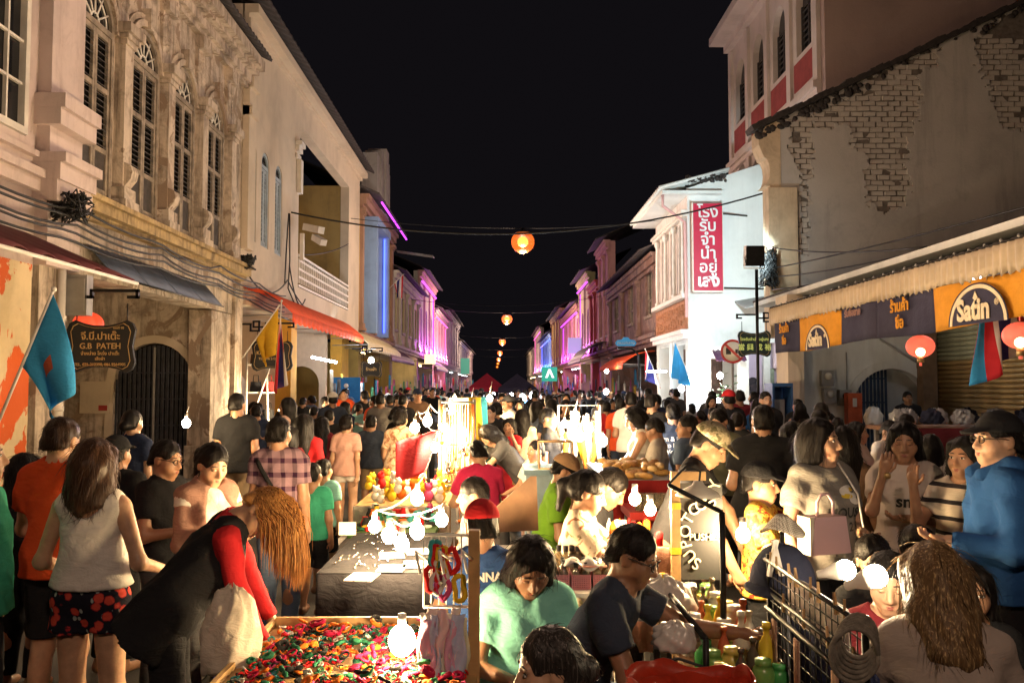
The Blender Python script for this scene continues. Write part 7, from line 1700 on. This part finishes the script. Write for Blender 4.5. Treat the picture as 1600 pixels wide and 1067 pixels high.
# ================================================================== the people
def pat(name, f):
    t = NT(name); f(t); t.set(Roughness=.95, Specular_IOR_Level=.15); t.bump(wrinkle(t), .35, .03); MATS[name] = t.m; return t.m
def f_floral(t):
    v = t.node('ShaderNodeTexVoronoi'); v.inputs['Scale'].default_value = 17; t.L(t.co(), v.inputs['Vector']); d = t.math('ADD', v.outputs['Distance'], t.math('MULTIPLY', t.noise(60, 2), .25))
    c1 = t.ramp(d, [(.44, (.55, .07, .045)), (.5, (.34, .025, .03)), (.54, (.012, .012, .02))])
    v2 = t.node('ShaderNodeTexVoronoi'); v2.inputs['Scale'].default_value = 30; t.L(t.co((1, 1, .6), rot=(0, .6, .3)), v2.inputs['Vector'])
    k = t.ramp(v2.outputs['Distance'], [(.24, 1), (.27, 0)]); k2 = t.ramp(d, [(.54, 0), (.56, 1)])
    t.base(t.mix(t.math('MULTIPLY', k, k2), c1, (.30, .34, .33)))
def f_plaid(t):
    s = t.node('ShaderNodeSeparateXYZ'); t.L(t.co(), s.inputs[0])
    fx = t.math('SINE', t.math('MULTIPLY', t.math('ADD', s.outputs[0], s.outputs[1]), 62)); fz = t.math('SINE', t.math('MULTIPLY', s.outputs[2], 62))
    kx = t.ramp(fx, [(.35, 0), (.5, 1)]); kz = t.ramp(fz, [(.35, 0), (.5, 1)])
    c = t.mix(kx, (.26, .15, .19), (.035, .012, .03)); c2 = t.mix(kz, (.30, .20, .23), (.035, .012, .035)); t.base(t.mix(.5, c, c2))
def f_blouse(t): n = t.noise(16, 5, .65, None, .5); t.base(t.ramp(n, [(.40, (.22, .09, .05)), (.5, (.55, .38, .24)), (.62, (.62, .48, .36)), (.75, (.18, .1, .06))]))
def f_leaf(t): n = t.noise(13, 4, .5, None, 1.0); t.base(t.ramp(n, [(.36, (.16, .13, .06)), (.44, (.60, .50, .36)), (.62, (.64, .54, .4)), (.68, (.3, .1, .05))]))
def f_stripe(t):
    s = t.node('ShaderNodeSeparateXYZ'); t.L(t.co(), s.inputs[0]); f = t.math('SINE', t.math('MULTIPLY', s.outputs[2], 72)); t.base(t.ramp(f, [(.62, (.66, .56, .46)), (.7, (.03, .025, .03))]))
def f_camo(t): n = t.noise(22, 4, .6, None, .5); t.base(t.ramp(n, [(.4, (.12, .11, .06)), (.47, (.35, .3, .2)), (.58, (.22, .17, .1)), (.66, (.42, .38, .28))]))
def f_yel(t): n = t.noise(24, 3, .6, None, 1.0); t.base(t.ramp(n, [(.42, (.4, .04, .02)), (.48, (.68, .42, .05)), (.6, (.7, .5, .1)), (.68, (.03, .03, .03))]))
FLORAL, PLAID, BLOUSE, LEAFB, STRIPE, CAMO, YELP = [pat(n, f) for n, f in (('floral', f_floral), ('plaid', f_plaid), ('blouse', f_blouse), ('leaf_blouse', f_leaf), ('stripe', f_stripe), ('camo', f_camo), ('yellow_print', f_yel))]
C = {n: cloth(n, c) for n, c in dict(orange=(.60, .075, .02), white=(.66, .62, .56), black=(.016, .016, .018), red=(.45, .02, .025), navy2=(.02, .028, .06), dnavy=(.035, .045, .07), teal=(.24, .62, .52), pink=(.62, .36, .30), hotpink=(.58, .03, .10), lime=(.16, .34, .03), grey=(.20, .185, .165), dgrey=(.075, .075, .08), khaki=(.28, .2, .12),
     maroon=(.13, .015, .02), beige=(.30, .17, .13), blue=(.02, .075, .22), denim=(.10, .14, .22), ltdenim=(.25, .30, .36), green=(.05, .36, .22), aqua=(.22, .48, .45), offwhite=(.58, .5, .44), peach=(.62, .42, .33), jersey=(.03, .07, .2), olive=(.14, .14, .09), brown=(.13, .075, .045), tan=(.36, .22, .12), purple=(.12, .03, .18), ltgrey=(.36, .33, .3), warmgrey=(.30, .25, .215)).items()}
SNK_ = plain('sandal', (.2, .1, .06)); SHOE = plain('shoe_dark', (.03, .03, .035)); SHOEW = plain('shoe_white', (.5, .48, .45))
def T(m, **k): return dict(mat=C[m] if isinstance(m, str) else m, **k)
per = person
# -- left foreground
per('man seen from behind in an orange T-shirt and black shorts at left', 100, 652, 4.6, 172, 'm', 2, T('orange', loose=1.05, folds=.006), T('black', kind='shorts'), ('short', hairmat('hair_dkbrown', (.03, .016, .01))), armL='fold', armR='low', shoes=SHOE, hp=8)
f1 = per('woman seen from behind in a white tank top and floral shorts', 152, 690, 4.05, 176, 'f', 2, T('white', neck='tank', sleeve=0, hem=.985, loose=.98, folds=.004), T(FLORAL, kind='hot', loose=1.5, waist=1.02), ('bob', HBRN, .10, 1.08), armL=((.34, .02, -1), (.0, -.75, -.25)), armR=((.34, .02, -1), (.0, -.75, -.25)), strand=420, hp=10)
per('man in a green shirt cut by the left picture edge, looking right', -34, 672, 3.9, 120, 'm', 2, T('green'), T('black', kind='shorts'), ('short', HBRN), armL='down', armR='down')
per('person in a black cap behind the white tank top woman', 182, 684, 5.6, 170, 'm', 0, T('black'), T('black'), ('short', HBLK), cap=C['black'])
per('young man in a black T-shirt looking right before the dark gate', 264, 690, 5.2, 75, 'm', 0, T('black'), T('dgrey'), ('short', HBLK), specs=True, hp=12, armL='fold', armR='fold', eyes='down')
per('person with a black hood beyond the orange T-shirt man', 38, 712, 5.3, 170, 'm', 0, T('black'), T('black'), ('long', HBLK, .1))
fc = per('woman in a white T-shirt and beige cardigan looking down to the right', 338, 698, 4.85, 48, 'f', 2, T('white', hem=.9, sleeve=.25), T('dgrey'), ('pony', HBLK, .15), hp=24, eyes='down', armL='fold', armR='phone')
link('cardigan', shirt_mesh(fc, [C['beige']], sleeve=1.9, hem=.84, open_=True, grow=.008, folds=.006), fc.root)
fb = per('woman bending over the accessory table in a red top and black vest', 446, 806, 3.95, 106, 'f', 2, T('red', sleeve=1.96, folds=.007, hem=.8), T('black'), ('short', HBLD), lean=38, hp=38, hy=-25, armL=((.1, -.4, -1), (.0, -.5, -1)), armR=((.12, -.25, -1), (-.05, -.5, -1)), h=1.6)
link('vest', shirt_mesh(fb, [C['black']], neck='tank', sleeve=0, hem=.74, grow=.014, loose=1.12, folds=.006), fb.root)
mb = MB(); rn = random.Random(41)
for k in range(2600):                               # long fair hair falling from the bent head
    a_ = rn.uniform(-PI, PI); el = rn.uniform(-.25, 1.3); p = fb.Hd(.086*math.sin(a_)*math.cos(el*.8), .018+.102*math.cos(a_)*math.cos(el*.8), .155+.1*math.sin(el))
    if (fb.HM.inverted() @ (p-fb.nb)).y < -.06: continue
    s_ = Vector((rn.gauss(0, .006), rn.gauss(0, .012)-.02, 0)); L = .27*rn.uniform(.5, 1.0)+.1*max(0, math.sin(el)); o_ = (p-fb.Hd(0, .012, .15)).normalized()*.014; o_.z = max(0, o_.z); w_ = .006*math.sin(a_*9+1)
    q = [p, p+o_+Vector((w_, -.01, -.03)), p+o_*1.3+s_+Vector((w_*1.5, -.02, -.3*L)), p+o_*1.1+s_*1.4+Vector((w_, -.02, -.65*L)), p+o_*.6+s_*1.6+Vector((0, -.015, -L))]
    mb.tube(q, [.0014, .0021, .0022, .0017, .0005], 3, 1 if k % 5 == 0 else 0, False)
link('long_hair', mb.mesh('long_hair', [HBLD, hairmat('hair_auburn', (.13, .045, .014), (.35, .14, .04))]), fb.root)
p = P(360, 1010, 3.5); lumpy('carrier_bag', (p.x, 3.5, p.z), (.12, .1, .24), cloth('bag_cloth', (.6, .52, .42)), 'pale cloth bag hanging from the bending woman', 'bag', 1, .08)
fp_ = per('man in a purple plaid shirt with a strap across his back', 436, 652, 6.2, 168, 'm', 0, T(PLAID, loose=1.08), T('denim'), ('short', HBLK), armL='fold', armR='down')
mb = MB(); mb.tube([fp_.U(.17, .05, 1.40), fp_.U(.1, .13, 1.34), fp_.U(0, .145, 1.2), fp_.U(-.1, .15, 1.08), fp_.U(-.17, .1, .98)], .016, 6); link('strap', mb.mesh('strap', [C['black']]), fp_.root)
per('small boy in a green T-shirt beside the plaid man', 489, 728, 7.0, 165, 'm', 0, T('green'), T('black', kind='shorts'), ('short', HBLK), shoes=SNK_)
per('small child in an aqua T-shirt behind the green one', 506, 722, 7.7, 160, 'm', 0, T('aqua'), T('black', kind='shorts'), ('short', HBLK), shoes=SNK_)
per('slim woman from behind in a pale pink T-shirt and white shorts', 541, 650, 10.5, 174, 'f', 2, T('pink'), T('white', kind='hot'), ('bun', HBLK), shoes=SNK_, stride=.06, armL='down', armR='swing')
per('man from behind in a navy T-shirt and khaki shorts', 580, 650, 11.6, 178, 'm', 0, T('dnavy', loose=1.05), T('khaki', kind='shorts'), ('short', HBLK), shoes=SNK_)
per('woman in a patterned blouse and short black skirt at the toy stall', 626, 640, 10.0, 170, 'f', 2, T(BLOUSE, loose=1.12), T('black', kind='skirt'), ('bun', HBLK), shoes=SNK_, fat=1.12, armL='fold', armR='swing')
per('woman in a maroon dress walking away', 503, 652, 11.2, 175, 'f', 1, T('maroon'), T('maroon', kind='dress'), ('long', HBLK, .35), shoes=SNK_, stride=.08)
per('long haired woman in a red T-shirt behind the plaid man', 475, 648, 8.8, 170, 'f', 2, T('red'), T('black'), ('long', HBLK, .38))
per('girl with a phone at the bag stall facing the street', 396, 630, 14.5, 10, 'f', 2, T('dnavy'), T('teal', kind='trousers'), ('long', HBLK, .22), armL='phone', armR='phone', hp=22, eyes='down', base=.15, hero=False)
per('woman in red behind the children', 452, 668, 8.6, 160, 'f', 0, T('maroon'), T('black'), ('long', HBLK, .3))
# -- middle
per('woman in a grey T-shirt and orange shorts bending left over the toys', 752, 657, 9.4, -72, 'f', 2, T('dgrey'), T('tan', kind='hot'), ('long', HBLK, .12), lean=42, armL='reach', armR='reach', h=1.6, hp=10)
per('seller in a hot pink T-shirt sitting with his back to us', 743, 690, 7.6, 205, 'm', 2, T('hotpink', loose=1.05), T('khaki', kind='shorts'), ('short', HBLK), sit=True, lean=14, armL='lap', armR='lap', hp=10)
per('boy sitting in profile to the left before the pink shirted seller', 738, 746, 5.3, -85, 'm', 0, T('dgrey'), T('black'), ('short', HBLK), sit=True, lean=6, armL='lap', armR='lap', h=1.45)
fj = per('child in a red cap and blue jersey with the number ten seen from behind', 752, 784, 3.9, 190, 'm', 0, T('jersey', loose=1.05), T('jersey', kind='shorts'), ('short', HBLK), cap=C['red'], sit=True, lean=8, armL='lap', armR='lap', h=1.45)
ft_ = per('seated girl in a teal T-shirt looking down at her phone', 834, 853, 3.45, 8, 'f', 1, T('teal', neck='v', folds=.006), T('black'), ('bob', HBLK, .12), sit=True, lean=16, hp=24, eyes='down', armL=((.28, -.25, -1), (-.62, -1, .12)), armR=((.28, -.2, -1), (-.55, -1, .05)), h=1.62, fat=1.08, hstep=.0055)
per('old woman with greying hair in a bun at the bottom edge, profile left', 852, 984, 2.62, -78, 'f', 2, T('offwhite'), T('brown'), ('bun', HGRY), sit=True, hp=8, h=1.58, armL='lap', armR='lap', hstep=.0055)
fn = per('man with glasses in a navy T-shirt sitting on a red stool', 1003, 825, 3.45, 66, 'm', 1, T('dnavy', loose=1.1, folds=.007), T('denim'), ('short', HBLK), sit=True, lean=30, hp=-8, specs=True, armL=((.15, -.85, -.5), (.0, -1, .0)), armR=((.22, -.45, -.9), (-.15, -.8, -.6)), shoes=SHOEW, h=1.7, hstep=.0055)
stool((fn.root.location.x-.02, fn.root.location.y+.03, 0), PLR, 'red plastic stool under the man with glasses', max(.25, fn.hip.z-.1), .32)
per('seller in a leaf patterned blouse in profile at the work table', 928, 738, 4.75, 80, 'f', 0, T(LEAFB, loose=1.15), T('black'), ('pony', HBLK, .12), sit=True, lean=10, hp=10, armL='reach', armR='reach', eyes='down')
per('young man in a black T-shirt looking down at the clear bulbs', 972, 738, 5.1, 70, 'm', 0, T('black'), T('dgrey'), ('short', HBLK), sit=True, lean=18, hp=22, armL='fold', armR='fold', eyes='down')
per('seller in a lime green T-shirt and tan cap turned right', 893, 713, 6.2, 85, 'm', 0, T('lime', loose=1.08), T('dgrey'), ('short', HBLK), cap=C['tan'], sit=True, lean=14, hp=12, armL='fold', armR='fold', eyes='down')
per('woman in a black T-shirt standing in profile behind the cool box', 856, 638, 9.6, 75, 'f', 1, T('black'), T('dgrey'), ('short', HBLK), armL='down', armR='down')
per('girl in a pale pink dress seen from behind in the middle', 816, 640, 11.5, 170, 'f', 2, T('peach'), T('peach', kind='dress'), ('long', HBLK, .2))
per('small child in red holding a snack in the middle', 796, 655, 11.0, -20, 'f', 0, T('red'), T('red', kind='dress'), ('bob', HBLK, .05), armL='up', armR='phone')
per('man in a white vest with dark straps facing left', 795, 618, 13.5, -60, 'm', 1, T('white'), T('black'), ('short', HBLK), cap=C['dgrey'])
per('man in a grey shirt left of the strapped man', 775, 630, 12.6, -140, 'm', 0, T('dnavy'), T('black'), ('short', HBLK))
per('boy in a white T-shirt sitting behind the cool box', 838, 688, 9.2, -60, 'm', 0, T('white'), T('dgrey'), ('short', HBLK), sit=True, armL='lap', armR='lap', h=1.5)
per('girl in a white tank top and denim shorts in profile at the snacks', 984, 637, 8.6, -95, 'f', 2, T('white', neck='tank', sleeve=0), T('ltdenim', kind='hot'), ('long', HBLK, .12), hp=20, armL='low', armR='low', lean=8)
per('boy in a pale grey T-shirt beside the tank top girl', 1017, 655, 8.4, -110, 'm', 1, T('ltgrey'), T('olive', kind='shorts'), ('short', HBLK), hp=20)
per('woman in a blue grey polo shirt turned left', 1074, 650, 8.2, -130, 'f', 0, T('denim'), T('black'), ('bun', HBLK), armL='down', armR='hip', hy=45)
per('man in a red shirt with back to us near the ruin', 948, 628, 15, 170, 'm', 0, T('red'), T('black'), ('short', HBLK))
per('man in an orange shirt from behind near the snacks', 970, 622, 13.2, 160, 'm', 0, T('orange'), T('dnavy'), ('short', HBLK))
fsh = per('man in a black T-shirt with small white lettering on the back', 1052, 630, 9.5, 175, 'm', 0, T('dnavy', loose=1.1), T('black'), ('short', HBLK))
# -- right
per('man in a camouflage cap and black T-shirt leaning over the bottles', 1126, 677, 4.85, 68, 'm', 0, T('black', loose=1.08), T('black'), ('short', HBLK), cap=CAMO, lean=20, hp=14, armL=((.1, -.6, -.9), (-.1, -.5, -1)), armR=((.1, -.45, -.9), (0, -.5, -1)), h=1.72, eyes='down')
per('bearded man in an olive shirt looking down to the left', 1120, 640, 8.0, -40, 'm', 2, T('olive'), T('black'), ('short', HBLK), hp=22, eyes='down')
per('broad man in black seen from behind right of the camouflage cap', 1192, 632, 6.4, 172, 'm', 0, T('black', loose=1.1), T('black'), ('short', HBLK), fat=1.15, armL='fold', armR='fold')
fg = per('woman in a grey lettered T-shirt with pale pink handbag', 1278, 654, 4.65, 20, 'f', 2, T('grey', loose=1.1, folds=.006), T('black'), ('long', HBLK, .2), hy=32, fat=1.15, armL=((.16, -.1, -1), (-.5, -.8, .0)), armR=((.42, -.15, -1), (.1, -.55, -1)), hstep=.0055)
per('boy in a yellow patterned shirt drinking beside the grey shirted woman', 1188, 728, 4.7, 62, 'm', 0, T(YELP), T('black'), ('short', HBLK), cap=C['black'], armL='up', armR='low', hp=4)
fw = per('woman with long black hair hiding her face, in a white lettered T-shirt', 1412, 660, 5.1, -18, 'f', 0, T('offwhite', folds=.006), T('black'), ('long', HBLK, .3), hp=8, hy=-8, armL=((.1, -.15, -1), (-1, -.55, .12)), armR=((.2, -.65, -.75), (-.25, -.3, 1)), hstep=.0055, eyes='down')
per('woman in a black and white striped top with raised hand', 1508, 684, 4.7, -58, 'f', 0, T(STRIPE), T('black'), ('long', HBLK, .32), armL=((.1, -.4, -1), (-.3, -1, .05)), armR=((.1, -.75, -.75), (-.1, -.3, 1)))
per('man in a blue hooded jacket, black cap and glasses looking left', 1560, 645, 4.0, -98, 'm', 2, T('blue', sleeve=1.96, loose=1.1, folds=.008), T('black'), ('short', HBLK), cap=C['black'], hoody=C['blue'], specs=True, armL='fold', armR='down', hy=10)
ff = per('woman with light streaked hair bending away in a pale grey T-shirt', 1448, 852, 2.75, 168, 'f', 2, T('warmgrey', folds=.008, loose=1.15), T('dgrey'), ('bob', HHI, .16), sit=True, lean=22, hp=6, hy=18, armL='lap', armR=((.35, -.3, -1), (.0, -.7, -.8)), strand=420, h=1.62, fat=1.1, hstep=.0055)
per('girl with a bare face looking up between the bulbs and the handbag', 1364, 838, 4.1, -6, 'f', 2, T('black'), T('black'), ('pony', HBLK, .1), sit=True, h=1.55, hstep=.0055)
per('woman with her hair in a bun behind the streaked hair woman', 1432, 822, 4.2, 168, 'f', 0, T('black'), T('black'), ('bun', HBLK), sit=True, h=1.6)
per('seller in a maroon shirt holding a phone behind the white bulbs', 1388, 868, 3.35, -22, 'f', 2, T('maroon'), T('black'), ('pony', HBLK, .1), sit=True, h=1.55, hp=14, armL='phone', armR='phone', eyes='down')
per('dark haired person peeking over the shoulder of the streaked hair woman', 1512, 880, 3.4, -20, 'f', 0, T('black'), T('black'), ('bob', HBLK, .1), sit=True, h=1.55)
per('long haired woman in white sitting at the dining table', 1338, 645, 8.6, 60, 'f', 2, T('offwhite'), T('blue'), ('long', HBLK, .3), armL='lap', armR='lap', h=1.5)
per('man in a white shirt eating at the dining table', 1392, 640, 8.9, 20, 'm', 0, T('white'), T('black'), ('short', HBLK), hp=16, h=1.5)
per('man in black standing in the arched passage', 1418, 612, 15.2, -12, 'm', 1, T('black'), T('black'), ('short', HBLK), armL='cross', armR='cross', base=.15)
per('tall person in grey brown behind the grey shirted woman', 1318, 668, 5.6, 150, 'f', 0, T('brown'), T('black'), ('long', HBLK, .3))
per('person with long hair in the dark left of the grey shirted woman', 1238, 660, 6.6, 168, 'f', 0, T('black'), T('black'), ('long', HBLK, .3))
per('person in violet at the right picture edge', 1598, 680, 6.5, -120, 'f', 0, T('purple'), T('black'), ('long', HBLK, .3))
# -- writing on clothes: laid on the cloth
def print_on(fig, body, size, m, x, z, front=True, name='print', bold=0.0, mesh=None):
    """lettering pressed onto the shirt: x, z in the upper body's frame"""
    me_s = fig.shirt.data; bv = BVHTree.FromPolygons([v.co for v in me_s.vertices], [tuple(p.vertices) for p in me_s.polygons])
    S = fig.S; dirn = fig.UM @ Vector((0, 1 if front else -1, 0)); ax = fig.UM @ Vector((1 if front else -1, 0, 0)); up = fig.UM @ Vector((0, 0, 1))
    o0 = fig.U(x if front else -x, -.45 if front else .45, z)
    if mesh is None:
        t = text(body, size, m, Matrix.Identity(4), None, name, 0.0, bold=bold)
    else: t = mesh
    for v in t.data.vertices:
        o = o0+ax*v.co.x+up*v.co.y; h = bv.ray_cast(o, dirn, 1.0)
        v.co = (h[0]-dirn*.004) if h[0] is not None else o+dirn*.35*S
    t.data.update(); t.parent = fig.shirt; return t
PRB = plain('print_black', (.02, .02, .02), .8); PRW = plain('print_white', (.72, .68, .62), .7); PRY = plain('print_yellow', (.72, .5, .04), .7)
print_on(fg, 'MOUSE', .075, PRB, .03, 1.2, bold=.002); print_on(fg, '1 9 2 8', .065, PRB, .03, 1.125, bold=.002)
def blob(pts, m, name='print'):
    me = bpy.data.meshes.new(name); v = []; f = []
    n = 10
    for cx, cy, rx, ry in pts:
        b0 = len(v); v.append((cx, cy, 0))
        for k in range(16): v.append((cx+rx*math.cos(k*PI/8), cy+ry*math.sin(k*PI/8), 0))
        f += [(b0, b0+1+k, b0+1+(k+1) % 16) for k in range(16)]
    me.from_pydata(v, [], f); me.materials.append(m); return link(name, me)
print_on(fg, '', 0, None, .06, 1.31, mesh=blob([(0, 0, .06, .035), (.03, -.035, .045, .03)], PRW)); print_on(fg, '', 0, None, .055, 1.31, mesh=blob([(-.02, -.02, .035, .012), (.025, .012, .03, .009)], PRY))
print_on(fw, 'smile', .10, PRB, .03, 1.22, bold=.003); print_on(fj, '10', .22, PRW, 0, 1.14, False, bold=.006); print_on(fj, 'ANNA', .055, PRW, 0, 1.32, False, bold=.002)
print_on(ft_, '', 0, None, .02, 1.03, mesh=blob([(-.06, .01, .03, .018), (.0, .0, .035, .022), (.07, -.005, .03, .02), (.1, .012, .015, .012)], PRB))
print_on(fsh, 'Born & Raised\nto be a\nWonder', .07, PRW, 0, 1.22, False, bold=.001)
# things they carry
def held(fig, q, build, name, m, label, cat, off=(0, 0, 0), rot=None):
    wr, d, n, ac, M = fig.hand[q]; p = fig.W @ (wr+d*.09*fig.S+Vector(off)); o = build.build(name, m); o.location = p; o.rotation_euler = rot or (R(-50), 0, fig.root.rotation_euler[2]); return tag(o, label, cat)
PHM = [plain('phone_white', (.6, .58, .55), .3), glow('phone_screen', (.8, .88, 1), 1.5)]
held(ft_, 1, MB().box((-.035, -.07, -.004), (.035, .07, .004)), 'mobile_phone', PHM[:1], 'white phone in the hands of the teal shirted girl', 'phone', (-.03, -.01, .03))
hb = empty('handbag', (0, 0, 0), 0, 'pale pink and cream handbag held by the grey shirted woman', 'handbag'); p = P(1300, 835, 4.3); hb.location = p; hb.rotation_euler = (0, 0, R(18)); M_BP = plain('bag_pink', (.58, .38, .40), .45, 0, .05, 5, .1)
MB().poly([(-.13, -.1), (.12, -.1), (.09, .09), (-.10, .09)], .1).build('body', [M_BP], hb); MB().box((-.134, .0, -.1), (-.11, .1, .09)).build('side_panel', [plain('bag_cream', (.68, .62, .48), .45)], hb)
MB().tube([(-.05, .05, .09), (-.05, .05, .16), (-.02, .05, .2), (.02, .05, .2), (.05, .05, .16), (.05, .05, .09)], .009, 6).build('handle', [M_BP], hb)
mb = MB(); mb.tube([fg.U(.06, -.05, 1.46), fg.U(.1, -.15, 1.3), fg.U(.12, -.17, 1.1), fg.U(.1, -.2, .95)], .006, 5); link('bag_strap', mb.mesh('bag_strap', [M_WHITEP]), fg.root)
held(fw, -1, MB().tube([(0, 0, -.01), (0, 0, .01)], .02, 6), 'bracelet', [GOLD], 'gold bracelet at the raised wrist of the hidden face woman', 'bracelet', (0, 0, -.09))

# ================================================================== the crowd filling the street
proto = []
def crowd_kind(sex, hair, tk, bk, stride, arms, **kw):
    fig = Fig(h=1.62 if sex == 'f' else 1.70, sex=sex, stride=stride, armL=arms[0], armR=arms[1], **kw)
    hk = dict(zip(('kind', 'length'), hair))
    d = dict(fig=fig, body=body_mesh(fig, SKINS[0], DARKF, LIPM, .022, .014, True), shirt=shirt_mesh(fig, [C['black']], step=.024, **tk), trousers=pants_mesh(fig, [C['black']], step=.026, **bk), cap=cap_mesh(fig, [C['black']], .014), hair=hair_mesh(fig, [HBLK], step=.015, **hk), sex=sex, hk=hair[0])
    proto.append(d)
for sp in (('f', ('long', .3), {}, dict(kind='trousers'), .05, ('down', 'fold')), ('f', ('bob', .08), dict(neck='v'), dict(kind='hot'), -.05, ('down', 'swing')), ('f', ('pony', .2), {}, dict(kind='skirt'), .04, ('fold', 'fold')), ('f', ('bun', .2), dict(loose=1.1), dict(kind='trousers'), 0, ('hip', 'down')),
           ('m', ('short', .2), dict(loose=1.06), dict(kind='shorts'), .06, ('down', 'down')), ('m', ('short', .2), {}, dict(kind='trousers'), -.06, ('swing', 'swingf')), ('m', ('short', .2), dict(loose=1.1), dict(kind='trousers'), 0, ('fold', 'down')), ('f', ('long', .15), dict(neck='tank', sleeve=0), dict(kind='shorts'), .05, ('phone', 'phone')), ('m', ('short', .2), dict(loose=1.05), dict(kind='shorts'), .03, ('phone', 'fold'))):
    crowd_kind(*sp)
shirtc = ['black']*8+['dgrey']*3+['dnavy']*4+['navy2']*3+['white']*2+['maroon']*2+['red', 'grey', 'olive', 'denim', 'offwhite', 'peach', 'brown', 'blue', 'orange', 'aqua', 'ltgrey', 'beige', 'pink']
cname = dict(dgrey='dark grey', dnavy='dark navy', navy2='navy', offwhite='cream', ltgrey='light grey', denim='blue grey', aqua='aqua', grey='grey')
rn = random.Random(77); taken = [(o.location.x, o.location.y) for o in bpy.data.objects if o.name.startswith('person') and o.parent is None]
OBST = [(-1.5, .2, 7.5, 10.2), (.2, 2.2, 6.0, 10.2), (-.8, .9, 43.5, 48)]
def free(x, y, d):
    if any(a < x < b and c < y < e for a, b, c, e in OBST): return False
    return all((x-a)**2+(y-b)**2 > d*d for a, b in taken)
landmarks = [(470, 'before the bag stall at left'), (545, 'below the orange awning'), (610, 'before the blue banner'), (690, 'before the violet lit houses'), (780, 'left of the red tent'), (860, 'right of the red tent'), (950, 'before the green lit sign'), (1040, 'below the blue street name sign'), (1130, 'before the white house'), (1240, 'below the green signboard'), (2000, 'before the scalloped awning')]
nP = 0
def crowd(x, y, face=None):
    global nP
    d = rn.choice(proto); fig = d['fig']; s = rn.uniform(.86, 1.07)
    if face is None: face = rn.choice([180, 180, 180, 170, 190, 150, 0, 20, -20, 100, -100])+rn.uniform(-25, 25)
    c = rn.choice(shirtc); px = 785+1300*x/y
    band = 'near' if y < 16 else ('further back' if y < 26 else 'far back')
    lb = '%s in %s %s %s' % ({'f': {'long': 'long haired woman', 'bob': 'bob haired woman', 'pony': 'ponytailed woman', 'bun': 'woman with hair bun'}, 'm': {'short': 'short haired man'}}[d['sex']].get(d['hk']), cname.get(c, c), band, next(t for a, t in landmarks if px < a))
    r = empty('person', (x, y, .155 if (x < -5.3 or x > 5.7) else 0), R(face), lb, 'person', 'people in the crowd'); r.scale = (s, s, s)
    b = link('body', d['body'], r); b.material_slots[0].link = 'OBJECT'; b.material_slots[0].material = SKINS[rn.choice([0, 0, 1, 2])]
    a = link('shirt', d['shirt'], r); a.material_slots[0].link = 'OBJECT'; a.material_slots[0].material = C[c]
    a = link('trousers', d['trousers'], r); a.material_slots[0].link = 'OBJECT'; a.material_slots[0].material = C[rn.choice(['black', 'black', 'dgrey', 'denim', 'dnavy', 'khaki', 'olive'])]
    link('hair', d['hair'], r)
    if rn.random() < .1:
        a = link('cap', d['cap'], r); a.material_slots[0].link = 'OBJECT'; a.material_slots[0].material = C[rn.choice(['black', 'black', 'navy2', 'red', 'khaki', 'white'])]
    taken.append((x, y)); nP += 1
for (ya, yb, n, dm) in ((11.5, 20, 76, .56), (20, 34, 86, .6), (34, 60, 62, .7)):
    k = 0; tries = 0
    while k < n and tries < 4000:
        tries += 1
        y = rn.uniform(ya, yb); x = rn.uniform(-5.0 if y > 17.5 else -4.2, 5.4)
        if y < 12.5 and (-1.6 < x < -.2): continue
        if not free(x, y, dm): continue
        crowd(x, y); k += 1
for x, y, f in ((-3.0, 9.5, 175), (-3.6, 8.2, 165), (-2.6, 12.6, 178), (2.6, 9.6, 170), (3.3, 8.8, -160), (3.0, 10.6, 150), (4.2, 11, 200), (3.8, 12.4, 180), (2.4, 11.4, 10), (1.9, 12.3, 170), (4.6, 9.4, 100), (5.0, 12.8, -90), (2.9, 7.6, 160), (3.7, 7.2, 175)):
    if free(x, y, .4): crowd(x, y, f)
